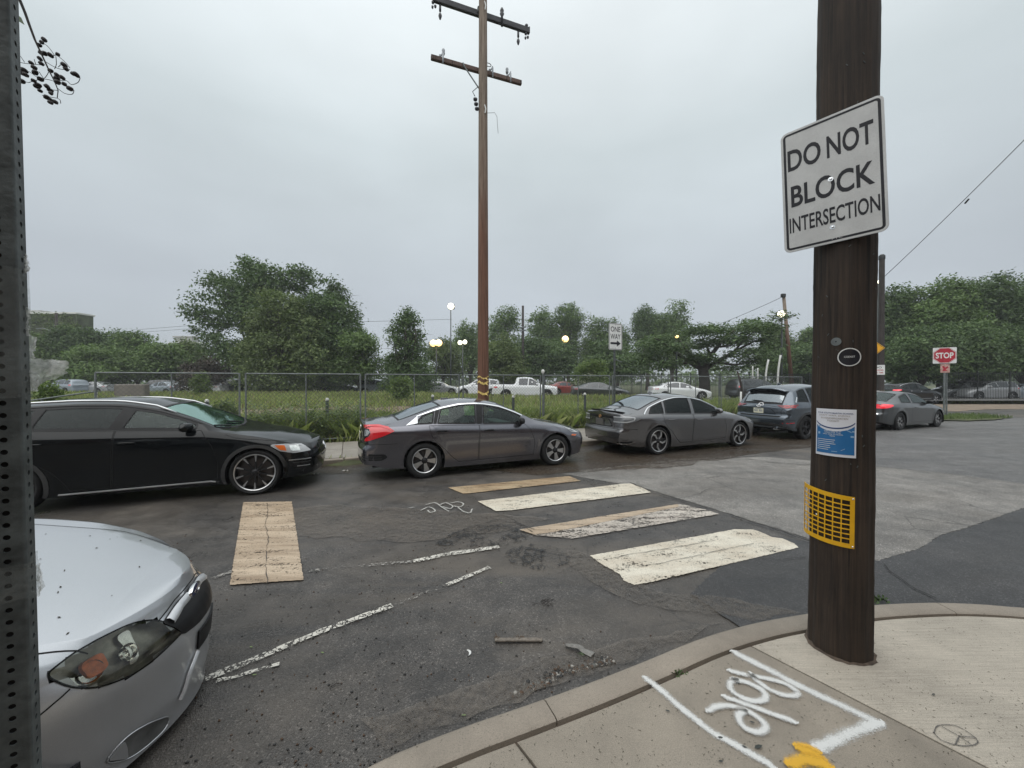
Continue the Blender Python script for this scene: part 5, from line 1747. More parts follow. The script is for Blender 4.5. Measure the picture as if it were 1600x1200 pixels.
dark = [G(1180, 835), G(1290, 852), G(1372, 879), G(1440, 859), G(1470, 839), G(1515, 826), G(1600, 796), G(1750, 768)] + [Vector((9.5, 3, 0)), Vector((6.8, -1.5, 0)), Vector((6.0, 1.6, 0)), Vector((5.2, 2.7, 0)), G(1700, 990), G(1600, 962), G(1375, 955), G(1262, 965), G(1160, 985), G(1080, 930)]
sheet('road_patch', dark, .008, M['asphalt_dark'], jag=.012, seed=3)
far_a = [G(*p) for p in ((1290, 722), (1372, 729.5), (1480, 739.5), (1600, 756.5), (1700, 779.5), (1900, 800), (1900, 660), (1540, 652), (1400, 668), (1300, 690))]
sheet('road_patch', [Vector((p.x, p.y, 0)) for p in far_a], .0045, M['asphalt_far'], jag=.0)
sheet('gutter_silt', [st(-20, 8.0), st(-6, 7.9), st(-1, 8.2), st(2.2, 7.3), st(3.2, 6.4), st(6.2, 5.9), st(9, 6.2), st(13.2, 6.3), st(14, 7.6), st(19, 8.0), st(20.2, 8.84), st(-20, 8.84)], .012, M['silt_film'] if 'silt_film' in M else M['mud'], jag=.12, seed=5)
sheet('far_pavement', [Vector((22.5, 29.4, 0)), Vector((90, 29.4, 0)), Vector((90, 24.5, 0)), Vector((34, 24.0, 0)), Vector((29, 23.6, 0)), Vector((25.5, 22.0, 0)), Vector((22.5, 22.5, 0))], .016, M['dirt'], jag=.1)
sheet('far_road', [(-70, 40, 0), (-11, 39, 0), (0, 29.6, 0), (21, 28.6, 0), (60, 28.6, 0), (60, 34.5, 0), (3, 35, 0), (-9, 46, 0), (-70, 50, 0)], .30, M['asphalt_far'])
walk = sheet('far_sidewalk', [st(-20, 8.98), st(20, 8.98), st(20, 11.3), st(-20, 11.3)], .105, M['joint'])
mbs = MB(); mbs.bbox((0, 0, 0), (1.488, 1.13, .05), .008)
slab_me = mbs.mesh('paving_slab'); slab_me.materials.append(M['walk'])
for r_ in range(2):
 for k in range(-7, 13):
  if r_ == 0 and k in (-3, 2):       # grassy gaps beside the kerb
   continue
  o = link('paving_slab', slab_me, walk)
  c = st(k * 1.5 + .6, 9.56 + 1.145 * r_, .105 + RNG.uniform(-.003, .004))
  o.location = c; o.rotation_euler = (RNG.uniform(-.004, .004), 0, ALPHA)
kerbf = sheet('far_kerb', [st(-20, 8.86), st(20.2, 8.86), st(20.2, 8.975), st(-20, 8.975)], .03, M['joint'])
mbs = MB(); mbs.bbox((0, 0, 0), (2.38, .13, .17), .018)
kerb_me = mbs.mesh('kerb_stone'); kerb_me.materials.append(M['kerb'])
for k in range(-8, 8):
 o = link('kerb_stone', kerb_me, kerbf)
 o.location = st(k * 2.4 + 1.1, 8.91 + RNG.uniform(-.012, .012), .045 + RNG.uniform(-.012, .008)); o.rotation_euler = (0, RNG.uniform(-.006, .006), ALPHA)
ZS = .12
def GZ(px, py): return G(px, py, ZS)
outer = [Vector((-9, -2.35, ZS)), Vector((-4.5, -.45, ZS)), Vector((-2.4, .55, ZS)), Vector((-1.2, 1.20, ZS)), GZ(560, 1203), GZ(700, 1142), GZ(812, 1103), GZ(925, 1063), GZ(1012, 1029), GZ(1094, 996),
         GZ(1178, 972), GZ(1262, 957), GZ(1320, 948), GZ(1375, 943), GZ(1460, 940), GZ(1540, 943), GZ(1600, 948), Vector((4.5, 2.72, ZS)), Vector((5.2, 2.42, ZS)), Vector((5.85, 1.8, ZS)), Vector((6.2, .8, ZS)), Vector((6.3, -1, ZS)), Vector((6.3, -6, ZS))]
def smooth_line(pts, n=4):
 out = []
 m = len(pts)
 for i in range(m - 1):
  p0, p1, p2, p3 = pts[max(i - 1, 0)], pts[i], pts[i + 1], pts[min(i + 2, m - 1)]
  for k in range(n):
   t = k / n
   out.append(.5 * ((2 * p1) + (p2 - p0) * t + (2 * p0 - 5 * p1 + 4 * p2 - p3) * t * t + (3 * p1 - p0 - 3 * p2 + p3) * t ** 3))
 out.append(pts[-1])
 return out
ol = smooth_line(outer, 4)
def offset_line(pts, w):
 out = []
 for i, p in enumerate(pts):
  a = pts[max(i - 1, 0)]; b = pts[min(i + 1, len(pts) - 1)]
  t = (b - a); t.z = 0; t.normalize()
  out.append(p + Vector((t.y, -t.x, 0)) * w)
 return out
KW = .165
inner = offset_line(ol, KW)
base = sheet('near_sidewalk', [Vector((p.x, p.y, 0)) for p in offset_line(ol, .02)] + [Vector((6.3, -9, 0)), Vector((-9, -9, 0))], .092, M['joint'])
L_ = [0]
for i in range(1, len(ol)): L_.append(L_[-1] + (ol[i] - ol[i - 1]).length)
def at_len(line, s):
 i = int(np.searchsorted(L_, s)) - 1
 i = min(max(i, 0), len(L_) - 2)
 t = (s - L_[i]) / max(1e-6, L_[i + 1] - L_[i])
 return line[i].lerp(line[i + 1], t)
kn = tag(MB().add([(-30, -30, -.2), (-29.9, -30, -.2), (-29.9, -29.9, -.2)], [(0, 1, 2)]).build('x', M['joint']), kind='structure') if False else None
jp = GZ(1472, 948)
sj = min(range(len(ol)), key=lambda i: (ol[i] - jp).length)
cuts = sorted([L_[sj]] + [L_[sj] + 1.6 * k for k in range(1, 6)] + [L_[sj] - 3.15 * k for k in range(1, 6)])
cuts = [0] + [c for c in cuts if 0.3 < c < L_[-1] - .3] + [L_[-1]]
for a, b in zip(cuts[:-1], cuts[1:]):
 a += .003; b -= .003
 n = max(2, int((b - a) / .12))
 vs = []
 for k in range(n + 1):
  s_ = a + (b - a) * k / n
  o_, i_ = at_len(ol, s_), at_len(inner, s_)
  d_ = (i_ - o_).normalized()
  for off, z in ((0, -.05), (.004, ZS - .03), (.014, ZS - .008), (.034, ZS + .0015), (KW - .02, ZS + .003), (KW - .008, ZS - .004), (KW - .004, .05)):
   p = o_ + d_ * off
   vs.append((p.x, p.y, z))
 fs = [(k * 7 + j, k * 7 + j + 1, (k + 1) * 7 + j + 1, (k + 1) * 7 + j) for k in range(n) for j in range(6)]
 mb = MB(); mb.add(vs, fs); mb.add(vs[:7], [tuple(range(7))]); mb.add(vs[-7:], [tuple(range(7))])
 mb.build('kerb_stone', M['kerb'], base, smooth=True, angle=50)
slabline = offset_line(ol, KW + .012)
def near_pt(p, line):
 return min(range(len(line)), key=lambda i: (line[i] - p).length)
def slab(poly, mat, name='paving_slab', gap=.006):
 pts = [(p[0], p[1]) for p in poly]
 q = inset_poly(pts, gap); q2 = inset_poly(pts, gap + .010)
 mb = MB()
 n = len(q)
 vs = [(x, y, .06) for x, y in q] + [(x, y, ZS - .006) for x, y in q] + [(x, y, ZS) for x, y in q2]
 fs = [(i, (i + 1) % n, n + (i + 1) % n, n + i) for i in range(n)] + [(n + i, n + (i + 1) % n, 2 * n + (i + 1) % n, 2 * n + i) for i in range(n)] + [tuple(range(2 * n, 3 * n))]
 mb.add(vs, fs)
 return mb.build(name, mat, base)
A0, A1 = GZ(1171, 1015), GZ(1500, 1187)       # joint between the brown and the pale slab
B0, B1 = GZ(821, 1159), GZ(856, 1205)         # next joint to the left
ia, ib = near_pt(A0, slabline), near_pt(B0, slabline)
dA = (A1 - A0).normalized(); dB = (B1 - B0).normalized()
dB = (dA * .5 + dB * .5).normalized()
S_A, S_B = slabline[ia], slabline[ib]
a_end = S_A + dA * 1.75; b_end = S_B + dA * 1.75
slab([S_B] + slabline[ib + 1:ia] + [S_A, a_end, b_end], M['slab'])
il = ib - 12
S_C = slabline[max(il, 1)]
slab([S_C] + slabline[max(il, 1) + 1:ib] + [S_B, b_end, S_C + dA * 1.75], M['slab'])
ir = len(slabline) - 9
r_end = Vector((slabline[ir].x - 2.2, slabline[ir].y - 1.2, ZS))
slab([S_A] + slabline[ia + 1:ir] + [slabline[ir], Vector((4.2, -.2, ZS)), a_end], M['slab_new'])
slab([S_C + dA * 1.75, b_end, b_end + dA * 2, S_C + dA * 3.75], M['slab'])
slab([b_end, a_end, a_end + dA * 2, b_end + dA * 2], M['slab'])
slab([a_end, Vector((4.2, -.2, ZS)), Vector((4.0, -2.6, ZS)), a_end + dA * 2], M['slab_new'])
M['paint_cream'] = road_paint('road_paint_cream', (.74, .68, .56), .425, tint=(.58, .50, .39), streak=(.7, 1.5))
M['paint_tan'] = road_paint('road_paint_tan', (.56, .44, .315), .43, tint=(.30, .215, .14), streak=(.35, 2.2))
M['paint_orange'] = road_paint('road_paint_silted', (.50, .38, .24), .43, tint=(.27, .175, .10), streak=(.5, 2.0))
M['paint_worn'] = road_paint('road_paint_worn', (.58, .52, .45), .475, tint=(.40, .345, .29), streak=(.4, 2.0))
M['paint_line'] = road_paint('road_paint_line', (.66, .63, .56), .445, craze=24)
M['paint_faint'] = road_paint('road_paint_faint', (.34, .32, .29), .53, craze=22)
def road_mark(name, px, mat, label, z=.013, jag=.005, seed=1):
 pts = [G(a, b, z) for a, b in px]
 o = sheet(name, pts, z, mat, jag=jag, seed=seed)
 return o
road_mark('crosswalk_bar', [(700, 762), (724, 772), (907, 751.5), (890, 744)], M['paint_orange'], '')
road_mark('crosswalk_bar', [(746, 783.5), (775, 799), (800, 797.5), (1018, 769.6), (1000, 760), (990, 755.8), (975, 756)], M['paint_cream'], '')
road_mark('crosswalk_bar', [(812, 828), (834, 836.5), (895, 842), (1000, 824.5), (1124.5, 803.6), (1105, 797), (1083, 792), (1062, 788)], M['paint_worn'], '', seed=4)
road_mark('crosswalk_bar', [(812, 828), (834, 836), (870, 831), (1062, 792), (1060, 788)], M['paint_tan'], '', z=.016, seed=4)
road_mark('crosswalk_bar', [(922, 869), (940, 882), (969, 898), (975, 908), (992, 915), (1010, 912.5), (1249, 856.5), (1243, 850), (1224, 842), (1208, 840), (1190, 832), (1178, 828), (1148, 827.5), (1120, 833)], M['paint_cream'], '', seed=5)
road_mark('stop_bar', [(379, 785), (455, 784), (473, 907), (357, 915)], M['paint_tan'], '', seed=6, jag=.004)
def line_mark(px, w, mat, z=.013, name='lane_line', seed=1, jag=.012):
 rg = random.Random(seed)
 raw = [G(a, b, z) for a, b in px]
 pts = []
 for a, b in zip(raw[:-1], raw[1:]):
  k = max(1, int((b - a).length / .06))
  pts += [a.lerp(b, i / k) for i in range(k)]
 pts.append(raw[-1])
 wob = w < .04
 vs = []
 off = 0
 for i, p in enumerate(pts):
  a = pts[max(i - 1, 0)]; b = pts[min(i + 1, len(pts) - 1)]
  t = (b - a).normalized(); n_ = Vector((-t.y, t.x, 0))
  if wob: off = off * .8 + rg.uniform(-1, 1) * .012
  c = p + n_ * off
  h1 = w / 2 * rg.uniform(.5, 1.2) if wob else w / 2 + rg.uniform(-1, 1) * .005
  vs += [c + n_ * h1, c - n_ * h1]
 mb = MB(); mb.add(vs, [(2 * i + 1, 2 * i + 3, 2 * i + 2, 2 * i) for i in range(len(pts) - 1)])
 o = mb.build(name, mat, None, fix=False)
 o['kind'] = 'structure'
 return o
line_mark([(318, 1063), (400, 1030), (500, 988), (612, 947)], .055, M['paint_line'])
line_mark([(335, 1068), (390, 1053), (434, 1041)], .035, M['paint_line'], seed=2)
line_mark([(697, 915), (765, 887)], .05, M['paint_line'], seed=3)
line_mark([(612, 947), (697, 915)], .04, M['paint_faint'], seed=8)
line_mark([(645, 878), (700, 866), (780, 855)], .075, M['paint_line'], seed=4)
line_mark([(330, 905), (362, 893)], .06, M['paint_faint'], seed=4)
line_mark([(480, 893), (560, 885), (645, 878)], .05, M['paint_faint'], seed=6)
line_mark([(905, 737), (1060, 719), (1190, 711)], .11, M['paint_faint'], z=.018, seed=5)
def spray(name, col, wear=.40, soft=1.0):
 m, t, b, o = new_mat(name)
 uv = nd(t, 'ShaderNodeUVMap')
 sx = nd(t, 'ShaderNodeSeparateXYZ'); t.links.new(uv.outputs[0], sx.inputs[0])
 d = mth(t, 'ABSOLUTE', mth(t, 'SUBTRACT', sx.outputs[0], .5))
 n2 = noise(t, coords(t), 260, 3, .7)
 n1 = noise(t, coords(t), 14, 4, .6)
 prof = ramp(t, d, [(.06, 1.0), (.5, 0.0)])
 f = mth(t, 'ADD', prof, mth(t, 'MULTIPLY', mth(t, 'SUBTRACT', n2, .5), 1.9))
 f = mth(t, 'ADD', f, mth(t, 'MULTIPLY', mth(t, 'SUBTRACT', n1, .5), .7))
 al = ramp(t, f, [(wear - .05, 0.0), (wear + .45, .90)])
 b.inputs['Base Color'].default_value = (*col, 1)
 b.inputs['Roughness'].default_value = .6
 tr = nd(t, 'ShaderNodeBsdfTransparent')
 mx = nd(t, 'ShaderNodeMixShader')
 t.links.new(al, mx.inputs[0]); t.links.new(tr.outputs[0], mx.inputs[1]); t.links.new(b.outputs[0], mx.inputs[2])
 t.links.new(mx.outputs[0], o.inputs[0])
 return m
M['spray_white'] = spray('white_spray_paint', (.74, .74, .72))
M['spray_yellow'] = spray('yellow_spray_paint', (.75, .42, .03), .3)
M['spray_thin'] = spray('faint_spray_paint', (.55, .54, .50), .62)
M['pencil'] = spray('scratched_mark', (.09, .085, .08), .55)
def stroke(mb, pts, w, z, uvs, close=False):
 pts = smooth_line(pts, 5) if len(pts) > 2 else [pts[0].lerp(pts[1], k / 6) for k in range(7)]
 t0 = (pts[0] - pts[1]).normalized(); t1 = (pts[-1] - pts[-2]).normalized()
 pts = [pts[0] + t0 * w * .4] + pts + [pts[-1] + t1 * w * .4]
 vs = []
 m = len(pts)
 for i, p in enumerate(pts):
  a = pts[max(i - 1, 0)]; b = pts[min(i + 1, m - 1)]
  t = (b - a).normalized(); n_ = Vector((-t.y, t.x, 0))
  ww = w * (.45 if i in (0, m - 1) else 1)
  vs.append((p.x - n_.x * ww / 2, p.y - n_.y * ww / 2, z)); vs.append((p.x + n_.x * ww / 2, p.y + n_.y * ww / 2, z))
 fs = [(2 * i, 2 * i + 1, 2 * i + 3, 2 * i + 2) for i in range(m - 1)]
 mb.add(vs, fs)
 for i in range(m - 1):
  uvs += [(0, 0), (1, 0), (1, 1), (0, 1)]
def graffiti(name, strokes, w, mat, z, Gf):
 mb = MB(); uvs = []
 for k, s_ in enumerate(strokes):
  ww = w
  if isinstance(s_, tuple): ww, s_ = s_
  stroke(mb, [Gf(a, b) for a, b in s_], ww, z + k * .0008, uvs)
 o = mb.build(name, mat, None, fix=False)
 uv = o.data.uv_layers.new(name='UVMap')
 for i, c in enumerate(uvs): uv.data[i].uv = c
 for p in o.data.polygons: p.flip() if p.normal.z < 0 else None
 o['kind'] = 'structure'
 return o
def cz(x, y, s=3.81, ox=980, oy=1000): return (ox + x / s, oy + y / s)
white = [
 (.095, [cz(660, 95), cz(850, 190), cz(1100, 320), cz(1290, 405), cz(1480, 500)]),
 (.10, [cz(1500, 510), cz(1360, 570), cz(1160, 665)]),
 (.07, [cz(120, 250), cz(200, 310), cz(350, 440), cz(500, 560), cz(640, 640), cz(860, 765)]),
]
digits = [
 [cz(630, 205), cz(720, 225), cz(820, 245), cz(940, 275), cz(1020, 325), cz(1015, 350), cz(950, 350), cz(860, 315), cz(790, 265), cz(750, 225)],
 [cz(650, 255), cz(620, 280), cz(640, 330), cz(720, 375), cz(800, 385), cz(835, 365), cz(815, 320), cz(740, 280), cz(680, 262), cz(650, 255)],
 [cz(600, 365), cz(700, 400), cz(850, 455), cz(995, 505)],
 [cz(500, 445), cz(540, 420), cz(610, 415), cz(680, 430), cz(750, 460), cz(810, 505), cz(835, 545), cz(800, 575), cz(730, 560), cz(685, 520), cz(675, 475), cz(700, 450)],
]
graffiti('spray_paint_outline', white, .08, M['spray_white'], ZS + .004, GZ)
graffiti('spray_paint_number', digits, .064, M['spray_white'], ZS + .008, GZ)
graffiti('yellow_spray_blotch', [(.055, [cz(1030, 660), cz(1085, 668), cz(1140, 690)]), (.075, [cz(1060, 690), cz(1130, 715), cz(1190, 760)]), (.09, [cz(1000, 770), cz(1080, 745), cz(1190, 775)])], .1, M['spray_yellow'], ZS + .012, GZ)
def c6(x, y): return (700 + x / 1.7778, 900 + y / 1.7778)
graffiti('scratched_peace_mark', [[c6(1360, 445), c6(1370, 425), c6(1420, 425), c6(1470, 455), c6(1480, 475), c6(1440, 482), c6(1385, 468), c6(1358, 445)], [c6(1385, 430), c6(1430, 455), c6(1465, 480)], [c6(1430, 455), c6(1420, 478)], [c6(1430, 455), c6(1475, 460)]], .012, M['pencil'], ZS + .004, GZ)
def c3(x, y): return (640 + x / 3.81, 730 + y / 3.81)
graffiti('road_spray_mark', [[c3(70, 258), c3(110, 240), c3(140, 250), c3(150, 265), c3(120, 272), c3(108, 262)], [c3(100, 225), c3(150, 215), c3(190, 240), c3(230, 265)], [c3(185, 225), c3(215, 215), c3(255, 235), c3(240, 250), c3(200, 240)], [c3(250, 215), c3(290, 210), c3(320, 222), c3(300, 240), c3(265, 235)], [c3(290, 245), c3(320, 268), c3(360, 275), c3(370, 255)], [c3(0, 245), c3(20, 243)]], .05, M['spray_thin'], .017, lambda a, b: G(a, b, .013))
def craze_mat():
 m, t, b, o = new_mat('crazed_asphalt')
 v = coords(t)
 w = mixc(t, .08, v, noise(t, v, 9, 4, .6, out=1))
 vo = nd(t, 'ShaderNodeTexVoronoi', feature='DISTANCE_TO_EDGE'); vo.inputs['Scale'].default_value = 17
 t.links.new(w, vo.inputs['Vector'])
 cr = ramp(t, vo.outputs['Distance'], [(.02, 1.0), (.12, 0.0)])
 g = ramp(t, noise(t, v, 4, 4), [(.40, 0.0), (.52, 1.0)])
 b.inputs['Base Color'].default_value = (.014, .014, .014, 1); b.inputs['Roughness'].default_value = .5
 tr = nd(t, 'ShaderNodeBsdfTransparent'); mx = nd(t, 'ShaderNodeMixShader')
 t.links.new(mth(t, 'MULTIPLY', mth(t, 'MULTIPLY', cr, g), .85), mx.inputs[0]); t.links.new(tr.outputs[0], mx.inputs[1]); t.links.new(b.outputs[0], mx.inputs[2])
 t.links.new(mx.outputs[0], o.inputs[0])
 return m
M['craze'] = craze_mat()
M['crack_dark'] = road_paint('crack_dark', (.020, .019, .018), .43, rough=.8)
M['craze_solid'] = road_paint('tar_joint', (.06, .05, .04), .47)
sheet('cracked_patch', [G(*p) for p in ((785, 868), (800, 858), (830, 852), (865, 856), (888, 868), (890, 882), (870, 891), (835, 892), (800, 884))], .0125, M['craze'], jag=.02)
sheet('cracked_patch', [G(*p) for p in ((675, 852), (700, 838), (740, 822), (790, 822), (840, 838), (800, 852), (740, 858))], .0125, M['craze'], jag=.03, seed=4)
sheet('silt_wash', [G(*p) for p in ((885, 862), (930, 868), (975, 905), (1040, 930), (1150, 938), (1255, 962), (1180, 975), (1090, 960), (1000, 948), (930, 915), (890, 885))], .0112, M['silt_pale'], jag=.03, seed=6)
sheet('silt_wash', [G(*p) for p in ((560, 1130), (700, 1090), (830, 1040), (960, 1010), (1060, 990), (1150, 970), (1095, 992), (925, 1060), (700, 1140), (600, 1180))], .0112, M['silt_pale'], jag=.03, seed=7)
sheet('silt_wash', [G(*p) for p in ((380, 800), (520, 790), (700, 800), (860, 812), (830, 825), (640, 850), (480, 840), (380, 830))], .0112, M['silt_pale'], jag=.05, seed=8)
line_mark([(417, 786), (415, 850), (414, 912)], .008, M['craze_solid'], z=.017, name='paint_joint')
for w_, z_, pts_ in ((.022, .0205, [(984, 754), (1018, 768), (1124, 799), (1200, 823), (1290, 853)]), (.02, .0205, [(1300, 722), (1372, 729.5), (1480, 740), (1600, 757)]), (.008, .0205, [(1030, 783), (1062, 779), (1090, 773), (1104, 765), (1135, 760)]),
                     (.03, .0205, [(1165, 716), (1205, 722), (1250, 726), (1300, 727)]), (.010, .0205, [(700, 838), (730, 826), (775, 812), (812, 818), (835, 828)]), (.008, .0205, [(1180, 872), (1215, 874), (1262, 872)]), (.014, .0205, [(1385, 882), (1400, 898), (1425, 916), (1465, 936)]),
                     (.008, .0205, [(765, 795), (800, 812), (830, 832)]), (.007, .0205, [(945, 874), (1000, 864), (1060, 856), (1120, 846)]), (.006, .0205, [(1000, 885), (1080, 872), (1180, 850)])):
 line_mark(pts_, w_, M['crack_dark'], z=z_, name='road_crack', jag=.012, seed=len(pts_))
line_mark([(1175, 716), (1000, 732), (905, 743)], .05, M['paint_faint'], z=.0195, name='lane_line', seed=15)
def bark(name, c0, c1, rough=.85, vs=1.0, crack=.8):
 m, t, b, o = new_mat(name)
 v = coords(t, (vs, vs, vs))
 g = noise(t, coords(t, (60 * vs, 60 * vs, 1.6 * vs)), 1.0, 7, .7)
 big = noise(t, v, 1.7, 5, .6)
 c = mixc(t, ramp(t, g, [(.3, 0.0), (.7, 1.0)]), c0, c1)
 c = mixc(t, 1.0, c, ramp(t, big, [(.3, .6), (.7, 1.3)]), 'MULTIPLY')
 ck = noise(t, coords(t, (60 * vs, 60 * vs, .8 * vs)), 1.0, 3, .5)
 ckm = ramp(t, ck, [(.30, 1.0), (.36, 0.0)])
 ck2 = ramp(t, noise(t, coords(t, (24 * vs, 24 * vs, .45 * vs)), 1.0, 2, .5), [(.335, 1.0), (.36, 0.0)])
 ckm = mth(t, 'MAXIMUM', ckm, ck2)
 c = mixc(t, mth(t, 'MULTIPLY', ckm, crack), c, (.004, .003, .0025))
 t.links.new(c, b.inputs['Base Color'])
 b.inputs['Roughness'].default_value = rough
 n1 = bump(t, g, .8, .006)
 n2 = bump(t, ckm, -.5, .008, n1)
 t.links.new(n2, b.inputs['Normal'])
 return m
M['creosote'] = bark('creosoted_pole', (.009, .006, .004), (.060, .039, .026), rough=.8)
M['redpole'] = bark('red_brown_pole', (.10, .050, .030), (.24, .125, .08))
M['greypole'] = bark('weathered_pole', (.12, .085, .06), (.30, .24, .19))
M['darkpole'] = bark('dark_pole', (.025, .02, .018), (.06, .05, .045))
M['armwood'] = bark('crossarm_wood', (.07, .045, .035), (.17, .11, .09))
M['armdark'] = plain('dark_crossarm', (.045, .045, .05), .7, var=.3)
M['galv'] = plain('galvanised_steel', (.16, .175, .175), .5, .35, var=.3, vscale=14)
M['galv_dark'] = plain('dull_galvanised_steel', (.075, .085, .085), .62, .15, var=.45, vscale=22, bmp=.2, bscale=70)
M['wire_grey'] = plain('fence_wire', (.10, .108, .108), .6, .3)
M['iron'] = plain('black_iron', (.02, .022, .022), .5, .3)
M['insul'] = plain('dark_insulator', (.03, .03, .035), .35)
M['insul_grey'] = plain('grey_insulator', (.30, .32, .34), .3)
M['sign_back'] = plain('sign_aluminium', (.45, .46, .46), .4, .7, var=.1)
M['sign_ink'] = plain('sign_black', (.006, .006, .011), .6)
M['sign_red'] = plain('sign_red', (.42, .012, .03), .4, var=.2)
M['sign_white2'] = plain('sign_white', (.72, .72, .70), .45, var=.1)
M['sign_yellow'] = plain('sign_yellow', (.78, .38, .01), .45, var=.1)
M['yellow_grid'] = plain('yellow_plastic', (.78, .42, .012), .4, var=.12, vscale=12)
M['caution'] = plain('yellow_tape', (.68, .50, .16), .5, var=.3, vscale=14)
M['cap_white'] = plain('pale_post_cap', (.60, .60, .57), .5)
def retro(name):
 m, t, b, o = new_mat(name)
 v = coords(t)
 w = nd(t, 'ShaderNodeTexVoronoi'); w.inputs['Scale'].default_value = 170
 t.links.new(v, w.inputs['Vector'])
 c = mixc(t, 1.0, (.55, .55, .54), ramp(t, w.outputs['Distance'], [(.1, .94), (.6, 1.06)]), 'MULTIPLY')
 c = mixc(t, 1.0, c, ramp(t, noise(t, coords(t, (2, 2, 9)), 3, 5), [(.3, .88), (.7, 1.08)]), 'MULTIPLY')
 t.links.new(c, b.inputs['Base Color'])
 b.inputs['Roughness'].default_value = .35
 return m
M['retro'] = retro('retroreflective_white')
def text_mesh(txt, w, h, depth=.0012, bold=.012, space=1.0):
 cu = bpy.data.curves.new('t', 'FONT')
 cu.body = txt; cu.align_x = 'LEFT'; cu.offset = bold; cu.space_character = space
 cu.resolution_u = 4
 ob = bpy.data.objects.new('t', cu); COL.objects.link(ob)
 bpy.context.view_layer.update()
 dg = bpy.context.evaluated_depsgraph_get()
 me = bpy.data.meshes.new_from_object(ob.evaluated_get(dg))
 bpy.data.objects.remove(ob); bpy.data.curves.remove(cu)
 co = [v.co.copy() for v in me.vertices]
 x0, x1 = min(c.x for c in co), max(c.x for c in co); y0, y1 = min(c.y for c in co), max(c.y for c in co)
 vs = [((c.x - (x0 + x1) / 2) * w / (x1 - x0), (c.y - (y0 + y1) / 2) * h / (y1 - y0), depth) for c in co]
 fs = [tuple(p.vertices) for p in me.polygons]
 bpy.data.meshes.remove(me)
 return vs, fs
def rrect(w, h, r, n=6):
 out = []
 for cx, cy, a0 in ((w / 2 - r, h / 2 - r, 0), (-w / 2 + r, h / 2 - r, 90), (-w / 2 + r, -h / 2 + r, 180), (w / 2 - r, -h / 2 + r, 270)):
  for k in range(n + 1):
   a = R(a0 + 90 * k / n)
   out.append((cx + r * math.cos(a), cy + r * math.sin(a)))
 return out
def frame_of(centre, ex, ez_up):
 ex = ex.normalized(); up = ez_up.normalized()
 nz_ = ex.cross(up).normalized()
 m = Matrix.Identity(4)
 for i in range(3):
  m[i][0], m[i][1], m[i][2], m[i][3] = ex[i], up[i], nz_[i], centre[i]
 return m
def sign(name, label, cat, centre, ex, w, h, face, border=None, texts=(), extra=None, r=.04, up=Vector((0, 0, 1)), group=None, bolts=(), shape=None, thick=.003):
 root = thing(name, label, cat, group=group)
 root.matrix_world = frame_of(centre, ex, up)
 O = (Vector((0, 0, 0)), Vector((1, 0, 0)), Vector((0, 1, 0)), Vector((0, 0, 1)))
 out = shape or rrect(w, h, r)
 mb = MB(); mb.prism(out, O, -thick, 0); mb.build('panel', M['sign_back'], root)
 mb = MB(); mb.add([(x, y, .0008) for x, y in (inset_poly(out, .002))], [tuple(range(len(out)))])
 mb.build('face', face, root)
 if border:
  bi, bw, bm_ = border
  a = inset_poly(out, bi); b = inset_poly(out, bi + bw)
  n = len(a)
  mb = MB(); mb.add([(x, y, .0014) for x, y in a] + [(x, y, .0014) for x, y in b], [(i, (i + 1) % n, n + (i + 1) % n, n + i) for i in range(n)])
  mb.build('border', bm_, root)
 for (txt, x, y, tw, th, mat, bold) in texts:
  vs, fs = text_mesh(txt, tw, th, 0, bold)
  mb = MB(); mb.add([(a + x, b + y, .0018) for a, b, c in vs], fs)
  mb.build('lettering', mat, root, fix=False)
 if extra: extra(root)
 for (x, y) in bolts:
  mb = MB(); mb.lathe([(.001, .008), (.007, .007), (.008, .003), (.013, .003), (.013, .0024)], 2, 14, (x, y, 0))
  mb.build('bolt', M['chrome'], root, smooth=True, angle=40)
 return root
PC = Vector((2.035, 2.375, 0)); LEAN = Vector((.0065, 0, 1))
def pole_r(z): return .156 - .0022 * z
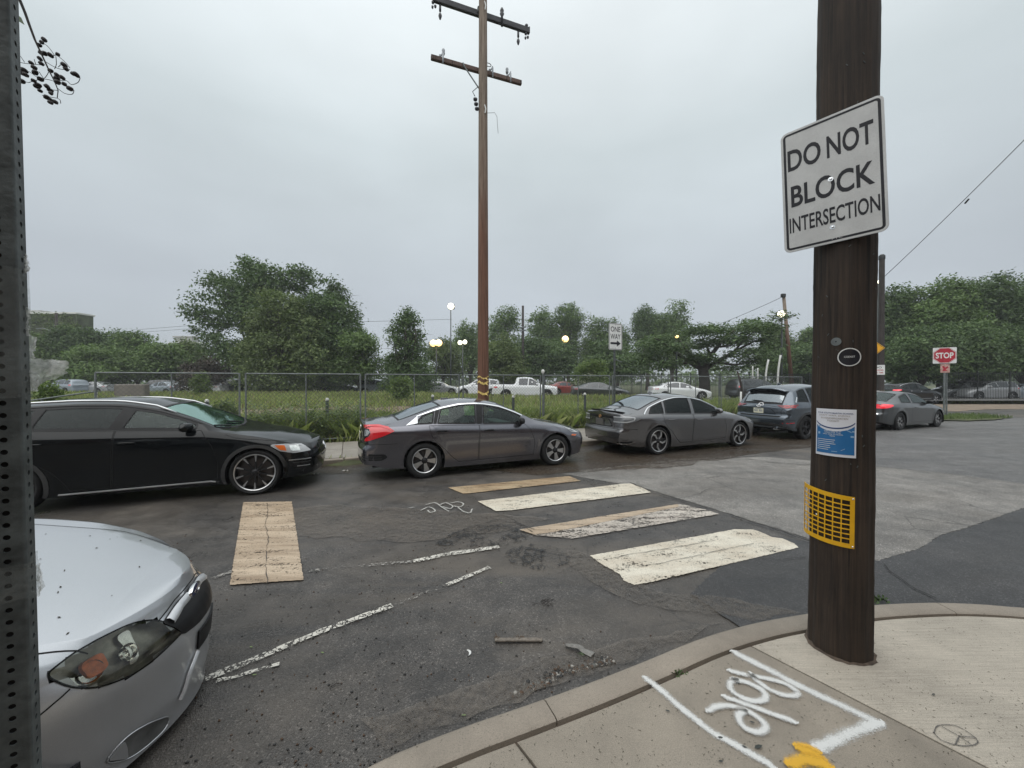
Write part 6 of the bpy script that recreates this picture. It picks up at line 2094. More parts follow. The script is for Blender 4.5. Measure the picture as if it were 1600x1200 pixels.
def near_pole():
 root = thing('utility_pole', 'thick dark brown wooden pole on the near corner, carrying a sign and a poster', 'utility pole')
 n = 64; zs = np.concatenate([[.06], np.linspace(ZS, .5, 12), np.linspace(.54, 4.6, 70), np.linspace(4.8, 9, 16)])
 rg = np.random.default_rng(3)
 ph = rg.uniform(0, 6.28, 12); fq = rg.integers(3, 26, 12)
 vs = []
 for z in zs:
  for k in range(n):
   a = 2 * math.pi * k / n
   r = pole_r(z) + .0016 * math.sin(a * fq[0] + ph[0] + z * .4) + .0014 * math.sin(a * fq[1] + ph[1] - z * .7) + .0012 * math.sin(a * fq[2] + z * .9) + .001 * math.sin(z * 9 + a * 2) + rg.normal(0, .0007)
   r += .012 * math.exp(-max(z - ZS, 0) / .05) * 0
   if math.sin(a * 9 + .3 * math.sin(z)) > .985: r -= .006
   vs.append((PC.x + LEAN.x * z + r * math.cos(a), PC.y + r * math.sin(a), z))
 fs = [(i * n + k, i * n + (k + 1) % n, (i + 1) * n + (k + 1) % n, (i + 1) * n + k) for i in range(len(zs) - 1) for k in range(n)]
 MB().add(vs, fs).build('pole_shaft', M['creosote'], root, smooth=True)
 mb = MB()
 vs = []
 for k in range(40):
  a = 2 * math.pi * k / 40
  for r, z in ((.15, .010), (.172 + rg.uniform(-.006, .01), .002)):
   vs.append((PC.x + r * math.cos(a), PC.y + r * math.sin(a), ZS + z))
 mb.add(vs, [(2 * k, 2 * k + 1, (2 * k + 3) % 80, (2 * k + 2) % 80) for k in range(40)])
 mb.build('base_collar', M['joint'], root)
 mb = MB()
 for k in range(26):
  a = R(rg.uniform(170, 300)); z = rg.uniform(.9, 3.8); r = pole_r(z)
  p = Vector((PC.x + LEAN.x * z + r * math.cos(a), PC.y + r * math.sin(a), z))
  mb.box(p, (.004, .004, .014), Matrix.Rotation(a, 3, 'Z') @ Matrix.Rotation(rg.uniform(-1, 1), 3, 'X'))
 tag(mb.build('staples', M['galv_dark'], root), kind='stuff')
 return root
def on_pole(ang, z, off=.0): 
 a = R(ang); r = pole_r(z) + .002 + off
 return Vector((PC.x + LEAN.x * z + r * math.cos(a), PC.y + r * math.sin(a), z))
def cyl_grid(mb, a0, a1, z0, z1, off, na=14, nz_=2, mi=0, skew=0.0):
 vs = []
 for j in range(nz_ + 1):
  for i in range(na + 1):
   a = a0 + (a1 - a0) * i / na
   z = z0 + (z1 - z0) * j / nz_
   vs.append(on_pole(a, z + skew * (i / na), off))
 mb.add(vs, [(j * (na + 1) + i, j * (na + 1) + i + 1, (j + 1) * (na + 1) + i + 1, (j + 1) * (na + 1) + i) for j in range(nz_) for i in range(na)], mi)
def pole_angle(px, z):
 r = pole_r(z) + .002
 d = Vector(((px - 800) / F, 1)).normalized()
 c = Vector((PC.x + LEAN.x * z, PC.y))
 b = d.dot(c); q = b * b - c.dot(c) + r * r
 s_ = b - math.sqrt(max(q, 0))
 p = d * s_ - c
 return math.degrees(math.atan2(p.y, p.x)) % 360, (d * s_).y
def wrap_text(mb_v, a_c, z_c, off):
 out = []
 for x, y, _ in mb_v:
  z = z_c + y
  a = a_c + math.degrees(x / pole_r(z))
  out.append(on_pole(a, z, off))
 return out
near_pole()
z0p, z1p = 0, 0
aL, dL = pole_angle(1277, 1.5); aR, dR = pole_angle(1338, 1.5)
zt = CAMH - (637.5 - HOR) * dL / F; zb_ = CAMH - (708.5 - HOR) * dL / F
rootp = thing('poster', 'blue and white printed school notice stapled to the brown pole', 'poster')
mb = MB(); cyl_grid(mb, aL, aR, zb_, zt, .0045, 16, 6); mb.build('sheet', plain('poster_paper', (.74, .74, .78), .35, var=.06), rootp, smooth=True)
M['poster_blue'] = plain('poster_blue', (.025, .15, .36), .35, var=.1)
M['poster_navy'] = plain('poster_navy', (.02, .05, .17), .35, var=.1)
M['poster_ink'] = plain('poster_grey_ink', (.36, .30, .27), .5)
wa = aR - aL; hp = zt - zb_
mb = MB()
vs = []
nn_ = 24
for i in range(nn_ + 1):
 t = .04 + .92 * i / nn_
 q = (t - .5) / .5
 top = .76 - .215 * math.sqrt(max(0, 1 - (abs(q) * .98) ** 2)) - .01
 vs.append(on_pole(aL + wa * t, zb_ + hp * .055, .0055)); vs.append(on_pole(aL + wa * t, zb_ + hp * top, .0055))
mb.add(vs, [(2 * i, 2 * i + 2, 2 * i + 3, 2 * i + 1) for i in range(nn_)])
mb.build('blue_field', M['poster_blue'], rootp, smooth=True)
mb = MB(); vs = []
for i in range(nn_ + 1):
 t = .03 + .94 * i / nn_
 q = (t - .5) / .5
 top = .80 - .205 * math.sqrt(max(0, 1 - (abs(q) * .98) ** 2))
 vs.append(on_pole(aL + wa * t, zb_ + hp * (top - .012), .0058)); vs.append(on_pole(aL + wa * t, zb_ + hp * (top + .014), .0058))
mb.add(vs, [(2 * i, 2 * i + 2, 2 * i + 3, 2 * i + 1) for i in range(nn_)])
mb.build('arc_line', M['poster_navy'], rootp)
rp_ = pole_r(1.5)
wm = R(wa) * rp_            # width in metres
def poster_text(txt, tx, ty, w, h, mat, bold=.01):
 vs, fs = text_mesh(txt, w * wm, h * hp, 0, bold)
 mb = MB(); mb.add(wrap_text(vs, aL + wa * tx, zb_ + hp * ty, .0063), fs)
 mb.build('lettering', mat, rootp, fix=False)
poster_text('YOUR SOUTH MARTIN SCHOOL', .5, .915, .86, .030, M['poster_navy'])
poster_text("DON'T WAIT, ENROLL", .49, .862, .74, .036, M['poster_ink'])
poster_text('IN KINDERGARTEN', .49, .805, .64, .036, M['poster_ink'])
poster_text('TODAY!', .47, .75, .28, .036, M['poster_ink'])
poster_text('ENROLLMENT IS', .46, .535, .40, .024, M['sign_white2'], .004)
poster_text('OPEN FOR THE', .46, .50, .38, .024, M['sign_white2'], .004)
poster_text('2025-2026 SCHOOL', .47, .465, .48, .024, M['sign_white2'], .004)
poster_text('YEAR', .46, .43, .13, .024, M['sign_white2'], .004)
mb = MB()
for k in range(6):          # lines of small print
 z = zb_ + hp * (.34 - .042 * k)
 cyl_grid(mb, aL + wa * .07, aL + wa * (.07 + (.46, .44, .47, .34, .35, .30)[k]), z, z + hp * .010, .0063, 8, 1)
mb.build('small_print', M['sign_white2'], rootp)
mb = MB()                   # doodles in the corners
for (tx, ty, tw, th, sk) in ((.08, .60, .10, .022, .008), (.09, .45, .06, .05, .0), (.78, .56, .11, .02, -.012), (.90, .53, .06, .03, 0), (.87, .42, .08, .035, 0), (.45, .10, .13, .012, 0), (.66, .13, .09, .012, .012)):
 cyl_grid(mb, aL + wa * tx, aL + wa * (tx + tw), zb_ + hp * ty, zb_ + hp * (ty + th), .0063, 3, 1, skew=sk)
mb.build('doodles', plain('pale_blue_print', (.30, .45, .62), .4), rootp)['kind'] = 'stuff'
aL2, _ = pole_angle(1271, 1.05); aL2 -= 26
aR2, d2 = pole_angle(1336, 1.05)
zt2 = CAMH - (777 - HOR) * d2 / F; zb2 = CAMH - (858 - HOR) * d2 / F
rg_ = thing('grid_panel', 'yellow plastic grid strip wrapped round the brown pole below the poster', 'reflector')
mb = MB()
wa2 = aR2 - aL2
def gpt(t, s_, off=.006):
 lift = .018 * max(0, (.35 - t) / .35) + off
 z = zb2 + (zt2 - zb2) * s_ + .022 * (1 - t) * (1 if s_ > .5 else .35)
 return on_pole(aL2 + wa2 * t, z, lift)
def gbar(t0, t1, s0, s1, n=16):
 for (o0, o1) in ((.006, .009),):
  vs = []
  for i in range(n + 1):
   t = t0 + (t1 - t0) * i / n
   vs += [gpt(t, s0, o0), gpt(t, s0, o1), gpt(t, s1, o1), gpt(t, s1, o0)]
  mb.add(vs, [(4 * i + k, 4 * i + (k + 1) % 4, 4 * i + 4 + (k + 1) % 4, 4 * i + 4 + k) for i in range(n) for k in range(4)])
gbar(0, 1, 0, .085); gbar(0, 1, .915, 1)
gbar(.0, .05, .08, .92, 2); gbar(.93, 1, .08, .92, 2)
for k in range(1, 7): gbar(.05 + .88 * k / 7 - .009, .05 + .88 * k / 7 + .009, .08, .92, 1)
for k in range(1, 9): gbar(.04, .94, .085 + .83 * k / 9 - .011, .085 + .83 * k / 9 + .011)
mb.build('grid', M['yellow_grid'], rg_)
mb = MB()
for t, s_ in ((.97, .04), (.97, .96), (.4, .5)):
 p = gpt(t, s_, .010); mb.bbox(p, (.01, .01, .01), .003)
mb.build('screws', M['chrome'], rg_)['kind'] = 'stuff'
as_, ds_ = pole_angle(1327, 1.9)
zs_ = CAMH - (558 - HOR) * ds_ / F
sk_ = thing('round_sticker', 'small black round sticker with a white rim on the brown pole', 'sticker')
def pole_disc(mb, ac, zc, r, off, n=28, r0=0.0, mi=0):
 vs = []
 for k in range(n):
  t = 2 * math.pi * k / n
  for rr in (r0, r):
   vs.append(on_pole(ac + math.degrees(rr * math.cos(t) / rp_), zc + rr * math.sin(t), off))
 mb.add(vs, [(2 * k, 2 * k + 1, (2 * k + 3) % (2 * n), (2 * k + 2) % (2 * n)) for k in range(n)], mi)
mb = MB(); pole_disc(mb, as_, zs_, .050, .002); mb.build('disc', M['sign_ink'], sk_)
mb = MB(); pole_disc(mb, as_, zs_, .0535, .0026, r0=.048); mb.build('rim', M['sign_white2'], sk_)
mb = MB(); vs, fs = text_mesh('COEXIST', .048, .011, 0, .01); mb.add(wrap_text(vs, as_, zs_ + .002, .003), fs); mb.build('lettering', M['sign_white2'], sk_, fix=False)
at_, dt_ = pole_angle(1306, 1.95)
zt_ = CAMH - (534 - HOR) * dt_ / F
tg_ = thing('pole_tag', 'small round dull metal disc nailed above the sticker', 'tag')
mb = MB(); pole_disc(mb, at_, zt_, .024, .004); pole_disc(mb, at_, zt_, .024, .001); mb.build('disc', M['galv'], tg_)
mb = MB(); pole_disc(mb, at_, zt_, .004, .007, 8); mb.build('nail', M['iron'], tg_)
sl_ = Vector((1.743, 2.485, (3.342 + 2.580) / 2)); sr_ = Vector((2.076, 2.131, (3.372 + 2.612) / 2 - .014))
nrm_ = Vector((-.728, -.685, 0))
cen = (sl_ + sr_) / 2 + nrm_ * .018
SW, SH = .478, .762
ax_ = (sr_ - sl_).normalized()
sign('street_sign', 'black on white DO NOT BLOCK INTERSECTION sign bolted high on the brown pole', 'sign', cen, ax_, SW, SH, M['retro'], (.013, .013, M['sign_ink']),
     [('DO', -.123, .195, .165, .135, M['sign_ink'], .02), ('NOT', .090, .195, .205, .135, M['sign_ink'], .02), ('BLOCK', -.002, -.035, .385, .135, M['sign_ink'], .02),
      ('INTERSECTION', .0, -.215, .415, .096, M['sign_ink'], .015), ('PTC', .02, -.3565, .05, .008, M['retro'], .01)],
     r=.035, up=Vector((-ax_.x * ax_.z, -ax_.y * ax_.z, 1)), bolts=[(.0, .0), (.0, -.288)])
def perf_post():
 root = thing('perforated_post', 'grey perforated square steel sign post at the left edge', 'sign post')
 B = R(36)
 s = .0508; pitch = .0254; hr = .0056
 D0 = .82
 corner = Vector(((42 - 800) / F * D0, D0, 0))
 eu = Vector((math.cos(B), math.sin(B), 0)); en = Vector((-math.sin(B), math.cos(B), 0))
 c = corner - eu * (s / 2) + en * (s / 2)
 root.location = (c.x, c.y, 0)
 root.rotation_euler = (0, R(-.75), B)
 root.location.x += math.sin(R(.75)) * CAMH
 mb = MB()
 nz_ = 118
 z0 = .06
 for f in range(4):
  rot = Matrix.Rotation(f * math.pi / 2, 3, 'Z')
  for k in range(nz_):
   zc = z0 + pitch * (k + .5)
   vs = []
   n = 12
   for j in range(n):
    a = 2 * math.pi * (j + .5) / n
    vs.append(rot @ Vector((hr * math.cos(a), -s / 2, zc + hr * math.sin(a))))
   for j in range(n):
    a = 2 * math.pi * (j + .5) / n
    ca, sa = math.cos(a), math.sin(a)
    q = max(abs(ca), abs(sa))
    vs.append(rot @ Vector((ca / q * (s / 2 - .005), -s / 2, zc + sa / q * pitch / 2)))
   for j in range(n):
    a = 2 * math.pi * (j + .5) / n
    vs.append(rot @ Vector((hr * math.cos(a), -s / 2 + .003, zc + hr * math.sin(a))))
   mb.add(vs, [(j, n + j, n + (j + 1) % n, (j + 1) % n) for j in range(n)] + [(2 * n + j, j, (j + 1) % n, 2 * n + (j + 1) % n) for j in range(n)])
  vs = []
  for j in range(6):
   a = R(-90 + 90 * j / 5)
   for z in (z0, z0 + pitch * nz_):
    vs.append(rot @ Vector((s / 2 - .005 + .005 * math.cos(a), -s / 2 + .005 + .005 * math.sin(a), z)))
  mb.add(vs, [(2 * j, 2 * j + 2, 2 * j + 3, 2 * j + 1) for j in range(5)])
 mb.build('post', M['galv_dark'], root, fix=False)
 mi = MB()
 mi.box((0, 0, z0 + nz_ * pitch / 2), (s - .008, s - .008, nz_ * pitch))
 mi.build('hollow_shade', M['gap'], root)  # near-black filler box, stands for the shaded hollow behind the holes
 return root
PP = perf_post()
def film_mat(name, col=(.92, .93, .90), alpha=.5):
 m, t, b, o = new_mat(name)
 v = coords(t)
 n1 = noise(t, v, 28, 5, .7)
 b.inputs['Base Color'].default_value = (*col, 1)
 b.inputs['Roughness'].default_value = .25
 b.inputs['Transmission Weight'].default_value = 0
 t.links.new(bump(t, n1, .9, .006), b.inputs['Normal'])
 al = ramp(t, noise(t, v, 60, 5, .75), [(.35, alpha * .45), (.6, alpha), (.8, min(1, alpha * 1.6))])
 tr = nd(t, 'ShaderNodeBsdfTransparent')
 mx = nd(t, 'ShaderNodeMixShader')
 tl = nd(t, 'ShaderNodeBsdfTranslucent'); tl.inputs[0].default_value = (*col, 1)
 m2 = nd(t, 'ShaderNodeMixShader'); m2.inputs[0].default_value = .45
 t.links.new(b.outputs[0], m2.inputs[1]); t.links.new(tl.outputs[0], m2.inputs[2])
 t.links.new(al, mx.inputs[0]); t.links.new(tr.outputs[0], mx.inputs[1]); t.links.new(m2.outputs[0], mx.inputs[2])
 t.links.new(mx.outputs[0], o.inputs[0])
 return m
M['film'] = film_mat('torn_plastic_film', alpha=.62)
M['tape'] = film_mat('clear_tape', (.5, .52, .5), .22)
def film_sheet(name, quad, label, nu=14, nv=14, amp=.006, seed=0, mat='film', parent=None):
 rg = np.random.default_rng(seed)
 ph = rg.uniform(0, 6.28, 8)
 q = [Vector(p) for p in quad]
 nn = (q[1] - q[0]).cross(q[3] - q[0]).normalized()
 vs = []
 for j in range(nv + 1):
  for i in range(nu + 1):
   u, v = i / nu, j / nv
   p = q[0].lerp(q[1], u).lerp(q[3].lerp(q[2], u), v)
   d = amp * (math.sin(u * 9 + ph[0] + v * 4) + .7 * math.sin(v * 13 + ph[1] - u * 5) + .5 * math.sin(u * 21 + v * 17 + ph[2]))
   e = rg.normal(0, .0012)
   vs.append(p + nn * (d + e) + Vector((rg.normal(0, .001), 0, rg.normal(0, .001))))
 mb = MB(); mb.add(vs, [(j * (nu + 1) + i, j * (nu + 1) + i + 1, (j + 1) * (nu + 1) + i + 1, (j + 1) * (nu + 1) + i) for j in range(nv) for i in range(nu)])
 o = mb.build(name, M[mat], parent, smooth=True, fix=False)
 if label: tag(o, label, 'plastic film')
 return o
tornroot = thing('torn_film', 'shreds of clear plastic film and tape flapping from the perforated post', 'plastic film', loc=(0, 0, 0))
DP = .835
for qd, sd, am in (([(46, 560), (103, 563), (104, 582), (44, 612)], 1, .004), ([(42, 520), (62, 530), (48, 565), (40, 560)], 2, .003), ([(38, 478), (47, 482), (44, 525), (38, 528)], 3, .003),
                   ([(44, 575), (58, 585), (62, 608), (46, 613)], 4, .004), ([(84, 562), (105, 564), (98, 580), (72, 590)], 5, .003), ([(36, 392), (42, 400), (45, 425), (38, 430)], 6, .003),
                   ([(38, 408), (46, 411), (44, 424), (38, 420)], 7, .002), ([(52, 884), (60, 880), (64, 918), (56, 935)], 8, .002)):
 film_sheet('film_shred', [P(a, b, DP + .012 * (sd % 3)) for a, b in qd], None, 12, 12, am, sd, parent=tornroot)
for (z0_, z1_, sk2) in ((P(0, 625, .82).z, P(0, 420, .82).z, .01), (P(0, 935, .82).z, P(0, 875, .82).z, .004)):
 mb = MB()
 vs = []
 s_ = .0508 / 2 + .0012
 rg = np.random.default_rng(9)
 levels = np.linspace(z0_, z1_, 10)
 for z in levels:
  for (x, y) in ((-s_, -s_), (-s_ / 3, -s_), (s_ / 3, -s_), (s_, -s_), (s_, -s_ / 3), (s_, s_ / 3), (s_, s_), (-s_, s_)):
   j = rg.uniform(0, .0022)
   vs.append((x * (1 + j * 20), y * (1 + j * 20), z + rg.uniform(-.006, .006)))
 mb.add(vs, [(j * 8 + i, j * 8 + (i + 1) % 8, (j + 1) * 8 + (i + 1) % 8, (j + 1) * 8 + i) for j in range(len(levels) - 1) for i in range(8)])
 mb.build('tape_wrap', M['tape'], PP, smooth=True, fix=False)
tw = thing('hanging_branch', 'thin bare branch with clusters of dark seed pods hanging in at the top left', 'branch')
DB = 1.25
sc_ = 6.664
def tb(x, y, dd=0.0): return P(x / sc_, y / sc_, DB + dd)
mb = MB()
mb.tube([tb(150, -260), tb(200, -90), tb(235, 0), tb(300, 160), tb(345, 290), tb(400, 440), tb(440, 530), tb(500, 660), tb(545, 760), tb(600, 870), tb(635, 960), tb(625, 1040)], [.0062, .005, .0042, .0038, .0034, .003, .0026, .0022, .002, .0017, .0013, .001], 6)
mb.build('stem', M['darkpole'], tw, smooth=True)
twigs = [[(410, 480), (500, 485), (560, 540), (600, 600)], [(470, 590), (560, 610), (620, 600), (700, 660), (760, 730)], [(500, 660), (600, 720), (680, 745), (760, 745)],
         [(545, 760), (500, 830), (430, 850), (330, 880)], [(470, 700), (380, 690), (280, 680), (150, 650)], [(600, 870), (540, 850), (430, 830), (340, 770), (280, 760)],
         [(620, 930), (700, 990), (780, 1000), (800, 960)], [(600, 860), (720, 860), (770, 900), (840, 880), (865, 830)], [(635, 960), (560, 950), (480, 900)], [(625, 1040), (560, 1030), (470, 1010)],
         [(625, 1040), (655, 1060), (660, 1095)], [(250, 610), (290, 670)], [(390, 640), (405, 690)], [(440, 770), (480, 830)], [(690, 670), (640, 720)], [(615, 610), (620, 690), (600, 740)], [(150, 790), (230, 850), (330, 880)]]
mb = MB()
for k, tq in enumerate(twigs):
 dd = ((k * 37) % 11 - 5) * .006
 pts = [tb(x, y, dd * (i / max(1, len(tq) - 1))) for i, (x, y) in enumerate(tq)]
 mb.tube(smooth_line(pts, 3) if len(pts) > 2 else pts, .0009, 5)
mb.build('twigs', M['darkpole'], tw, smooth=True)['kind'] = 'stuff'
pods = [(445, 495), (470, 465), (497, 440), (465, 575), (500, 580), (560, 600), (635, 590), (450, 635), (465, 685), (360, 678), (700, 700), (720, 740), (560, 758), (390, 725), (400, 775), (790, 790), (825, 800),
  (180, 740), (215, 715), (250, 740), (290, 755), (260, 780), (300, 800), (190, 770), (260, 865), (385, 862), (455, 845), (625, 800), (680, 830), (625, 835), (630, 875), (700, 895), (430, 905), (415, 920), (520, 920), (758, 942),
  (450, 965), (555, 960), (560, 990), (515, 1030), (545, 1050), (555, 1085), (605, 1080)]
pm_ = MB()
vs = []
n = 8
for i in range(7):
 u = -1 + 2 * i / 6
 r = (1 - abs(u) ** 2.4) ** .6 * (1 - .12 * u)
 for k in range(n):
  a = 2 * math.pi * k / n
  vs.append((r * .0088 * math.cos(a) * (1.08 if k % 2 else .95), r * .0088 * math.sin(a) * (1.08 if k % 2 else .95), u * .0125))
pm_.add(vs, [(i * n + k, i * n + (k + 1) % n, (i + 1) * n + (k + 1) % n, (i + 1) * n + k) for i in range(6) for k in range(n)])
pod_me = pm_.mesh('seed_pod'); pod_me.materials.append(plain('seed_pod_husk', (.018, .014, .016), .6, var=.4, vscale=90)); pod_me.polygons.foreach_set('use_smooth', [True] * len(pod_me.polygons))
for k, (x, y) in enumerate(pods):
 o = link('seed_pod', pod_me, tw)
 o.location = tb(x, y, RNG.uniform(-.03, .03)); o.rotation_euler = (RNG.uniform(-.5, .5), R(115) + RNG.uniform(-.5, .5), RNG.uniform(-.4, .4))
 s_ = RNG.uniform(.62, .85); o.scale = (s_, s_, s_)
M['leaf_near'] = plain('green_leaf', (.06, .10, .03), .5, var=.3, vscale=30)
for (a, b, c, d) in (((215, 175), (262, 215), (296, 290), (225, 245)), ((372, 0), (420, -8), (400, 22), (372, 12))):
 mb = MB(); mb.add([tb(*a), tb(*b), tb(*c), tb(*d)], [(0, 1, 2, 3)]); mb.add([tb(*a, .002), tb(*b, .002), tb(*c, .002), tb(*d, .002)], [(0, 1, 2, 3)])
 mb.build('leaf', M['leaf_near'], tw)
def tall_pole():
 D = 9.9; x = -.7425
 root = thing('utility_pole', 'tall slender reddish wooden pole with two crossarms behind the compact sedan', 'utility pole', (x, D, 0))
 mb = MB()
 zs = np.linspace(.08, 13.2, 40)
 mb.tube([(0, 0, z) for z in zs[:24]], [.150 - .0040 * z for z in zs[:24]], 24)
 a = mb.build('pole_shaft', M['redpole'], root, smooth=True, angle=60)
 mb = MB(); mb.tube([(0, 0, z) for z in zs[23:]], [.150 - .0040 * z for z in zs[23:]], 24)
 mb.build('pole_shaft', M['redpole'], root, smooth=True, angle=60)
 dirv = Vector((2.23, .82, 0)).normalized(); nv = Vector((-dirv.y, dirv.x, 0))
 rt = Matrix.Rotation(math.atan2(.82, 2.23), 3, 'Z')
 for (zc, off, L_a, sh_, mat, hh, nm) in ((9.83, .19, 2.42, -.08, 'armwood', .115, 'crossarm'), (11.30, .19, 2.62, .06, 'armdark', .15, 'crossarm')):
  m2 = MB(); c = nv * off + dirv * sh_ + Vector((0, 0, zc))
  m2.bbox(c, (L_a, .09, hh), .01, rot=rt)
  arm = m2.build(nm, M[mat], root)
  def pt(s_, dz=0, dn=0): return c + dirv * s_ + nv * dn + Vector((0, 0, dz))
  if zc < 10:
   for s_ in (-.92, .38, .88):
    m3 = MB()
    m3.tube([pt(s_, -.12, -.06), pt(s_, .14, -.06)], .022, 8)
    m3.tube([pt(s_ - .06, .05, 0), pt(s_ - .06, .12, 0)], .035, 8)
    m3.tube([pt(s_ - .05, .06, 0), pt(s_ - .01, .16, -.03), pt(s_ + .01, .2, -.04)], .012, 6)
    m3.build('arm_clevis', M['insul_grey'], root, smooth=True)
   for s_ in (-.90, .80):
    m3 = MB(); m3.lathe([(.001, .30), (.03, .29), (.042, .25), (.03, .22), (.042, .19), (.03, .15), (.001, .15)], 2, 12, pt(s_))
    m3.build('insulator', M['insul_grey'], root, smooth=True)
   m3 = MB(); ring_ = [pt(.27 + .07 * math.cos(t), .19 + .045 * math.sin(t), -.05) for t in np.linspace(0, 6.28, 14)]
   m3.tube(ring_, .009, 6); m3.build('wire_loop', M['iron'], root, smooth=True)
   m3 = MB(); m3.tube([pt(-.38, -.06, -.08), nv * .1 + Vector((0, 0, zc - .52)) - dirv * .08], .018, 6); m3.tube([pt(-.42, .02, -.08), pt(-.38, -.06, -.08)], .024, 6)
   m3.build('brace', M['galv'], root)
  else:
   for s_ in (-1.12, .98):
    m3 = MB()
    m3.tube([pt(s_, -.10), pt(s_, -.26)], .028, 8); m3.lathe([(.001, -.28), (.035, -.33), (.045, -.38), (.02, -.46), (.001, -.48)], 2, 10, pt(s_))
    m3.build('hanging_insulator', M['insul'], root, smooth=True)
   for s_ in (.50,):
    m3 = MB(); m3.lathe([(.001, .32), (.03, .31), (.055, .24), (.03, .20), (.06, .16), (.03, .10), (.03, -.16), (.001, -.16)], 2, 10, pt(s_, 0, -.05))
    m3.build('insulator', M['insul'], root, smooth=True)
   for s_ in (1.22, -1.28):
    m3 = MB()
    for q, (a_, z_) in enumerate(((0, .12), (.03, .02), (-.02, -.10), (.04, -.18), (-.03, -.22))):
     m3.lathe([(.001, z_ - .05), (.04 - .004 * q, z_ - .02), (.045 - .004 * q, z_ + .02), (.001, z_ + .05)], 2, 8, pt(s_ + a_))
    m3.tube([pt(s_ - .05, .05), pt(s_ + .10, .12)], .012, 6)
    m3.build('strain_insulator', M['insul'], root, smooth=True)
   m3 = MB(); m3.bbox(pt(-.13, .05, -.06), (.08, .08, .14), .01, rot=rt); m3.build('arm_bolt', M['galv_dark'], root)
 m3 = MB()
 m3.tube([Vector((-.14, -.05, 9.25)), Vector((-.26, -.08, 9.12)), Vector((-.20, -.08, 9.0))], .01, 6)
 for q in range(3): m3.lathe([(.001, -.05), (.05, -.02), (.055, .02), (.001, .05)], 2, 8, (-.19 + .02 * q, -.08, 8.92 - .12 * q))
 m3.build('side_insulator', M['insul'], root, smooth=True)
 m3 = MB(); m3.tube([Vector((.11, -.05, 8.60)), Vector((.30, -.06, 8.60)), Vector((.36, -.06, 8.5)), Vector((.37, -.06, 8.3)), Vector((.39, -.06, 8.08))], .005, 5)
 m3.build('loose_wire', M['iron'], root, smooth=True)
 m3 = MB()
 for z in (11.15, 8.55): m3.tube([Vector((.06, -.12, z)), Vector((.08, -.13, z + .1)), Vector((.05, -.13, z + .2))], .014, 6)
 m3.build('staple', M['sign_white2'], root)
 rg = np.random.default_rng(12)
 for z, h_ in ((P(0, 598, D).z, .05), (P(0, 590, D).z, .03), (P(0, 614, D).z, .05)):
  m3 = MB(); vs = []
  n = 16
  r = .150 - .004 * z + .008
  for i in range(n + 1):
   a = R(200 + 140 * i / n)
   for s2 in (-.5, .5):
    vs.append((r * math.cos(a), r * math.sin(a), z + h_ * s2 + rg.uniform(-.012, .012) + .03 * math.sin(i * .5)))
  m3.add(vs, [(2 * i, 2 * i + 2, 2 * i + 3, 2 * i + 1) for i in range(n)])
  m3.add([(r * .4, -r, z), (r * .5, -r - .04, z - .03), (r * .9, -r - .03, z - .07), (r * .7, -r, z - .02)], [(0, 1, 2, 3)])
  m3.build('yellow_tag', M['caution'], root)
 return root
def pole_two_tone():
 m, t, b, o = new_mat('utility_pole_wood')
 g = noise(t, coords(t, (34, 34, 1.3)), 1.0, 6, .65)
 red = mixc(t, ramp(t, g, [(.3, 0.0), (.7, 1.0)]), (.085, .040, .024), (.20, .10, .066))
 gry = mixc(t, ramp(t, g, [(.32, 0.0), (.62, 1.0)]), (.10, .07, .05), (.26, .21, .165))
 sp_ = nd(t, 'ShaderNodeSeparateXYZ'); t.links.new(coords(t), sp_.inputs[0])
 h = nd(t, 'ShaderNodeMapRange'); t.links.new(sp_.outputs[2], h.inputs[0]); h.inputs[1].default_value = 5.0; h.inputs[2].default_value = 8.5
 hh = mth(t, 'ADD', h.outputs[0], mth(t, 'MULTIPLY', mth(t, 'SUBTRACT', noise(t, coords(t, (4, 4, .5)), 1.0, 4), .5), 1.2), True)
 c = mixc(t, hh, red, gry)
 ck = ramp(t, noise(t, coords(t, (70, 70, 1.0)), 1.0, 3), [(.30, 1.0), (.36, 0.0)])
 c = mixc(t, mth(t, 'MULTIPLY', ck, .7), c, (.01, .008, .006))
 t.links.new(c, b.inputs['Base Color']); b.inputs['Roughness'].default_value = .9
 t.links.new(bump(t, g, .8, .008), b.inputs['Normal'])
 return m
M['redpole'] = pole_two_tone()
tall_pole()
pw = Vector((2.955, 11.08, .105))
gp = link('sign_post', None)
gp.location = pw
tag(gp, 'thin grey steel post holding the one way sign', 'sign post')
mb = MB(); mb.tube([(0, 0, 0), (0, 0, 3.28)], .032, 10); mb.build('post', M['galv_dark'], gp, smooth=True, angle=60)
mb = MB(); mb.tube([(0, 0, 2.30), (.07, -.02, 2.26), (.20, -.02, 2.20)], .012, 6); mb.build('bracket', M['galv'], gp)
def arrow(root):
 mb = MB()
 mb.add([(-.19, -.225, .0018), (.05, -.225, .0018), (.05, -.285, .0018), (.20, -.195, .0018), (.05, -.105, .0018), (.05, -.165, .0018), (-.19, -.165, .0018)], [tuple(range(7))])
 mb.build('arrow', M['sign_ink'], root)
ze = Vector((math.cos(R(28)), math.sin(R(28)), 0))
zow = CAMH - (526 - HOR) * 11.05 / F
sign('street_sign', 'small white ONE WAY sign with black arrow, on a thin post', 'sign', Vector((2.955, 11.08, zow)) + Vector((math.sin(R(28)), -math.cos(R(28)), 0)) * .04, ze, .51, .762, M['sign_white2'], (.012, .014, M['sign_ink']),
     [('ONE', 0, .21, .36, .15, M['sign_ink'], .01), ('WAY', 0, .0, .38, .15, M['sign_ink'], .01)], arrow, bolts=[(0, -.33), (0, .33)])
NF = 11.4
def fence_z(u): return .13
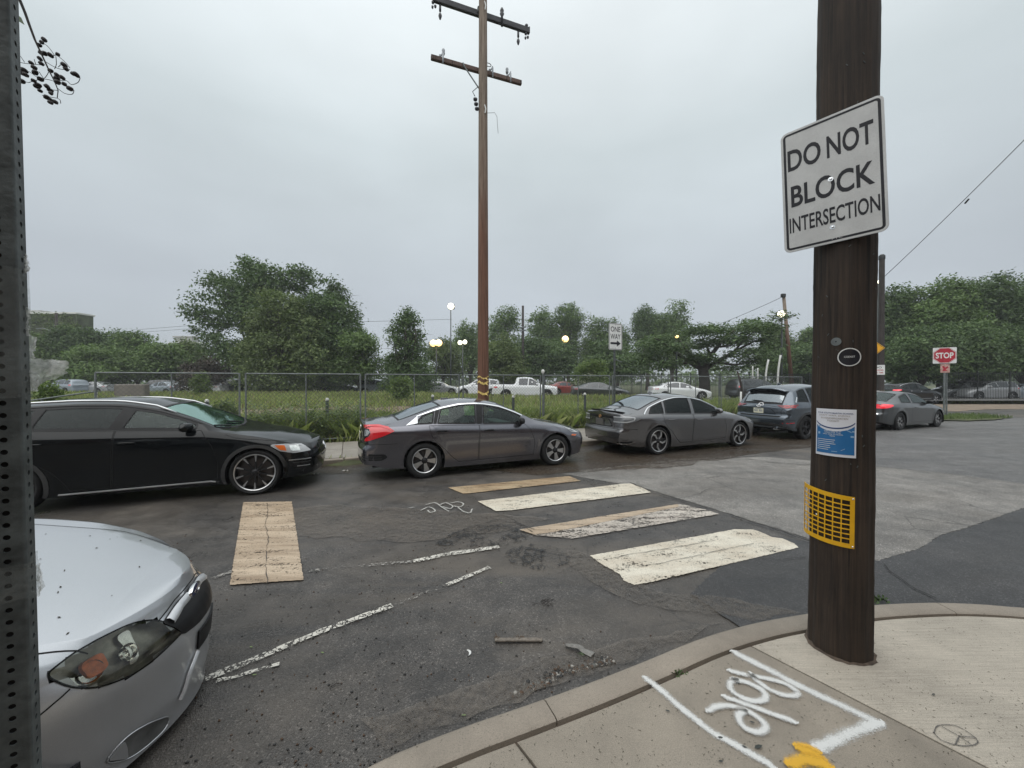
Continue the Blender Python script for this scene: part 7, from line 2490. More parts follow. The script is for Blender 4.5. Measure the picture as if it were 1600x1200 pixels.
def chain_panel(W=2.72, H=1.83):
 root = thing('chain_link_fence', 'x', 'fence', group='chain-link fence panels along the vacant lot')
 for x in (0.03, W - .03):
  mb = MB(); mb.tube([(x, 0, -.05), (x, 0, H)], .021, 10); mb.build('post', M['galv'], root, smooth=True, angle=60)
 mb = MB(); mb.tube([(W / 2, 0, 0), (W / 2, 0, H - .01)], .016, 8); mb.build('mid_post', M['galv'], root, smooth=True, angle=60)
 for z in (H - .01, .08):
  mb = MB(); mb.tube([(0.03, 0, z), (W - .03, 0, z)], .017, 8); mb.build('rail', M['galv'], root, smooth=True, angle=60)
 p = .098
 r = .0032
 V, Fc = [], []
 x0, x1, z0, z1 = .04, W - .04, .09, H - .02
 hh = z1 - z0
 k = 0
 s = x0 - hh
 def seg(a, b, yo):
  d = (Vector(b) - Vector(a)); d.normalize()
  n1 = Vector((0, 1, 0)); n2 = d.cross(n1)
  base_ = len(V)
  for q in (a, b):
   for t in range(3):
    an = 2 * math.pi * t / 3
    V.append(tuple(Vector(q) + n1 * (math.cos(an) * r + yo) + n2 * math.sin(an) * r))
  for t in range(3):
   Fc.append((base_ + t, base_ + (t + 1) % 3, base_ + 3 + (t + 1) % 3, base_ + 3 + t))
 while s < x1:
  for sg, yo in ((1, .004), (-1, -.004)):
   a0, a1 = max(s, x0), min(s + hh, x1)
   if a1 - a0 > .02:
    za, zb = z0 + (a0 - s), z0 + (a1 - s)
    if sg == 1: seg((a0, 0, za), (a1, 0, zb), yo)
    else: seg((a0, 0, z0 + z1 - za), (a1, 0, z0 + z1 - zb), yo)
  s += p * 1.0
 np_mesh('wire_mesh', V, Fc, M['wire_grey'], root)
 root.children[-1]
 for c in root.children:
  if c.name.startswith('wire_mesh'): c['kind'] = 'stuff'
 return root
fp = chain_panel()
fl_lab = ['at its left end', 'behind the black wagon windscreen', 'between the wagon and the compact sedan', 'behind the tall crossarm pole', 'right of the tall crossarm pole', 'behind the one way sign', 'behind the gunmetal sedan roof', 'left of the blue grey crossover']
for k in range(9):
 o = fp if k == 0 else copy_tree(fp)
 u = -5.19 + 2.79 * k
 o.location = st(u, NF, fence_z(u)); o.rotation_euler = (RNG.uniform(-.008, .008), 0, ALPHA + RNG.uniform(-.006, .006))
 o['label'] = 'grey chain-link fence panel ' + (fl_lab + ['behind the blue grey crossover'])[k]
gpost = thing('fence_post', 'grey fence post topped with a round white cap, right of the tall pole', 'post', P(846, 700, 12.8) * Vector((1, 1, 0)) if False else (0, 0, 0))
pc = st(5.93, NF - .06, .1); gpost.location = pc
mb = MB(); mb.tube([(0, 0, 0), (0, 0, 1.93)], .028, 10); mb.build('post', M['galv'], gpost, smooth=True, angle=60)
mb = MB(); mb.lathe([(.001, 2.05), (.04, 2.04), (.06, 1.99), (.045, 1.93), (.03, 1.91)], 2, 14); mb.build('cap', M['cap_white'], gpost, smooth=True)
for k, (px, ytop, D, lab) in enumerate(((323, 624, 10.6, 'behind the black wagon bonnet'), (511, 622, 11.4, 'in the tall weeds left of the compact sedan'), (676, 617, 13.2, 'peeping over the compact sedan roof'),
         (802, 618, 12.9, 'right of the tall crossarm pole'), (914, 614, 14.0, 'left of the gunmetal sedan'))):
 g = P(px, ytop, D)
 o = thing('bollard', 'short steel post with pale cap ' + lab, 'bollard', (g.x, g.y, terr(g.x, g.y) - .02), group='short capped posts inside the fence')
 h_ = g.z - o.location.z
 mb = MB(); mb.tube([(0, 0, 0), (0, 0, h_ - .05)], .045, 12); mb.build('post', M['galv_dark'], o, smooth=True, angle=60)
 mb = MB(); mb.lathe([(.05, h_ - .07), (.052, h_ - .03), (.03, h_), (.001, h_ + .01)], 2, 12); mb.build('cap', M['cap_white'], o, smooth=True)
lr = thing('low_rail', 'low tilted steel rail left of the chain-link fence, above the wagon roof', 'rail')
mb = MB(); mb.tube([P(20, 630, 9.6), P(153, 611, 9.3)], .02, 8); mb.build('rail', M['galv'], lr)
for px, py in ((150, 611), (66, 624)):
 a = P(px, py, 9.35 if px > 100 else 9.5)
 mb = MB(); mb.tube([a, Vector((a.x - .05, a.y, .0))], .025, 8); mb.build('post', M['cap_white' if px > 100 else 'galv'], lr)
def pt_ground(px, D, z=0): return Vector(((px - 800) / F * D, D, z))
DS = 18.4
sp_ = pt_ground(1475.5, DS)
o = thing('sign_post', 'grey steel post holding the red stop sign', 'sign post', sp_)
mb = MB(); mb.tube([(0, 0, 0), (0, 0, 3.2)], .038, 8); mb.build('post', M['galv'], o, smooth=True, angle=60)
mb = MB(); mb.tube([(.18, .05, 0), (.16, .05, 2.6)], .03, 8); mb.build('rear_post', M['galv'], o, smooth=True, angle=60)
tocam = (Vector((0, 0, 0)) - sp_).normalized()
ex = Vector((-tocam.y, tocam.x, 0))
zc = CAMH - (555.5 - HOR) * DS / F
def stop_face(root):
 oct_ = [(.395 * math.cos(R(22.5 + 45 * k)) * 1.0, .395 * math.sin(R(22.5 + 45 * k))) for k in range(8)]
 mb = MB(); mb.add([(x, y, .004) for x, y in oct_], [tuple(range(8))]); mb.build('red_field', M['sign_red'], root)
 a = inset_poly(oct_, .012); b = inset_poly(oct_, .026)
 mb = MB(); mb.add([(x, y, .006) for x, y in a + b], [(i, (i + 1) % 8, 8 + (i + 1) % 8, 8 + i) for i in range(8)]); mb.build('white_border', M['sign_white2'], root)
 vs, fs = text_mesh('STOP', .57, .28, 0, .03)
 mb = MB(); mb.add([(a_, b_, .007) for a_, b_, c_ in vs], fs); mb.build('lettering', M['sign_white2'], root, fix=False)
cs = Vector((sp_.x, sp_.y, zc)) + tocam * .06
sign('stop_sign', 'red octagonal STOP sign on a white square backing, at the far right corner', 'sign', cs, ex, .76, .76, M['sign_white2'], None, [], stop_face, r=.03)
zc2 = CAMH - (575.5 - HOR) * DS / F
def ped(root):
 mb = MB(); mb.add([(-.10, .08, .004), (-.04, .12, .004), (.0, .03, .004), (.08, .10, .004), (.10, .03, .004), (.02, -.05, .004), (.08, -.13, .004), (0, -.12, .004), (-.09, -.14, .004), (-.05, -.02, .004)], [tuple(range(10))])
 mb.build('symbol', M['sign_red'], root)
sign('small_sign', 'small faded red and white sign under the stop sign', 'sign', Vector((sp_.x + .03, sp_.y, zc2)) + tocam * .06, ex, .30, .42, plain('faded_pink_sign', (.50, .30, .26), .6, var=.5, vscale=9), None, [], ped, r=.02)
DW = 24.5
pw2 = pt_ground(1376.5, DW)
o = thing('utility_pole', 'dark wooden pole right behind the near brown pole, with warning signs', 'utility pole', pw2)
mb = MB(); mb.tube([(0, 0, 0), (0, 0, CAMH + (HOR - 400) * DW / F)], [.17, .14], 14); mb.build('pole_shaft', M['darkpole'], o, smooth=True, angle=60)
mb = MB(); mb.lathe([(.001, 9.82), (.10, 9.80), (.17, 9.70), (.17, 9.5)], 2, 12); mb.build('pole_cap', M['iron'], o, smooth=True)
tc2 = (Vector((0, 0, 0)) - pw2).normalized(); ex2 = Vector((-tc2.y, tc2.x, 0))
def ped2(root):
 mb = MB()
 mb.lathe([(.001, .010), (.05, .009), (.05, .004)], 2, 10, (.03, .20, 0))
 mb.add([(-.02, .13, .006), (.06, .14, .006), (.14, .02, .006), (.10, -.0, .006), (.05, .06, .006), (.04, -.03, .006), (.12, -.16, .006), (.12, -.24, .006), (.07, -.23, .006), (.0, -.10, .006), (-.08, -.24, .006), (-.14, -.22, .006), (-.04, -.04, .006), (-.05, .04, .006), (-.13, -.02, .006), (-.15, .03, .006)], [tuple(range(16))])
 mb.build('walking_figure', M['sign_ink'], root)
dia = [(0, .54), (.54, 0), (0, -.54), (-.54, 0)]
sign('warning_sign', 'yellow diamond pedestrian warning sign peeping out behind the brown pole', 'sign', Vector((pw2.x, pw2.y, CAMH - (544 - HOR) * DW / F)) + tc2 * .2 - ex2 * .36, ex2, 1.0, 1.0, M['sign_yellow'], (.03, .02, M['sign_ink']), [], ped2, shape=round_poly([(x * 1.0, y * 1.0) for x, y in dia], .04))
sign('parking_sign', 'small white parking sign under the yellow diamond sign', 'sign', Vector((pw2.x, pw2.y, CAMH - (578 - HOR) * DW / F)) + tc2 * .2 - ex2 * .12, ex2, .60, .62, M['sign_white2'], None,
     [('NO', 0, .16, .3, .12, M['sign_ink'], .02), ('PARKING', 0, -.02, .46, .10, M['sign_red'], .02), ('ANY TIME', 0, -.18, .46, .09, M['sign_red'], .02)], r=.03)
def wire(name, pts, r, label, sag=.0, mat='iron'):
 a, b = Vector(pts[0]), Vector(pts[-1])
 q = []
 for k in range(21):
  t = k / 20
  q.append(a.lerp(b, t) - Vector((0, 0, sag * 4 * t * (1 - t))))
 mb = MB(); mb.tube(q, r, 5)
 return tag(mb.build(name, M[mat], None, smooth=True), label, 'wire')
wire('overhead_wire', [P(1379, 434, DW), P(1760, 52, 14)], .016, 'thin black wire running from the dark far pole up to the right edge', .15)
o_ = thing('wire_splice', 'small dark splice sleeve on the wire at the right', 'wire splice')
mb = MB(); mb.tube([P(1505, 319, 20.4), P(1511, 312, 20.2)], .04, 8); mb.build('sleeve', M['iron'], o_)
wire('overhead_wire', [P(1222, 464, 38), P(1010, 540, 60)], .022, 'thin wire falling left from the leaning wooden pole', .6)
wire('overhead_wire', [P(560, 503, 48), P(706, 499, 58)], .022, 'thin wire between the big tree and the tall floodlight')
wire('overhead_wire', [P(205, 516, 55), P(320, 507, 50)], .02, 'upper of two thin wires left of the big tree')
wire('overhead_wire', [P(225, 519, 55), P(320, 512, 50)], .018, 'lower of two thin wires left of the big tree')
lp = thing('utility_pole', 'thin wooden pole leaning left beyond the crossover', 'utility pole')
mb = MB(); mb.tube([P(1237, 600, 38), P(1223.5, 461, 38)], [.19, .14], 12); mb.build('pole_shaft', M['redpole'], lp, smooth=True)
mb = MB(); mb.bbox(P(1223, 462, 37.9), (.4, .3, .35), .05); mb.build('pole_top', M['iron'], lp)
def glow(name, col, s):
 m, t, b, o = new_mat(name)
 b.inputs['Base Color'].default_value = (1, 1, 1, 1)
 b.inputs['Emission Color'].default_value = (*col, 1)
 b.inputs['Emission Strength'].default_value = s
 return m
M['lamp_white'] = glow('lit_floodlight_white', (1, .93, .68), 3)
M['lamp_warm'] = glow('lit_floodlight_warm', (1, .66, .22), 2.2)
def bulb(mb, c, r):
 mb.lathe([(.001, -r), (r * .6, -r * .8), (r * .95, -r * .3), (r, 0), (r * .95, r * .3), (r * .6, r * .8), (.001, r)], 2, 12, c)
def floodlight(label, px, ptop, D, heads, warm=True, pole=True, rr=.30, ybase=600):
 b_ = P(px, ptop, D)
 o = thing('floodlight', label, 'lamp post', (b_.x, b_.y, .2), group='lit park floodlights')
 top = b_.z - .2
 if pole:
  mb = MB(); mb.tube([(0, 0, 0), (0, 0, top)], [.11, .07], 8); mb.build('pole', M['galv_dark'], o, smooth=True)
 for (dx, py) in heads:
  c = P(px + dx, py, D) - o.location
  mb = MB(); mb.tube([(0, 0, c.z - .2), (c.x, c.y, c.z - .2)], .04, 6)
  mb.bbox((c.x, c.y + rr * .6, c.z), (rr * 2.0, rr, rr * 1.6), .05)
  mb.build('lamp_housing', M['iron'], o)
  mb = MB(); bulb(mb, (c.x, c.y - rr * .3, c.z), rr * 1.05)
  mb.build('lamp', M['lamp_warm' if warm else 'lamp_white'], o, smooth=True)
 return o
floodlight('tall floodlight mast with a lit white head left of the crossarm pole', 704.5, 484, 57, [(.5, 479)], warm=False, rr=.45)
floodlight('pair of lit warm lamps just left of the tall floodlight mast', 682, 540, 49, [(-4.5, 536.5), (4, 536)], rr=.42)
floodlight('lit lamp with its small partner right of the tall floodlight mast', 723, 538, 58, [(3.5, 534.5), (-4, 535.5)], warm=False, rr=.32)
floodlight('single lit warm lamp left of the one way sign', 882, 534, 60, [(1, 530)], rr=.5)
floodlight('small lit warm lamp among the leaves of the spreading tree', 1057, 530, 37.5, [(0, 526)], rr=.16)
floodlight('street lamp with two heads beside the leaning wooden pole', 1221, 494, 37, [(-2, 491)], warm=False, rr=.30)
floodlight('lit lamp just right of the near brown pole', 1372, 443, 30, [(1.0, 441)], warm=False, rr=.16)
for k, (px, y0, y1, bend) in enumerate(((1219, 555, 602, -5), (1200, 562, 602, -6), (1184, 575, 602, -.5), (1176, 572, 602, 1.5))):
 b_ = P(px - (4 if bend < -2 else 0), y1, 32)
 lab = ('tallest curved pale post right of the spreading tree', 'second curved pale post right of the spreading tree', 'short straight pale post beside the curved posts', 'thin straight pale post nearest the spreading tree')[k]
 o = thing('curved_post', lab, 'post', (b_.x, b_.y, .2), group='pale posts beyond the lot')
 pts = []
 for j in range(9):
  t = j / 8
  p = P(px - (4 if bend < -2 else 0) + (4.5 * t ** 2.2 if bend < -2 else 0), y1 + (y0 - y1) * t, 32)
  pts.append(p - o.location)
 pts[0].z = 0
 mb = MB(); mb.tube(pts, .075 if bend < -2 else .05, 8); mb.build('post', M['cap_white'], o, smooth=True)
for px, y0, D, lab in ((817, 478, 52, 'dark pole among the trees behind the white pickup'), (89, 489, 52, 'dark pole in front of the ivy covered building')):
 b_ = P(px, y0, D)
 o = thing('utility_pole', lab, 'utility pole', (b_.x, b_.y, .1))
 mb = MB(); mb.tube([(0, 0, 0), (0, 0, b_.z - .1)], [.2, .15], 10); mb.build('pole_shaft', M['darkpole'], o, smooth=True)
 mb = MB()
 if px < 100:
  mb.tube([P(88, 524, D) - o.location, P(80, 517, D) - o.location, P(68, 513, D) - o.location, P(57, 514, D) - o.location], .06, 6)
  mb.build('lamp_arm', M['galv'], o, smooth=True)
 else:
  for z in (512, 517): mb.tube([P(px - 5, z, D - .2) - o.location, P(px + 5, z - 1, D - .2) - o.location], .1, 6)
  mb.build('crossarm', M['galv'], o)
o = thing('stake', 'crooked dark stake leaning behind the gunmetal sedan roof', 'stake')
mb = MB(); mb.tube([P(1152, 580, 14.8), P(1158, 600, 14.8), P(1161, 625, 14.8), P(1166, 650, 14.8)], [.03, .045, .05, .06], 8); mb.build('stake', M['darkpole'], o, smooth=True)
mb = MB(); mb.tube([P(1158, 612, 14.6), P(1157, 640, 14.6)], .035, 8); mb.build('pale_post', M['cap_white'], o, smooth=True)
def iron_fence(label, a, b, z0, z1, pitch=.13, thick=.018, bay=2.6, mat='iron'):
 a, b = Vector(a), Vector(b)
 L = (b - a).length; d = (b - a).normalized()
 root = thing('iron_fence', label, 'fence', (a.x, a.y, 0), math.atan2(d.y, d.x))
 for z in (z0 + .15, z1 - .12):
  mb = MB(); mb.box((L / 2, 0, z), (L, .03, .035)); mb.build('rail', M[mat], root)
 V, Fc = [], []
 mb = MB()
 k = 0
 while k * pitch < L:
  mb.box((k * pitch, 0, (z0 + z1) / 2), (thick, thick, z1 - z0)); k += 1
 tag(mb.build('pickets', M[mat], root, fix=False), kind='stuff')
 k = 0
 while k * bay < L:
  mb = MB(); mb.box((k * bay, 0, (z0 + z1) / 2 + .03), (.06, .06, z1 - z0 + .06)); mb.build('post', M[mat], root); k += 1
 return root
iron_fence('black iron picket fence beyond the parked cars right of the white pickup', (3, 34.8), (30, 34.0), .25, 2.45)
iron_fence('black iron picket fence under the trees at the far right', (35.0, 31), (64, 31), .15, 2.5, bay=2.6)
iron_fence('dark fence and gate behind the cars left of the crossarm pole', (-26, 50), (-2.5, 42), .2, 2.7, pitch=.16, thick=.025)
hy = thing('fire_hydrant', 'small red and green hydrant at the far corner beside the coupe', 'hydrant', pt_ground(1456, 17.6))
mb = MB(); mb.lathe([(.16, 0), (.16, .05), (.11, .07), (.11, .45), (.14, .48), (.001, .48)], 2, 14); mb.tube([(-.2, 0, .36), (.2, 0, .36)], .05, 10); mb.build('barrel', plain('hydrant_red', (.35, .09, .05), .6), hy, smooth=True, angle=40)
mb = MB(); mb.lathe([(.15, .48), (.15, .52), (.12, .60), (.06, .66), (.03, .70), (.001, .70)], 2, 14); mb.build('bonnet', plain('hydrant_green', (.03, .10, .06), .6), hy, smooth=True, angle=40)
def far_building(name, label, px0, px1, ytop, D, mat, depth=2.5, cop='cap_white', windows=()):
 a, b = P(px0, ytop, D), P(px1, ytop, D)
 root = thing(name, label, 'building', (a.x, a.y, 0))
 w = b.x - a.x; h = a.z
 mb = MB(); mb.bbox((w / 2, depth / 2, h / 2), (w, depth, h), .05); mb.build('wall', M[mat], root)
 mb = MB(); mb.bbox((w / 2, depth / 2, h + .15), (w + .3, depth + .3, .3), .04); mb.build('coping', M[cop], root)
 for (x, z, ww, hh) in windows:
  mb = MB(); mb.bbox((x, -.02, z), (ww, .10, hh), .01); f = mb.build('window', M['cap_white'], root)
  mb = MB(); mb.box((x, -.08, z), (ww - .2, .04, hh - .2)); mb.build('pane', M['glass_far'], f)
 return root
M['ivy_wall'] = plain('ivy_covered_wall', (.085, .10, .06), .9, var=.55, vscale=.8, bmp=.8, bscale=4)
M['pale_wall'] = plain('pale_render_wall', (.42, .42, .40), .9, var=.15)
M['grey_roof'] = plain('grey_roof', (.30, .31, .32), .8, var=.1)
fb = far_building('ivy_building', 'flat roofed building covered in green ivy at the far left', 10, 121, 491, 62, 'ivy_wall', windows=[(2.0, 7.2, 1.2, 1.6), (5.0, 7.2, 1.2, 1.6)])
mb = MB(); mb.bbox((3.2, 1.2, 11.9 + .6), (4.5, 2.2, 1.4), .05); mb.build('roof_block', M['pale_wall'], fb)
wb_ = far_building('pale_building', 'pale flat topped roof showing over the trees left of the big tree', 264, 312, 537, 95, 'pale_wall', windows=[(1.5, 8.4, 1.0, 1.2), (4.5, 8.4, 1.0, 1.2)])
mb = MB(); mb.bbox((3.6, 1.2, 11.6), (4.2, 2.2, 1.9), .05); mb.bbox((3.6, 1.2, 12.7), (5.4, 2.4, .35), .05); mb.build('roof_lantern', M['pale_wall'], wb_)
cw = thing('low_wall', 'low rough grey concrete wall behind the fence at the left', 'wall')
mb = MB()
a, b = P(171, 600, 27), P(240, 600, 28)
mb.bbox(((a.x + b.x) / 2, 27.5, .85), (b.x - a.x, .5, 1.35), .06)
mb.build('wall', concrete('rough_wall', (.17, .15, .13), .1, .6, sc=.4), cw)
def terrace():  # houses out of view, added for the cars and wet road to reflect
 m, t, b, o = new_mat('brick_wall')
 br = nd(t, 'ShaderNodeTexBrick'); br.inputs['Scale'].default_value = 4.2
 br.inputs['Color1'].default_value = (.16, .07, .05, 1); br.inputs['Color2'].default_value = (.22, .10, .07, 1); br.inputs['Mortar'].default_value = (.25, .23, .2, 1)
 t.links.new(coords(t, rot=(math.pi / 2, 0, 0)), br.inputs[0]); t.links.new(br.outputs[0], b.inputs['Base Color']); b.inputs['Roughness'].default_value = .9
 for k in range(5):
  u = -13 + 6.2 * k
  root = thing('row_house', 'two storey red brick row house, number %s from the left, behind the viewer' % ('one', 'two', 'three', 'four', 'five')[k], 'house', st(u, -4.2), ALPHA, 'brick row houses')
  mb = MB(); mb.box((0, -4, 3.6), (6.18, 8, 7.2)); mb.build('wall', m, root)
  mb = MB(); mb.box((0, .1, 7.25), (6.18, .45, .35)); mb.build('cornice', M['cap_white'], root)
  mb = MB(); mb.box((0, .6, .35), (1.4, 1.2, .7)); mb.build('steps', M['kerb'], root)
  mb = MB(); mb.box((0, .03, 1.75), (1.0, .1, 2.1)); mb.build('door', M['trim'], root)
  for (x, z) in ((-2.0, 1.9), (2.0, 1.9), (-2.0, 5.2), (0, 5.2), (2.0, 5.2)):
   mb = MB(); mb.box((x, .02, z), (1.1, .12, 1.6)); f = mb.build('window', M['cap_white'], root)
   mb = MB(); mb.box((x, .06, z), (.95, .08, 1.45)); mb.build('pane', M['glass_far'], f)
terrace()
def leaf_mat(name, c0, c1, c2, trans=.25, rough=.6):
 m, t, b, o = new_mat(name)
 g = nd(t, 'ShaderNodeNewGeometry')
 c = ramp(t, g.outputs['Random Per Island'], [(0.0, c0), (.5, c1), (1.0, c2)])
 c = mixc(t, 1.0, c, ramp(t, noise(t, coords(t), .35, 3), [(.35, .75), (.65, 1.25)]), 'MULTIPLY')
 t.links.new(c, b.inputs['Base Color'])
 b.inputs['Roughness'].default_value = rough
 b.inputs['Specular IOR Level'].default_value = .3
 tl = nd(t, 'ShaderNodeBsdfTranslucent')
 t.links.new(mixc(t, 1.0, c, (1.1, 1.25, .6), 'MULTIPLY'), tl.inputs[0])
 mx = nd(t, 'ShaderNodeMixShader'); mx.inputs[0].default_value = trans
 t.links.new(b.outputs[0], mx.inputs[1]); t.links.new(tl.outputs[0], mx.inputs[2])
 t.links.new(mx.outputs[0], o.inputs[0])
 return m
M['leaf_green'] = leaf_mat('foliage_green', (.068, .115, .036), (.11, .17, .056), (.17, .235, .085))
M['leaf_dark'] = leaf_mat('foliage_dark_green', (.050, .084, .032), (.082, .130, .050), (.13, .185, .074))
M['leaf_olive'] = leaf_mat('foliage_olive', (.072, .105, .036), (.11, .150, .054), (.17, .21, .082))
M['leaf_bright'] = leaf_mat('foliage_fresh', (.07, .11, .03), (.11, .165, .045), (.17, .22, .07))
M['leaf_brown'] = leaf_mat('foliage_purple_brown', (.050, .038, .034), (.07, .055, .045), (.09, .075, .055), .1)
M['blossom'] = leaf_mat('white_blossom', (.40, .46, .30), (.58, .60, .46), (.72, .72, .60), .1)
M['grass'] = leaf_mat('grass_blades', (.16, .215, .06), (.25, .30, .095), (.40, .42, .20), .3)
M['weed'] = leaf_mat('weed_leaves', (.08, .12, .045), (.12, .165, .065), (.19, .23, .11), .25)
M['straw'] = leaf_mat('dry_grass', (.15, .13, .07), (.22, .19, .10), (.30, .26, .15), .2)
M['bark'] = bark('tree_bark', (.035, .028, .022), (.085, .072, .058))
def leaf_cloud(blobs, n, size, rg, flat=.5, shell=.55, droop=0.0, clump=12, cr=2.4):
 bl = np.array(blobs, float)
 vol = bl[:, 3] * bl[:, 4] * bl[:, 5]
 w = vol ** .75; w /= w.sum()
 nc = max(1, n // clump)
 idx = rg.choice(len(bl), nc, p=w)
 d = rg.normal(size=(nc, 3)); d /= np.linalg.norm(d, axis=1, keepdims=True)
 r = (shell + (1 - shell) * rg.random(nc) ** .6) * (1 + rg.normal(0, .05, nc))
 cen = bl[idx, :3] + d * r[:, None] * bl[idx, 3:6]
 N_ = nc * clump
 c = np.repeat(cen, clump, axis=0) + rg.normal(size=(N_, 3)) * size * cr * np.array([1, 1, .55])
 out = np.repeat(d, clump, axis=0)
 nrm = out * .5 + np.array([0, 0, 1.0]) * flat + rg.normal(size=(N_, 3)) * .55
 nrm /= np.linalg.norm(nrm, axis=1, keepdims=True)
 a = rg.normal(size=(N_, 3)); a -= nrm * (a * nrm).sum(1)[:, None]; a /= np.linalg.norm(a, axis=1, keepdims=True)
 b = np.cross(nrm, a)
 s = size * (.6 + .8 * rg.random(N_))[:, None]
 V = np.empty((N_, 4, 3))
 V[:, 0] = c - a * s; V[:, 1] = c - b * s * .48 + a * s * .1 - nrm * s * .12; V[:, 2] = c + a * s; V[:, 3] = c + b * s * .48 + a * s * .1 - nrm * s * .12
 if droop: V[:, 2, 2] -= droop * size
 return V.reshape(-1, 3), np.arange(N_ * 4).reshape(-1, 4)
def limb_set(mb, base, h0, targets, r0, rg, lean=(0, 0)):
 top = Vector((base[0] + lean[0], base[1] + lean[1], h0))
 mb.tube([Vector((base[0], base[1], -.2)), Vector((base[0] + lean[0] * .3, base[1] + lean[1] * .3, h0 * .5)), top], [r0 * 1.25, r0 * .95, r0 * .8], 10)
 for t_ in targets:
  t_ = Vector(t_)
  m1 = top.lerp(t_, .4) + Vector((rg.normal(0, .06), rg.normal(0, .06), .08)) * (t_ - top).length
  m2 = top.lerp(t_, .75) + Vector((rg.normal(0, .05), rg.normal(0, .05), .05)) * (t_ - top).length
  mb.tube([top - Vector((0, 0, r0)), m1, m2, t_], [r0 * .5, r0 * .36, r0 * .2, r0 * .06], 6)
  for q in range(3):
   s_ = m1.lerp(t_, rg.random() * .7)
   e_ = s_ + Vector((rg.normal(0, 1), rg.normal(0, 1), rg.random() * .8)) * (t_ - top).length * .14
   mb.tube([s_, s_.lerp(e_, .5) + Vector((0, 0, .1)), e_], [r0 * .16, r0 * .1, r0 * .03], 5)
def tree(label, px, D, ytop, width_px, ybase=606, mat='leaf_green', shape='round', n=9000, leaf=.30, seed=0, group=None, ground=.2, low=.25, name='tree', cat='tree', shell=.5, blobs=None, trunk=None, squash=1.0):
 rg = np.random.default_rng(seed + 11)
 if D > 25: n, leaf = int(n * 1.55), leaf * .76
 c = P(px, ybase, D)
 H = CAMH - (ytop - HOR) / F * D - ground
 Wd = width_px / F * D / 2
 o = thing(name, label, cat, (c.x, c.y, ground), 0, group)
 dep = Wd * .8 * squash
 bl = []
 if blobs:
  for (x, z, rx, rz) in blobs:          # picture-plane blobs as fractions of half width and height
   for q in range(2):
    bl.append((x * Wd, rg.uniform(-.4, .4) * dep, z * H, rx * Wd, rx * Wd * .8, rz * H))
 else:
  k = {'round': 20, 'cone': 18, 'shrub': 9, 'tall': 24}[shape]
  for i in range(k):
   if shape == 'cone':
    f = rg.random() ** .8; z = low + (1 - low) * f * .93
    rr = (1 - f) ** .75 * .85 + .10
    a = rg.uniform(0, 6.28); q = rg.random() ** .5 * rr * .7
    s_ = .20 * rr + .10
   else:
    a = rg.uniform(0, 6.28)
    el = rg.uniform(-.8, 1.0)
    q = math.sqrt(max(0, 1 - el * el)) * rg.uniform(.35, .72)
    z = low + (1 - low) * (.5 + el * .36)
    s_ = rg.uniform(.24, .40)
   bl.append((q * math.cos(a) * Wd, q * math.sin(a) * dep, z * H, s_ * Wd * 1.05, s_ * dep * 1.05, s_ * H * (.42 if shape != 'shrub' else .5)))
  if shape != 'cone':
   bl.append((0, 0, H * (low + (1 - low) * .5), Wd * .62, dep * .62, H * (1 - low) * .36))
  B = np.array(bl)
  zt = (B[:, 2] + B[:, 5]).max(); B[:, 2] *= H / zt; B[:, 5] *= H / zt
  xr = max((B[:, 0] + B[:, 3]).max(), -(B[:, 0] - B[:, 3]).min()); B[:, 0] *= Wd / xr; B[:, 3] *= Wd / xr
  bl = [tuple(b) for b in B]
 V, Fc = leaf_cloud(bl, n, leaf, rg, shell=shell)
 np_mesh('crown', V, Fc, M[mat], o)
 mb = MB()
 tg = sorted(bl, key=lambda b: -b[2])[:9]
 tg = [(b[0] * .8, b[1] * .8, b[2]) for b in (tg + bl[:4])]
 r0 = max(.07, H * .022) if trunk is None else trunk
 if shape == 'shrub': r0 *= .6
 limb_set(mb, (0, 0), H * (low * .8 + .06), tg, r0, rg)
 mb.build('trunk', M['bark'], o, smooth=True)
 return o
TG = 'trees behind the lot'
tree('tallest tree, broad and uneven, in the big group left of the tall pole', 405, 44, 408, 205, mat='leaf_dark', n=26000, leaf=.22, seed=1, low=.12, group=TG,
     blobs=[(-.05, .84, .26, .11), (.30, .82, .26, .11), (.66, .84, .22, .09), (-.35, .74, .26, .11), (-.70, .88, .15, .045), (-.52, .82, .16, .05), (-.82, .60, .15, .06), (-.60, .56, .24, .09), (-.88, .47, .12, .05), (.1, .6, .42, .17), (.62, .66, .28, .14), (-.78, .36, .18, .07), (-.40, .34, .3, .10), (.4, .45, .5, .2), (-.02, .955, .14, .045), (-.22, .91, .14, .05), (.2, .25, .6, .15), (.78, .89, .12, .05), (-.66, .70, .14, .05)])
tree('dark rounded tree at the right of the big group', 505, 41, 433, 135, mat='leaf_dark', n=19000, leaf=.20, seed=2, low=.08, group=TG,
     blobs=[(.20, .86, .24, .10), (.05, .76, .36, .12), (.40, .72, .30, .11), (.58, .56, .30, .12), (-.25, .60, .42, .18), (.74, .44, .24, .10), (.1, .42, .6, .2), (-.5, .3, .42, .2), (.4, .22, .55, .16), (.22, .95, .13, .05), (.60, .66, .18, .06), (.82, .54, .12, .05)])
tree('lower olive green tree in front of the big group', 440, 38.5, 452, 175, mat='leaf_olive', n=20000, leaf=.19, seed=3, low=.05, group=TG,
     blobs=[(.0, .80, .42, .18), (-.4, .62, .36, .2), (.38, .58, .40, .2), (-.62, .36, .34, .2), (0, .4, .6, .25), (.6, .32, .36, .2), (0, .16, .8, .14), (-.2, .93, .25, .06)])
tree('fresh green low tree filling the gap right of the big group', 563, 39, 517, 110, mat='leaf_green', n=9000, leaf=.17, seed=4, low=.05, group=TG, shape='round')
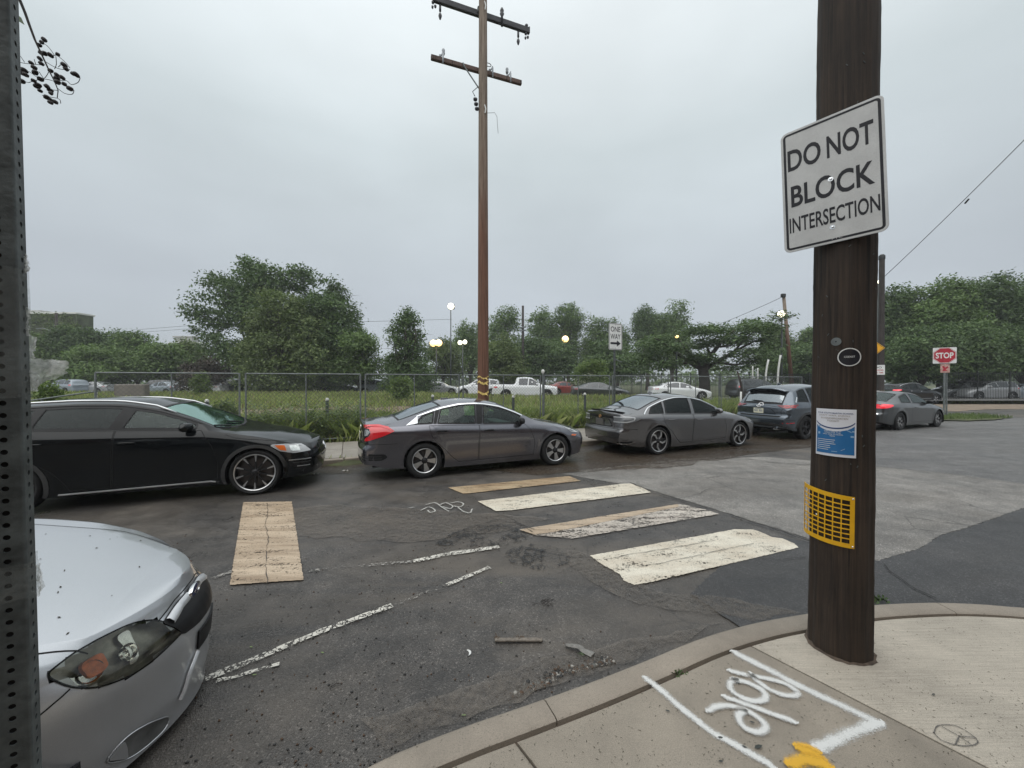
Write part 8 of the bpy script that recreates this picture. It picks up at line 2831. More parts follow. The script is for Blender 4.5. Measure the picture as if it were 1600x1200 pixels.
tree('slim pointed tree between the big group and the floodlight', 636, 37, 479, 82, mat='leaf_dark', n=9500, leaf=.17, seed=5, low=.05, shape='cone', group=TG,
     blobs=[(0, .93, .20, .07), (.12, .86, .26, .07), (-.1, .78, .34, .10), (.3, .68, .30, .08), (-.3, .62, .30, .08), (.05, .55, .45, .14), (.5, .5, .34, .10), (-.4, .38, .5, .14), (.2, .25, .75, .2), (-.5, .12, .5, .12), (.6, .15, .4, .12), (-.55, .72, .16, .04), (.42, .82, .12, .04)])
for k, (px, yt, w, D, mt, lab) in enumerate((
  (60, 520, 70, 50, 'leaf_green', 'green tree in front of the ivy building, nearest the perforated post'),
  (108, 508, 62, 51, 'leaf_dark', 'dark green tree at the right corner of the ivy building'),
  (160, 512, 78, 52, 'leaf_dark', 'rounded tree just right of the ivy building'),
  (215, 517, 84, 51, 'leaf_green', 'green tree halfway between the ivy building and the big tree'),
  (150, 538, 120, 46, 'leaf_green', 'spreading lower tree in front of the left row'),
  (258, 536, 90, 48, 'leaf_green', 'tree below the pale flat topped roof'),
  (300, 530, 60, 52, 'leaf_olive', 'olive tree right of the pale flat topped roof'))):
 tree(lab, px, D, yt, w, mat=mt, n=8000, leaf=.22, seed=20 + k, low=.1, group=TG)
tree('purple brown shrub left of the big group', 318, 40, 558, 84, mat='leaf_brown', n=4500, leaf=.15, seed=31, low=.05, shape='shrub', name='shrub', cat='shrub')
mid = [(693, 528, 70, 60, 'leaf_olive', 'loose yellowish tree behind the pair of warm lamps', 5500, .55),
       (735, 500, 66, 72, 'leaf_green', 'tall loose tree right of the floodlight mast', 6500, .6),
       (795, 477, 74, 72, 'leaf_green', 'tall tree just right of the crossarm pole', 9000, .6),
       (790, 522, 84, 50, 'leaf_olive', 'bushy olive tree low behind the crossarm pole', 10000, .5),
       (850, 478, 66, 74, 'leaf_green', 'tall tree behind the single warm lamp', 8500, .6),
       (888, 471, 60, 76, 'leaf_green', 'tallest tree right of the single warm lamp', 8500, .6),
       (928, 491, 52, 74, 'leaf_green', 'tree just left of the one way sign', 6500, .6),
       (965, 497, 46, 74, 'leaf_green', 'tree directly behind the one way sign', 6000, .6),
       (1012, 474, 62, 72, 'leaf_dark', 'tall tree right of the one way sign, left half of a pair', 9000, .6),
       (1050, 468, 74, 70, 'leaf_green', 'tall tree right of the one way sign, right half of a pair', 10000, .6),
       (845, 528, 130, 58, 'leaf_dark', 'dark undergrowth tree behind the white pickup', 9000, .4),
       (955, 530, 130, 56, 'leaf_dark', 'dark undergrowth tree behind the one way post', 9000, .4),
       (1215, 505, 70, 62, 'leaf_green', 'loose light tree behind the leaning pole', 7500, .65),
       (1262, 512, 70, 60, 'leaf_green', 'loose light tree left of the near brown pole', 7500, .65),
       (1255, 535, 130, 46, 'leaf_dark', 'low dark tree behind the curved pale posts', 10000, .4)]
for k, (px, yt, w, D, mt, lab, n, sh_) in enumerate(mid):
 tree(lab, px, D, yt, w, mat=mt, n=n, leaf=.19 if D < 55 else .25, seed=50 + k, low=.15 if D > 55 else .08, group=TG, shell=sh_)
dg = tree('white blossoming dogwood beside the one way post', 925, 33, 561, 72, ybase=600, mat='leaf_bright', n=4200, leaf=.11, seed=80, low=.15, name='dogwood_tree', shell=.6)
rg0 = np.random.default_rng(81)
bl = [(-.9 + .36 * k, rg0.uniform(-.6, .6), 1.1 + .85 * math.sin(.5 + k * .45) + rg0.uniform(-.1, .3), .62, .6, .14) for k in range(6)] + [(-1.0 + .5 * k, -.6, .9 + .3 * (k % 2), .5, .4, .12) for k in range(5)]
V, Fc = leaf_cloud(bl, 2600, .085, rg0, flat=1.4, shell=.3)
np_mesh('blossom', V, Fc, M['blossom'], dg)
def spreading_tree():
 D = 38; rg = np.random.default_rng(90)
 c = P(1100, 606, D)
 o = thing('tree', 'wide flat topped tree with dark forked limbs right of the one way sign', 'tree', (c.x, c.y, .2), 0, TG)
 s = D / F
 def q(px, py, dd=0): return Vector(((px - 1100) * s, dd, (606 - py) * s + (CAMH - .2 - (606 - HOR) * s)))
 pads = [(1180, 512, 34, 9), (1190, 500, 22, 7), (1150, 516, 34, 8), (1110, 516, 36, 8), (1070, 520, 34, 9), (1035, 530, 30, 10), (1165, 530, 36, 9), (1185, 548, 26, 9), (1125, 532, 34, 8), (1090, 538, 30, 8), (1050, 545, 32, 9), (1025, 556, 26, 8), (1140, 556, 30, 8), (1175, 565, 28, 8), (1010, 540, 20, 8), (1075, 560, 30, 8), (1040, 570, 34, 8), (1110, 565, 30, 9), (1150, 575, 26, 7), (1205, 530, 14, 8), (1202, 516, 16, 6), (1000, 560, 18, 8)]
 bl = []
 for (x, y, w, h) in pads:
  for k in range(2):
   p = q(x + rg.uniform(-5, 5), y, rg.uniform(-2.6, 2.6))
   bl.append((p.x, p.y, p.z, w * s * .8, w * s * .8, h * s * .75))
 V, Fc = leaf_cloud(bl, 17000, .15, rg, flat=1.5, shell=.35)
 np_mesh('crown', V, Fc, M['leaf_dark'], o)
 mb = MB()
 fork = q(1098, 575)
 mb.tube([Vector((0, 0, -.3)), q(1101, 600), q(1100, 588), fork], [.62, .50, .48, .46], 10)
 for tq, r in (([(1098, 578), (1080, 566), (1055, 550), (1035, 536), (1018, 530)], .26), ([(1098, 576), (1085, 560), (1072, 545), (1062, 525)], .22), ([(1099, 577), (1108, 558), (1118, 542), (1135, 528), (1150, 515)], .28),
                  ([(1100, 578), (1120, 566), (1145, 552), (1170, 540), (1192, 530)], .26), ([(1110, 556), (1105, 540), (1098, 522)], .15), ([(1145, 552), (1160, 535), (1180, 512)], .14), ([(1080, 566), (1050, 568), (1020, 560)], .15), ([(1120, 566), (1150, 570), (1178, 562)], .14), ([(1118, 542), (1140, 540), (1165, 525)], .12)):
  pts = [q(x, y, rg.uniform(-.8, .8) * i * .4) for i, (x, y) in enumerate(tq)]
  mb.tube(smooth_line(pts, 3), [r * (1 - .75 * k / (len(pts) * 3 - 3)) for k in range(len(pts) * 3 - 2)], 7)
 mb.build('trunk', M['bark'], o, smooth=True)
spreading_tree()
for k, (px, yt, w, D, mt, lab, yb) in enumerate((
  (1405, 446, 90, 40, 'leaf_dark', 'dark tree just right of the near brown pole', 610),
  (1468, 434, 120, 38, 'leaf_green', 'broad tree straight above the stop sign', 610),
  (1535, 428, 120, 38, 'leaf_dark', 'tallest tree at the far right, behind the picket fence', 610),
  (1612, 430, 130, 39, 'leaf_dark', 'tree cut by the right edge of the picture', 610),
  (1440, 505, 130, 35, 'leaf_dark', 'low spreading tree left of the stop sign', 610),
  (1515, 500, 130, 34.5, 'leaf_dark', 'low spreading tree right of the stop sign', 610),
  (1600, 505, 140, 35, 'leaf_dark', 'low spreading tree at the right edge', 610),
  (1740, 420, 160, 40, 'leaf_dark', 'tree beyond the right edge of the picture', 610))):
 tree(lab, px, D, yt, w, mat=mt, n=17000 if yt < 480 else 11000, leaf=.18, seed=110 + k, low=.14, group='trees at the far right', shell=.5)
rgd = np.random.default_rng(200)
bl = [(x, 150 + rgd.uniform(-12, 12), rgd.uniform(2, 5), rgd.uniform(9, 15), 8, rgd.uniform(6, 10)) for x in np.arange(-260, 300, 11)]
V, Fc = leaf_cloud(bl, 26000, .9, rgd, shell=.4)
tag(np_mesh('distant_woods', V, Fc, M['leaf_green']), kind='stuff')
for k, (px, yt, w, D, mt, lab) in enumerate(((629, 588, 36, 24, 'leaf_bright', 'small fresh green bush in front of the pale blue car'),
                                             (313, 582, 26, 30, 'leaf_bright', 'small yellowish bush beside the white car at the left'),
                                             (75, 597, 30, 14, 'leaf_bright', 'green bush beside the perforated post'),
                                             (305, 630, 60, 12.3, 'weed', 'leafy weed clump behind the black wagon windscreen'),
                                             (350, 625, 30, 12.6, 'weed', 'dark weed clump beside the fence post'))):
 tree(lab, px, D, yt, w, ybase=620, mat=mt, n=1700, leaf=.06 if D < 20 else .10, seed=150 + k, low=.02, shape='shrub', name='shrub', cat='bush', ground=terr((px - 800) / F * D, D), trunk=.02)
def blades(name, xy, h, w, mat, lean=.35, seed=0, zf=None, parent=None):
 rg = np.random.default_rng(seed)
 n = len(xy)
 z = np.array([(zf or terr)(x, y) for x, y in xy])
 a = rg.uniform(0, 6.283, n)
 dx, dy = np.cos(a), np.sin(a)
 hh = h * (.5 + rg.random(n)); ww = w * (.6 + .8 * rg.random(n))
 le = lean * hh * rg.random(n) * 1.5
 la = rg.uniform(0, 6.283, n)
 V = np.empty((n, 4, 3))
 V[:, 0] = np.stack([xy[:, 0] - dx * ww / 2, xy[:, 1] - dy * ww / 2, z - .02], 1)
 V[:, 1] = np.stack([xy[:, 0] + dx * ww / 2, xy[:, 1] + dy * ww / 2, z - .02], 1)
 mx_ = xy[:, 0] + np.cos(la) * le * .35; my_ = xy[:, 1] + np.sin(la) * le * .35
 V[:, 2] = np.stack([xy[:, 0] + np.cos(la) * le, xy[:, 1] + np.sin(la) * le, z + hh * (1 - .25 * le / np.maximum(hh, 1e-3))], 1)
 V[:, 3] = np.stack([mx_ - dx * ww * .6, my_ - dy * ww * .6, z + hh * .55], 1)
 o = np_mesh(name, V.reshape(-1, 3), np.arange(n * 4).reshape(-1, 4), M[mat], parent)
 if parent is None: tag(o, kind='stuff')
 return o
def un(x, y): return (x * math.cos(ALPHA) + y * math.sin(ALPHA), -x * math.sin(ALPHA) + y * math.cos(ALPHA))
def scatter(n, d0, d1, px0, px1, rg, power=1.6, keep=None):
 out = []
 while len(out) < n:
  k = n * 2
  D = d0 + (d1 - d0) * rg.random(k) ** power
  px = rg.uniform(px0, px1, k)
  x = (px - 800) / F * D
  for a, b in zip(x, D):
   u, nn = un(a, b)
   if nn < 11.35 or b > road_edge(a) - 1.2 or u > 20.6: continue
   if keep and not keep(a, b): continue
   out.append((a, b))
   if len(out) >= n: break
 return np.array(out)
rgg = np.random.default_rng(300)
def noise2(x, y): return math.sin(x * 1.3 + y * .7) + math.sin(y * 2.1 - x * .9) + .6 * math.sin(x * 3.7 + 1.3) * math.sin(y * 3.1)
def not_dirt(a, b):
 inside = (-15 < a < -2.3 and 15.4 + .02 * a + .25 * noise2(a, b) < b < 20.2 + .4 * noise2(b, a))
 return (not inside) or rgg.random() < .10
blades('grass', scatter(46000, 11, 40, -60, 1260, rgg, 1.5, not_dirt), .26, .030, 'grass', seed=1)
blades('grass', scatter(24000, 9, 17, -60, 1260, rgg, 1.2, not_dirt), .20, .014, 'grass', seed=2)
blades('dry_grass', scatter(9000, 10, 36, -60, 1260, rgg, 1.4), .30, .018, 'straw', seed=3)
def weedy(a, b):
 u, nn = un(a, b)
 wide = 1.1 + .5 * noise2(a * 1.1, b) * .4
 lim = wide if u < -2.6 else (2.6 + .5 * noise2(a, b) * .5 if u < 1.2 else (1.4 if u < 3 else 1.9))
 return nn < 11.45 + lim and noise2(a * 1.7, b * 1.3) > -1.1
def weed_leaves(name, xy, h, s, mat, seed, per=9):
 rg = np.random.default_rng(seed)
 n = len(xy) * per
 base = np.repeat(xy, per, axis=0)
 hh = np.repeat(h * (.45 + .8 * rg.random(len(xy))), per) * np.tile(np.linspace(.15, 1, per), len(xy))
 z = np.array([terr(x, y) for x, y in xy]); z = np.repeat(z, per)
 a = rg.uniform(0, 6.283, n)
 r = s * (.6 + .8 * rg.random(n))
 c = np.stack([base[:, 0] + np.cos(a) * r * .6, base[:, 1] + np.sin(a) * r * .6, z + hh], 1)
 d = np.stack([np.cos(a), np.sin(a), rg.uniform(-.3, .6, n)], 1)
 p = np.stack([-np.sin(a), np.cos(a), np.zeros(n)], 1)
 V = np.empty((n, 4, 3))
 V[:, 0] = c - d * r[:, None] * .5; V[:, 1] = c + p * r[:, None] * .22; V[:, 2] = c + d * r[:, None] * .7; V[:, 3] = c - p * r[:, None] * .22
 return tag(np_mesh(name, V.reshape(-1, 3), np.arange(n * 4).reshape(-1, 4), M[mat]), kind='stuff')
wp_ = scatter(4200, 8.5, 22, -40, 1255, rgg, 1.0, weedy)
weed_leaves('weeds', wp_, .62, .085, 'weed', 5)
blades('tall_grass', scatter(15000, 8.5, 22, -40, 1255, rgg, 1.0, weedy), .55, .014, 'grass', seed=7, lean=.6)
hw = scatter(900, 9, 14, 380, 575, rgg, 1.0, lambda a, b: un(a, b)[1] < 13.6)
weed_leaves('tall_weeds', hw, .85, .10, 'weed', 8, 12)
wf = scatter(700, 10.5, 17, 600, 1000, rgg, 1.0, lambda a, b: un(a, b)[1] < 12.6)
weed_leaves('flowering_weeds', wf, .45, .05, 'blossom', 9, 2)
def vz(x, y): return .08
vx = []
while len(vx) < 2600:
 u = rgg.uniform(-6, 20); nn = rgg.uniform(8.95, 9.9)
 k_ = (u - .6) / 1.5
 g = (-3.5 < k_ < -2.5) or (1.5 < k_ < 2.5)
 if g or (nn < 9.03 and rgg.random() < .25) or (u < -2.2 and nn < 9.15 and rgg.random() < .4):
  p = st(u, nn); vx.append((p.x, p.y))
blades('verge_grass', np.array(vx), .10, .012, 'grass', seed=10, zf=vz)
ex_ = []
while len(ex_) < 1500:
 u = rgg.uniform(-20, 20); nn = rgg.uniform(11.18, 11.42); p = st(u, nn); ex_.append((p.x, p.y))
blades('verge_grass', np.array(ex_), .18, .012, 'grass', seed=11, zf=lambda x, y: .1)
isl = sheet('grass_island', [Vector((18.6, 17.0, 0)), Vector((19.6, 16.6, 0)), Vector((21.4, 17.0, 0)), Vector((24.0, 18.4, 0)), Vector((23.5, 19.2, 0)), Vector((20, 19.3, 0)), Vector((18.3, 18.6, 0))], .05, M['soil'], jag=.08)
rgi = np.random.default_rng(12)
bx = np.stack([rgi.uniform(18.6, 23.4, 2600), rgi.uniform(17.1, 19.2, 2600)], 1)
bx = bx[(bx[:, 1] > 16.7 + .28 * np.maximum(bx[:, 0] - 19.6, 0) + .15)]
blades('island_grass', bx, .13, .02, 'weed', seed=13, zf=lambda x, y: .05)
ver = sheet('far_verge', [Vector((33.5, 29.3, 0)), Vector((90, 29.3, 0)), Vector((90, 33, 0)), Vector((33.5, 33, 0))], .05, M['soil'], jag=.1)
bx = np.stack([rgi.uniform(33.5, 60, 6000), rgi.uniform(29.4, 31.5, 6000)], 1)
blades('verge_grass', bx, .22, .03, 'grass', seed=14, zf=lambda x, y: .03)
VV, FF = [], []
xs_ = np.linspace(-16, -2, 50); ts_ = np.linspace(0, 1, 12)
for i_, x_ in enumerate(xs_):
 lo = 15.4 + .02 * x_ + .25 * noise2(x_, 15.4); hi = 20.2 + .4 * noise2(20, x_)
 k_ = min(1, min(x_ + 16, -2 - x_) / 2.5)
 m_ = (lo + hi) / 2
 for t_ in ts_:
  y_ = m_ + (lo + (hi - lo) * t_ - m_) * max(k_, .02)
  VV.append((x_, y_, terr(x_, y_) + .03))
for i_ in range(49):
 for j_ in range(11): FF.append((i_ * 12 + j_, (i_ + 1) * 12 + j_, (i_ + 1) * 12 + j_ + 1, i_ * 12 + j_ + 1))
tag(np_mesh('bare_earth', VV, FF, M['dirt'], smooth=True), kind='structure')
fbi = [o for o in COL.objects if o.name == 'ivy_building'][0]
rgv = np.random.default_rng(400)
blv = [(rgv.uniform(.3, 11.5), -.15, rgv.uniform(.5, 11.6), .9, .25, .8) for k in range(150)] + [(x, -.1, 12.1 + rgv.uniform(-.2, .3), .7, .3, .35) for x in np.arange(.5, 11.3, .8)]
V, Fc = leaf_cloud(blv, 15000, .15, rgv, shell=.2)
np_mesh('ivy', V, Fc, M['leaf_olive'], fbi)
def main_cars():
 r, sh = make_wagon(); place(r, sh, (398.3, 773.3), 'front', rot=R(20.5))
 r, sh = make_civic(); place(r, sh, (663, 747.7))
 r, sh = make_accord(); place(r, sh, (1028.3, 710.6), rot=R(23.5))
 r, sh = make_suv(); place(r, sh, (1259, 687), rot=R(24))
 r, sh = make_coupe(); place(r, sh, (1406, 672.5), rot=R(22))
 r, sh = make_rx(); place(r, sh, (1463, 631), 'front', rot=R(10), z=0)
 r, sh = make_silver(); p = st(-.75, 2.64)
 r.location = (p.x - sh.XF * math.cos(ALPHA), p.y - sh.XF * math.sin(ALPHA), 0)
 r.rotation_euler = (0, 0, ALPHA)
main_cars()
Z2 = .30
far = [
 ('suv', 'greyblue', 'pale blue grey wagon at the far left beside the torn film', 104, 42, R(180 - 12)),
 ('sedan', 'palegrey', 'light grey car second from the left behind the fence', 147, 43, R(178)),
 ('sedan', 'greyblue', 'pale car nose right of the low concrete wall', 256, 40.5, R(170)),
 ('suv', 'black', 'dark pickup-like car behind the white car at the left', 270, 44, R(20)),
 ('sedan', 'white', 'white sedan beside the yellowish bush at the left', 316, 40.5, R(182)),
 ('suv', 'darkgrey', 'grey car right of the white sedan at the left', 378, 43.5, R(0)),
 ('sedan', 'black', 'black car under the big tree', 425, 43, R(0)),
 ('sedan', 'darkgrey', 'dark car with a bright windscreen right of the big tree', 532, 44, R(12)),
 ('suv', 'greyblue', 'pale blue crossover behind the fence left of the compact sedan', 594, 42, R(-2)),
 ('sedan', 'palegrey', 'grey sedan between the bush and the crossarm pole', 690, 42, R(-6)),
 ('suv', 'white', 'white crossover half hidden by the crossarm pole', 748, 38, R(180)),
 ('pickup', 'white', 'white pickup truck right of the crossarm pole', 822, 31.5, R(0)),
 ('sedan', 'red', 'small red car just beyond the nose of the white pickup', 884, 42, R(20)),
 ('sedan', 'darkgrey', 'dark grey sedan behind the one way post', 938, 30.5, R(-4)),
 ('suv', 'black', 'black car behind the dark grey sedan at the one way post', 935, 37, R(0)),
 ('sedan', 'white', 'white sedan behind the fence left of the spreading tree trunk', 1062, 30.0, R(-4)),
 ('suv', 'darkgrey', 'dark crossover over the tail of the blue grey crossover', 1182, 31.0, R(4)),
 ('suv', 'palegrey', 'pale crossover behind the picket fence right of the stop sign', 1537, 33.5, R(178)),
 ('suv', 'darkgrey', 'dark car behind the picket fence next to the stop sign', 1500, 34.5, R(180)),
 ('sedan', 'greyblue', 'pale blue car behind the picket fence at the right edge', 1590, 33.8, R(180)),
]
for kind, paint_, lab, px, D, rot in far:
 far_car(kind, paint_, lab, 'pickup' if kind == 'pickup' else 'car', px, D, rot, z=Z2 if px < 1300 else .12)
def debris():
 rg = np.random.default_rng(77)
 def stones(name, pts, smin, smax, mats, zf=0.0, seed=0, per=None):
  rg = np.random.default_rng(seed)
  V, Fc, MI = [], [], []
  ico = bmesh.new(); bmesh.ops.create_icosphere(ico, subdivisions=1, radius=1.0)
  iv = np.array([v.co[:] for v in ico.verts]); fi = [[v.index for v in f.verts] for f in ico.faces]; ico.free()
  for (x, y) in pts:
   s = smin + (smax - smin) * rg.random() ** 3
   q = iv * (1 + rg.normal(0, .22, (len(iv), 1))) * s * np.array([1, rg.uniform(.6, 1), rg.uniform(.4, .8)])
   a = rg.uniform(0, 6.28); c, s_ = math.cos(a), math.sin(a)
   q = np.stack([q[:, 0] * c - q[:, 1] * s_, q[:, 0] * s_ + q[:, 1] * c, q[:, 2]], 1)
   z = zf(x, y) if callable(zf) else zf
   b = len(V); V.extend((q + [x, y, z + s * .3]).tolist()); Fc.extend([[i + b for i in f] for f in fi]); MI.extend([int(rg.integers(0, len(mats)))] * len(fi))
  return tag(np_mesh(name, V, Fc, None, mats=mats, mat_idx=MI), kind='stuff')
 sm = [plain('crumb_dark', (.03, .03, .03), .7), plain('crumb_grey', (.12, .115, .105), .7), plain('crumb_brown', (.09, .055, .035), .8), plain('crumb_pale', (.34, .32, .29), .7)]
 pts = []
 while len(pts) < 3200:
  D = 1.75 + 5.2 * rg.random() ** 1.5; px = rg.uniform(260, 1300); x = (px - 800) / F * D
  u, n = un(x, D)
  i = min(range(0, len(ol), 3), key=lambda i: (ol[i].x - x) ** 2 + (ol[i].y - D) ** 2)
  if n < 1.84 + .0 or (x > 1.0 and D < 2.85): continue
  if noise2(x * 1.2, D * 1.7) < rg.uniform(-1.6, .9): continue
  pts.append((x, D))
 stones('loose_grit', pts, .0015, .008, [sm[0], sm[0], sm[1], sm[2]], .002, 1)
 gp_, n_ = [], 0
 bank = [G(800, 1098), G(850, 1078), G(880, 1060), G(930, 1046), G(960, 1040)]
 while len(gp_) < 620:
  t = rg.random() ** .8 * 3.999; i = int(t); p = bank[i].lerp(bank[i + 1], t - i)
  off = abs(rg.normal(0, .035))
  q = p + N * (off + .0) - U * rg.normal(0, .03) * .3
  gp_.append((q.x, q.y))
 stones('kerb_gravel', gp_, .003, .016, [sm[0], sm[1], sm[2], sm[2], sm[3]], .002, 2)
 for k, (px, py, s, lab) in enumerate(((489, 742, .055, 'pale crumpled litter by the wagon front wheel'), (536, 737, .05, 'pale crumpled litter in the far gutter between the cars'), (594, 727, .06, 'bits of pale rubbish under the compact sedan bumper'), (545, 681, .07, 'pale stone at the weedy pavement edge'))):
  g = G(px, py) if py > 700 else G(px, py, .13)
  stones_o = stones('litter', [(g.x, g.y), (g.x + .07, g.y + .02)], s * .6, s * .8, [plain('pale_litter', (.55, .53, .50), .7)], g.z, 30 + k)
  del stones_o['kind']; tag(stones_o, lab, 'litter')
 a, b = G(773, 1003, .012), G(848, 1003, .012)
 o = thing('wood_lath', 'broken pale lath lying on the road left of the rubber piece', 'stick')
 d = (b - a).normalized()
 mb = MB(); mb.bbox((a + b) / 2 + Vector((0, 0, .004)), ((b - a).length, .032, .014), .003, rot=Matrix.Rotation(math.atan2(d.y, d.x), 3, 'Z'))
 mb.build('lath', plain('wet_lath', (.17, .145, .12), .7, var=.4, vscale=40, bmp=.5), o)
 mb = MB()
 for k in range(60):
  c = a.lerp(b, rg.choice([rg.normal(.03, .02), rg.normal(.55, .09)])) + Vector((0, rg.normal(.02, .012), .006))
  an = rg.uniform(0, 6.28); l = rg.uniform(.006, .022); t = Vector((math.cos(an), math.sin(an), rg.uniform(0, .6)))
  mb.tube([c, c + t * l], .0012, 4)
 tag(mb.build('twig_bits', plain('twig_brown', (.09, .055, .03), .9), o), kind='stuff')
 o = thing('rubber_piece', 'curled grey strip of rubber lying on the road near the kerb', 'debris')
 pts_ = [G(884, 1011, .01), G(893, 1012, .022), G(905, 1014, .02), G(913, 1020, .012), G(922, 1024, .008), G(928, 1027, .008)]
 wd = [.02, .035, .042, .045, .055, .05]
 L1 = smooth_line(pts_, 5); ws = np.interp(np.linspace(0, 5, len(L1)), range(6), wd)
 vs = []
 for i, p in enumerate(L1):
  t = (L1[min(i + 1, len(L1) - 1)] - L1[max(i - 1, 0)]).normalized(); n2 = Vector((-t.y, t.x, 0))
  f = 1 if 0 < i < len(L1) - 1 else .5
  for s2, dz in ((-1, .004), (-.5, .012), (.5, .012), (1, .004), (.6, -.004), (-.6, -.004)):
   vs.append(p + n2 * ws[i] * s2 * f * .5 + Vector((0, 0, dz)))
 mb = MB(); mb.add(vs, [(6 * i + k, 6 * i + (k + 1) % 6, 6 * i + 6 + (k + 1) % 6, 6 * i + 6 + k) for i in range(len(L1) - 1) for k in range(6)]); mb.add(vs[:6], [tuple(range(6))]); mb.add(vs[-6:], [tuple(range(6))])
 mb.build('strip', plain('grey_rubber', (.20, .19, .175), .6, var=.3, vscale=40, bmp=.3), o, smooth=True, angle=50)
 mb = MB()
 for k in range(14):
  c = G(910 + rg.normal(0, 4), 1026 + rg.normal(0, 1.5), .004); an = rg.uniform(0, 6.28)
  mb.add([c, c + Vector((math.cos(an), math.sin(an), .6)) * .02, c + Vector((math.cos(an + .5), math.sin(an + .5), .5)) * .016], [(0, 1, 2)])
 tag(mb.build('sprig', M['leaf_near'], o, fix=False), kind='stuff')
 for k, (px, py, lab) in enumerate(((845, 940, 'small heap of dark twigs on the road above the lath'), (847, 946, 'second little heap of dark twigs above the lath'), (514, 1082, 'curved dark twig on the road near the silver car'), (640, 1136, 'dark twig on the road at the bottom left of the kerb'))):
  o = thing('twig', lab, 'twig')
  mb = MB()
  c = G(px, py, .006)
  for j in range(9 if k < 2 else 3):
   p = c + Vector((rg.normal(0, .035 if k < 2 else .01), rg.normal(0, .012), 0)); an = rg.uniform(-.6, .9) if k < 2 else rg.uniform(0, 3)
   l = rg.uniform(.02, .07); t = Vector((math.cos(an), math.sin(an), 0))
   mb.tube([p, p + t * l * .5 + Vector((0, .004, .006)), p + t * l], .0018, 4)
  mb.build('twigs', M['darkpole'], o)['kind'] = 'stuff'
 mb = MB(); c = G(727, 1024, .004)
 vs = []
 for i in range(9):
  t = i / 8; an = R(-70 + 150 * t); w = .007 * math.sin(math.pi * (t * .9 + .05))
  for s2 in (-1, 1): vs.append(c + Vector(((.030 + s2 * w) * math.cos(an), (.030 + s2 * w) * math.sin(an), .004 + .003 * s2)))
 mb.add(vs, [(2 * i, 2 * i + 1, 2 * i + 3, 2 * i + 2) for i in range(8)])
 tag(mb.build('litter', M['sign_white2'], None, fix=False), 'small curl of white litter on the road, left of the lath', 'litter')
 def leaf_me(mat):
  mb = MB(); mb.add([(-.5, 0, 0), (-.2, -.16, .03), (.2, -.17, .03), (.5, 0, 0), (.2, .17, .03), (-.2, .16, .03), (0, 0, -.01)], [(0, 1, 6), (1, 2, 6), (2, 3, 6), (3, 4, 6), (4, 5, 6), (5, 0, 6)])
  me = mb.mesh('fallen_leaf'); me.materials.append(mat); return me
 lg = leaf_me(plain('fallen_green_leaf', (.16, .22, .08), .5)); ld = leaf_me(plain('fallen_dark_leaf', (.035, .04, .035), .45))
 spots = [(390, 1013, 0, 'left of the dashed line'), (502, 1022, 0, 'below the dashed line'), (783, 912, 0, 'below the crazed patch'), (395, 1057, 0, 'on the dashed line'), (724, 1121, 0, 'beside the kerb stone'), (1155, 1070, 1, 'inside the looped numeral'), (1178, 1132, 1, 'inside the lower numeral'), (1188, 1171, 2, 'between the numerals and the white line'), (1128, 1156, 1, 'on the slanting white line'), (1129, 1194, 1, 'at the bottom of the slab'), (1045, 1114, 1, 'left of the slanting white line'), (1463, 1088, 1, 'on the pale slab'), (1166, 1171, 1, 'beside the slanting white line')]
 for k, (px, py, md, lab) in enumerate(spots):
  z = .008 if md == 0 else ZS + .008
  o = link('fallen_leaf', lg if md == 0 else ld)
  o.location = G(px, py, z); s = .028 if md == 0 else (.024 if md == 1 else .045); o.scale = (s, s, s); o.rotation_euler = (0, 0, rg.uniform(-.8, .4))
  tag(o, ('pale green' if md == 0 else 'dark wet') + ' fallen leaf ' + lab, 'leaf', 'fallen leaves')
 mb = MB()
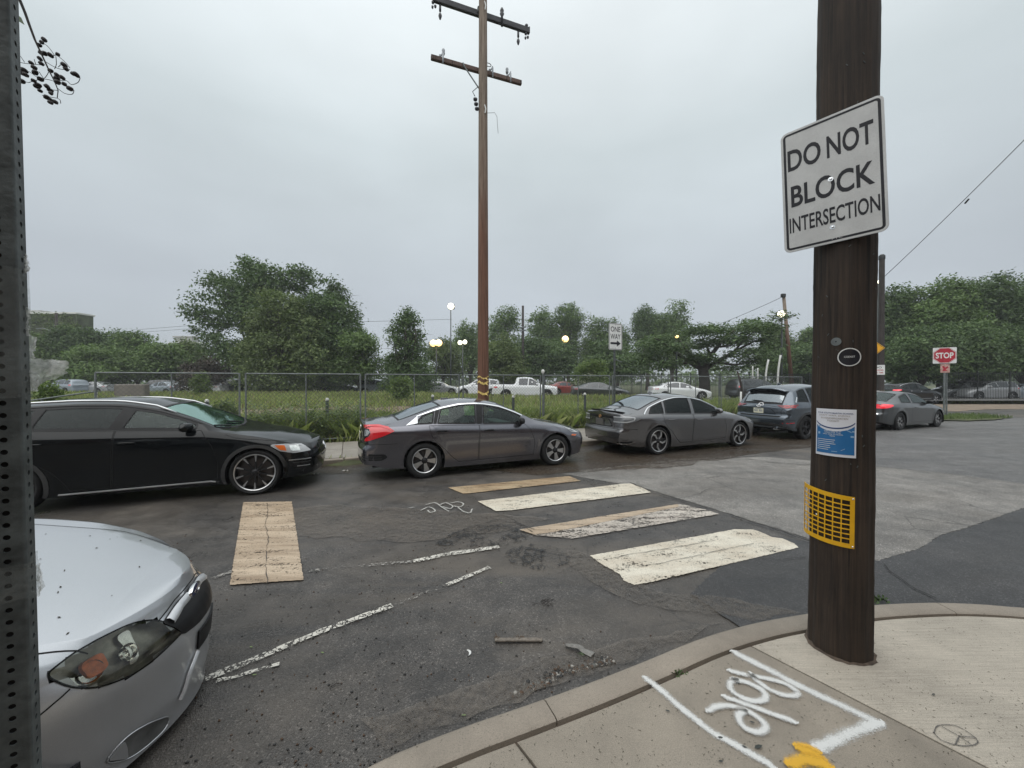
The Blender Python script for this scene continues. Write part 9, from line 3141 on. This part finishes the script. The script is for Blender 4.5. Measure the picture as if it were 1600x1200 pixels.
 for k in range(1500):
  px = rg.uniform(560, 1650); py = rg.uniform(940, 1230)
  p = G(px, py, ZS + .0016)
  if p.y > 2.78: continue
  i = min(range(len(ol)), key=lambda i: (ol[i].x - p.x) ** 2 + (ol[i].y - p.y) ** 2)
  t = (ol[min(i + 1, len(ol) - 1)] - ol[max(i - 1, 0)]).normalized()
  if (p - ol[i]).dot(Vector((t.y, -t.x, 0))) < .03: continue
  an = rg.uniform(0, 3.14); l = rg.uniform(.002, .009); w = rg.uniform(.0006, .0018)
  d = Vector((math.cos(an), math.sin(an), 0)); q = Vector((-d.y, d.x, 0))
  mb.add([p - d * l, p - q * w + Vector((0, 0, .001)), p + d * l, p + q * w + Vector((0, 0, .001))], [(0, 1, 2, 3)])
 tag(mb.build('leaf_litter', M['litter'], None, fix=False), kind='stuff')
 mb = MB()
 for k in range(24):
  c = G(rg.normal(1063, 5), rg.normal(1056, 2), ZS - .01); an = rg.uniform(0, 6.28)
  mb.add([c, c + Vector((math.cos(an) * .02, math.sin(an) * .02, .012)), c + Vector((math.cos(an + .6) * .012, math.sin(an + .6) * .012, .016))], [(0, 1, 2)])
 for k in range(36):
  c = G(rg.normal(1377, 10), rg.normal(942, 2), .01) + Vector((0, .02, 0)); an = rg.uniform(0, 6.28)
  mb.add([c, c + Vector((math.cos(an) * .03, math.sin(an) * .03, .02)), c + Vector((math.cos(an + .6) * .02, math.sin(an + .6) * .02, .03))], [(0, 1, 2)])
 tag(mb.build('joint_weeds', M['leaf_near'], None, fix=False), kind='stuff')
debris()
hm = bpy.data.materials.new('damp_air'); hm.use_nodes = True
ht = hm.node_tree; ht.nodes.clear()
ho = ht.nodes.new('ShaderNodeOutputMaterial'); hv = ht.nodes.new('ShaderNodeVolumePrincipled')
hv.inputs['Color'].default_value = (.93, .96, 1.0, 1); hv.inputs['Density'].default_value = .0009
ht.links.new(hv.outputs[0], ho.inputs['Volume'])
mb = MB(); mb.box((0, 690, 8.7), (2200, 1560, 20)); tag(mb.build('haze', hm, None), kind='stuff')
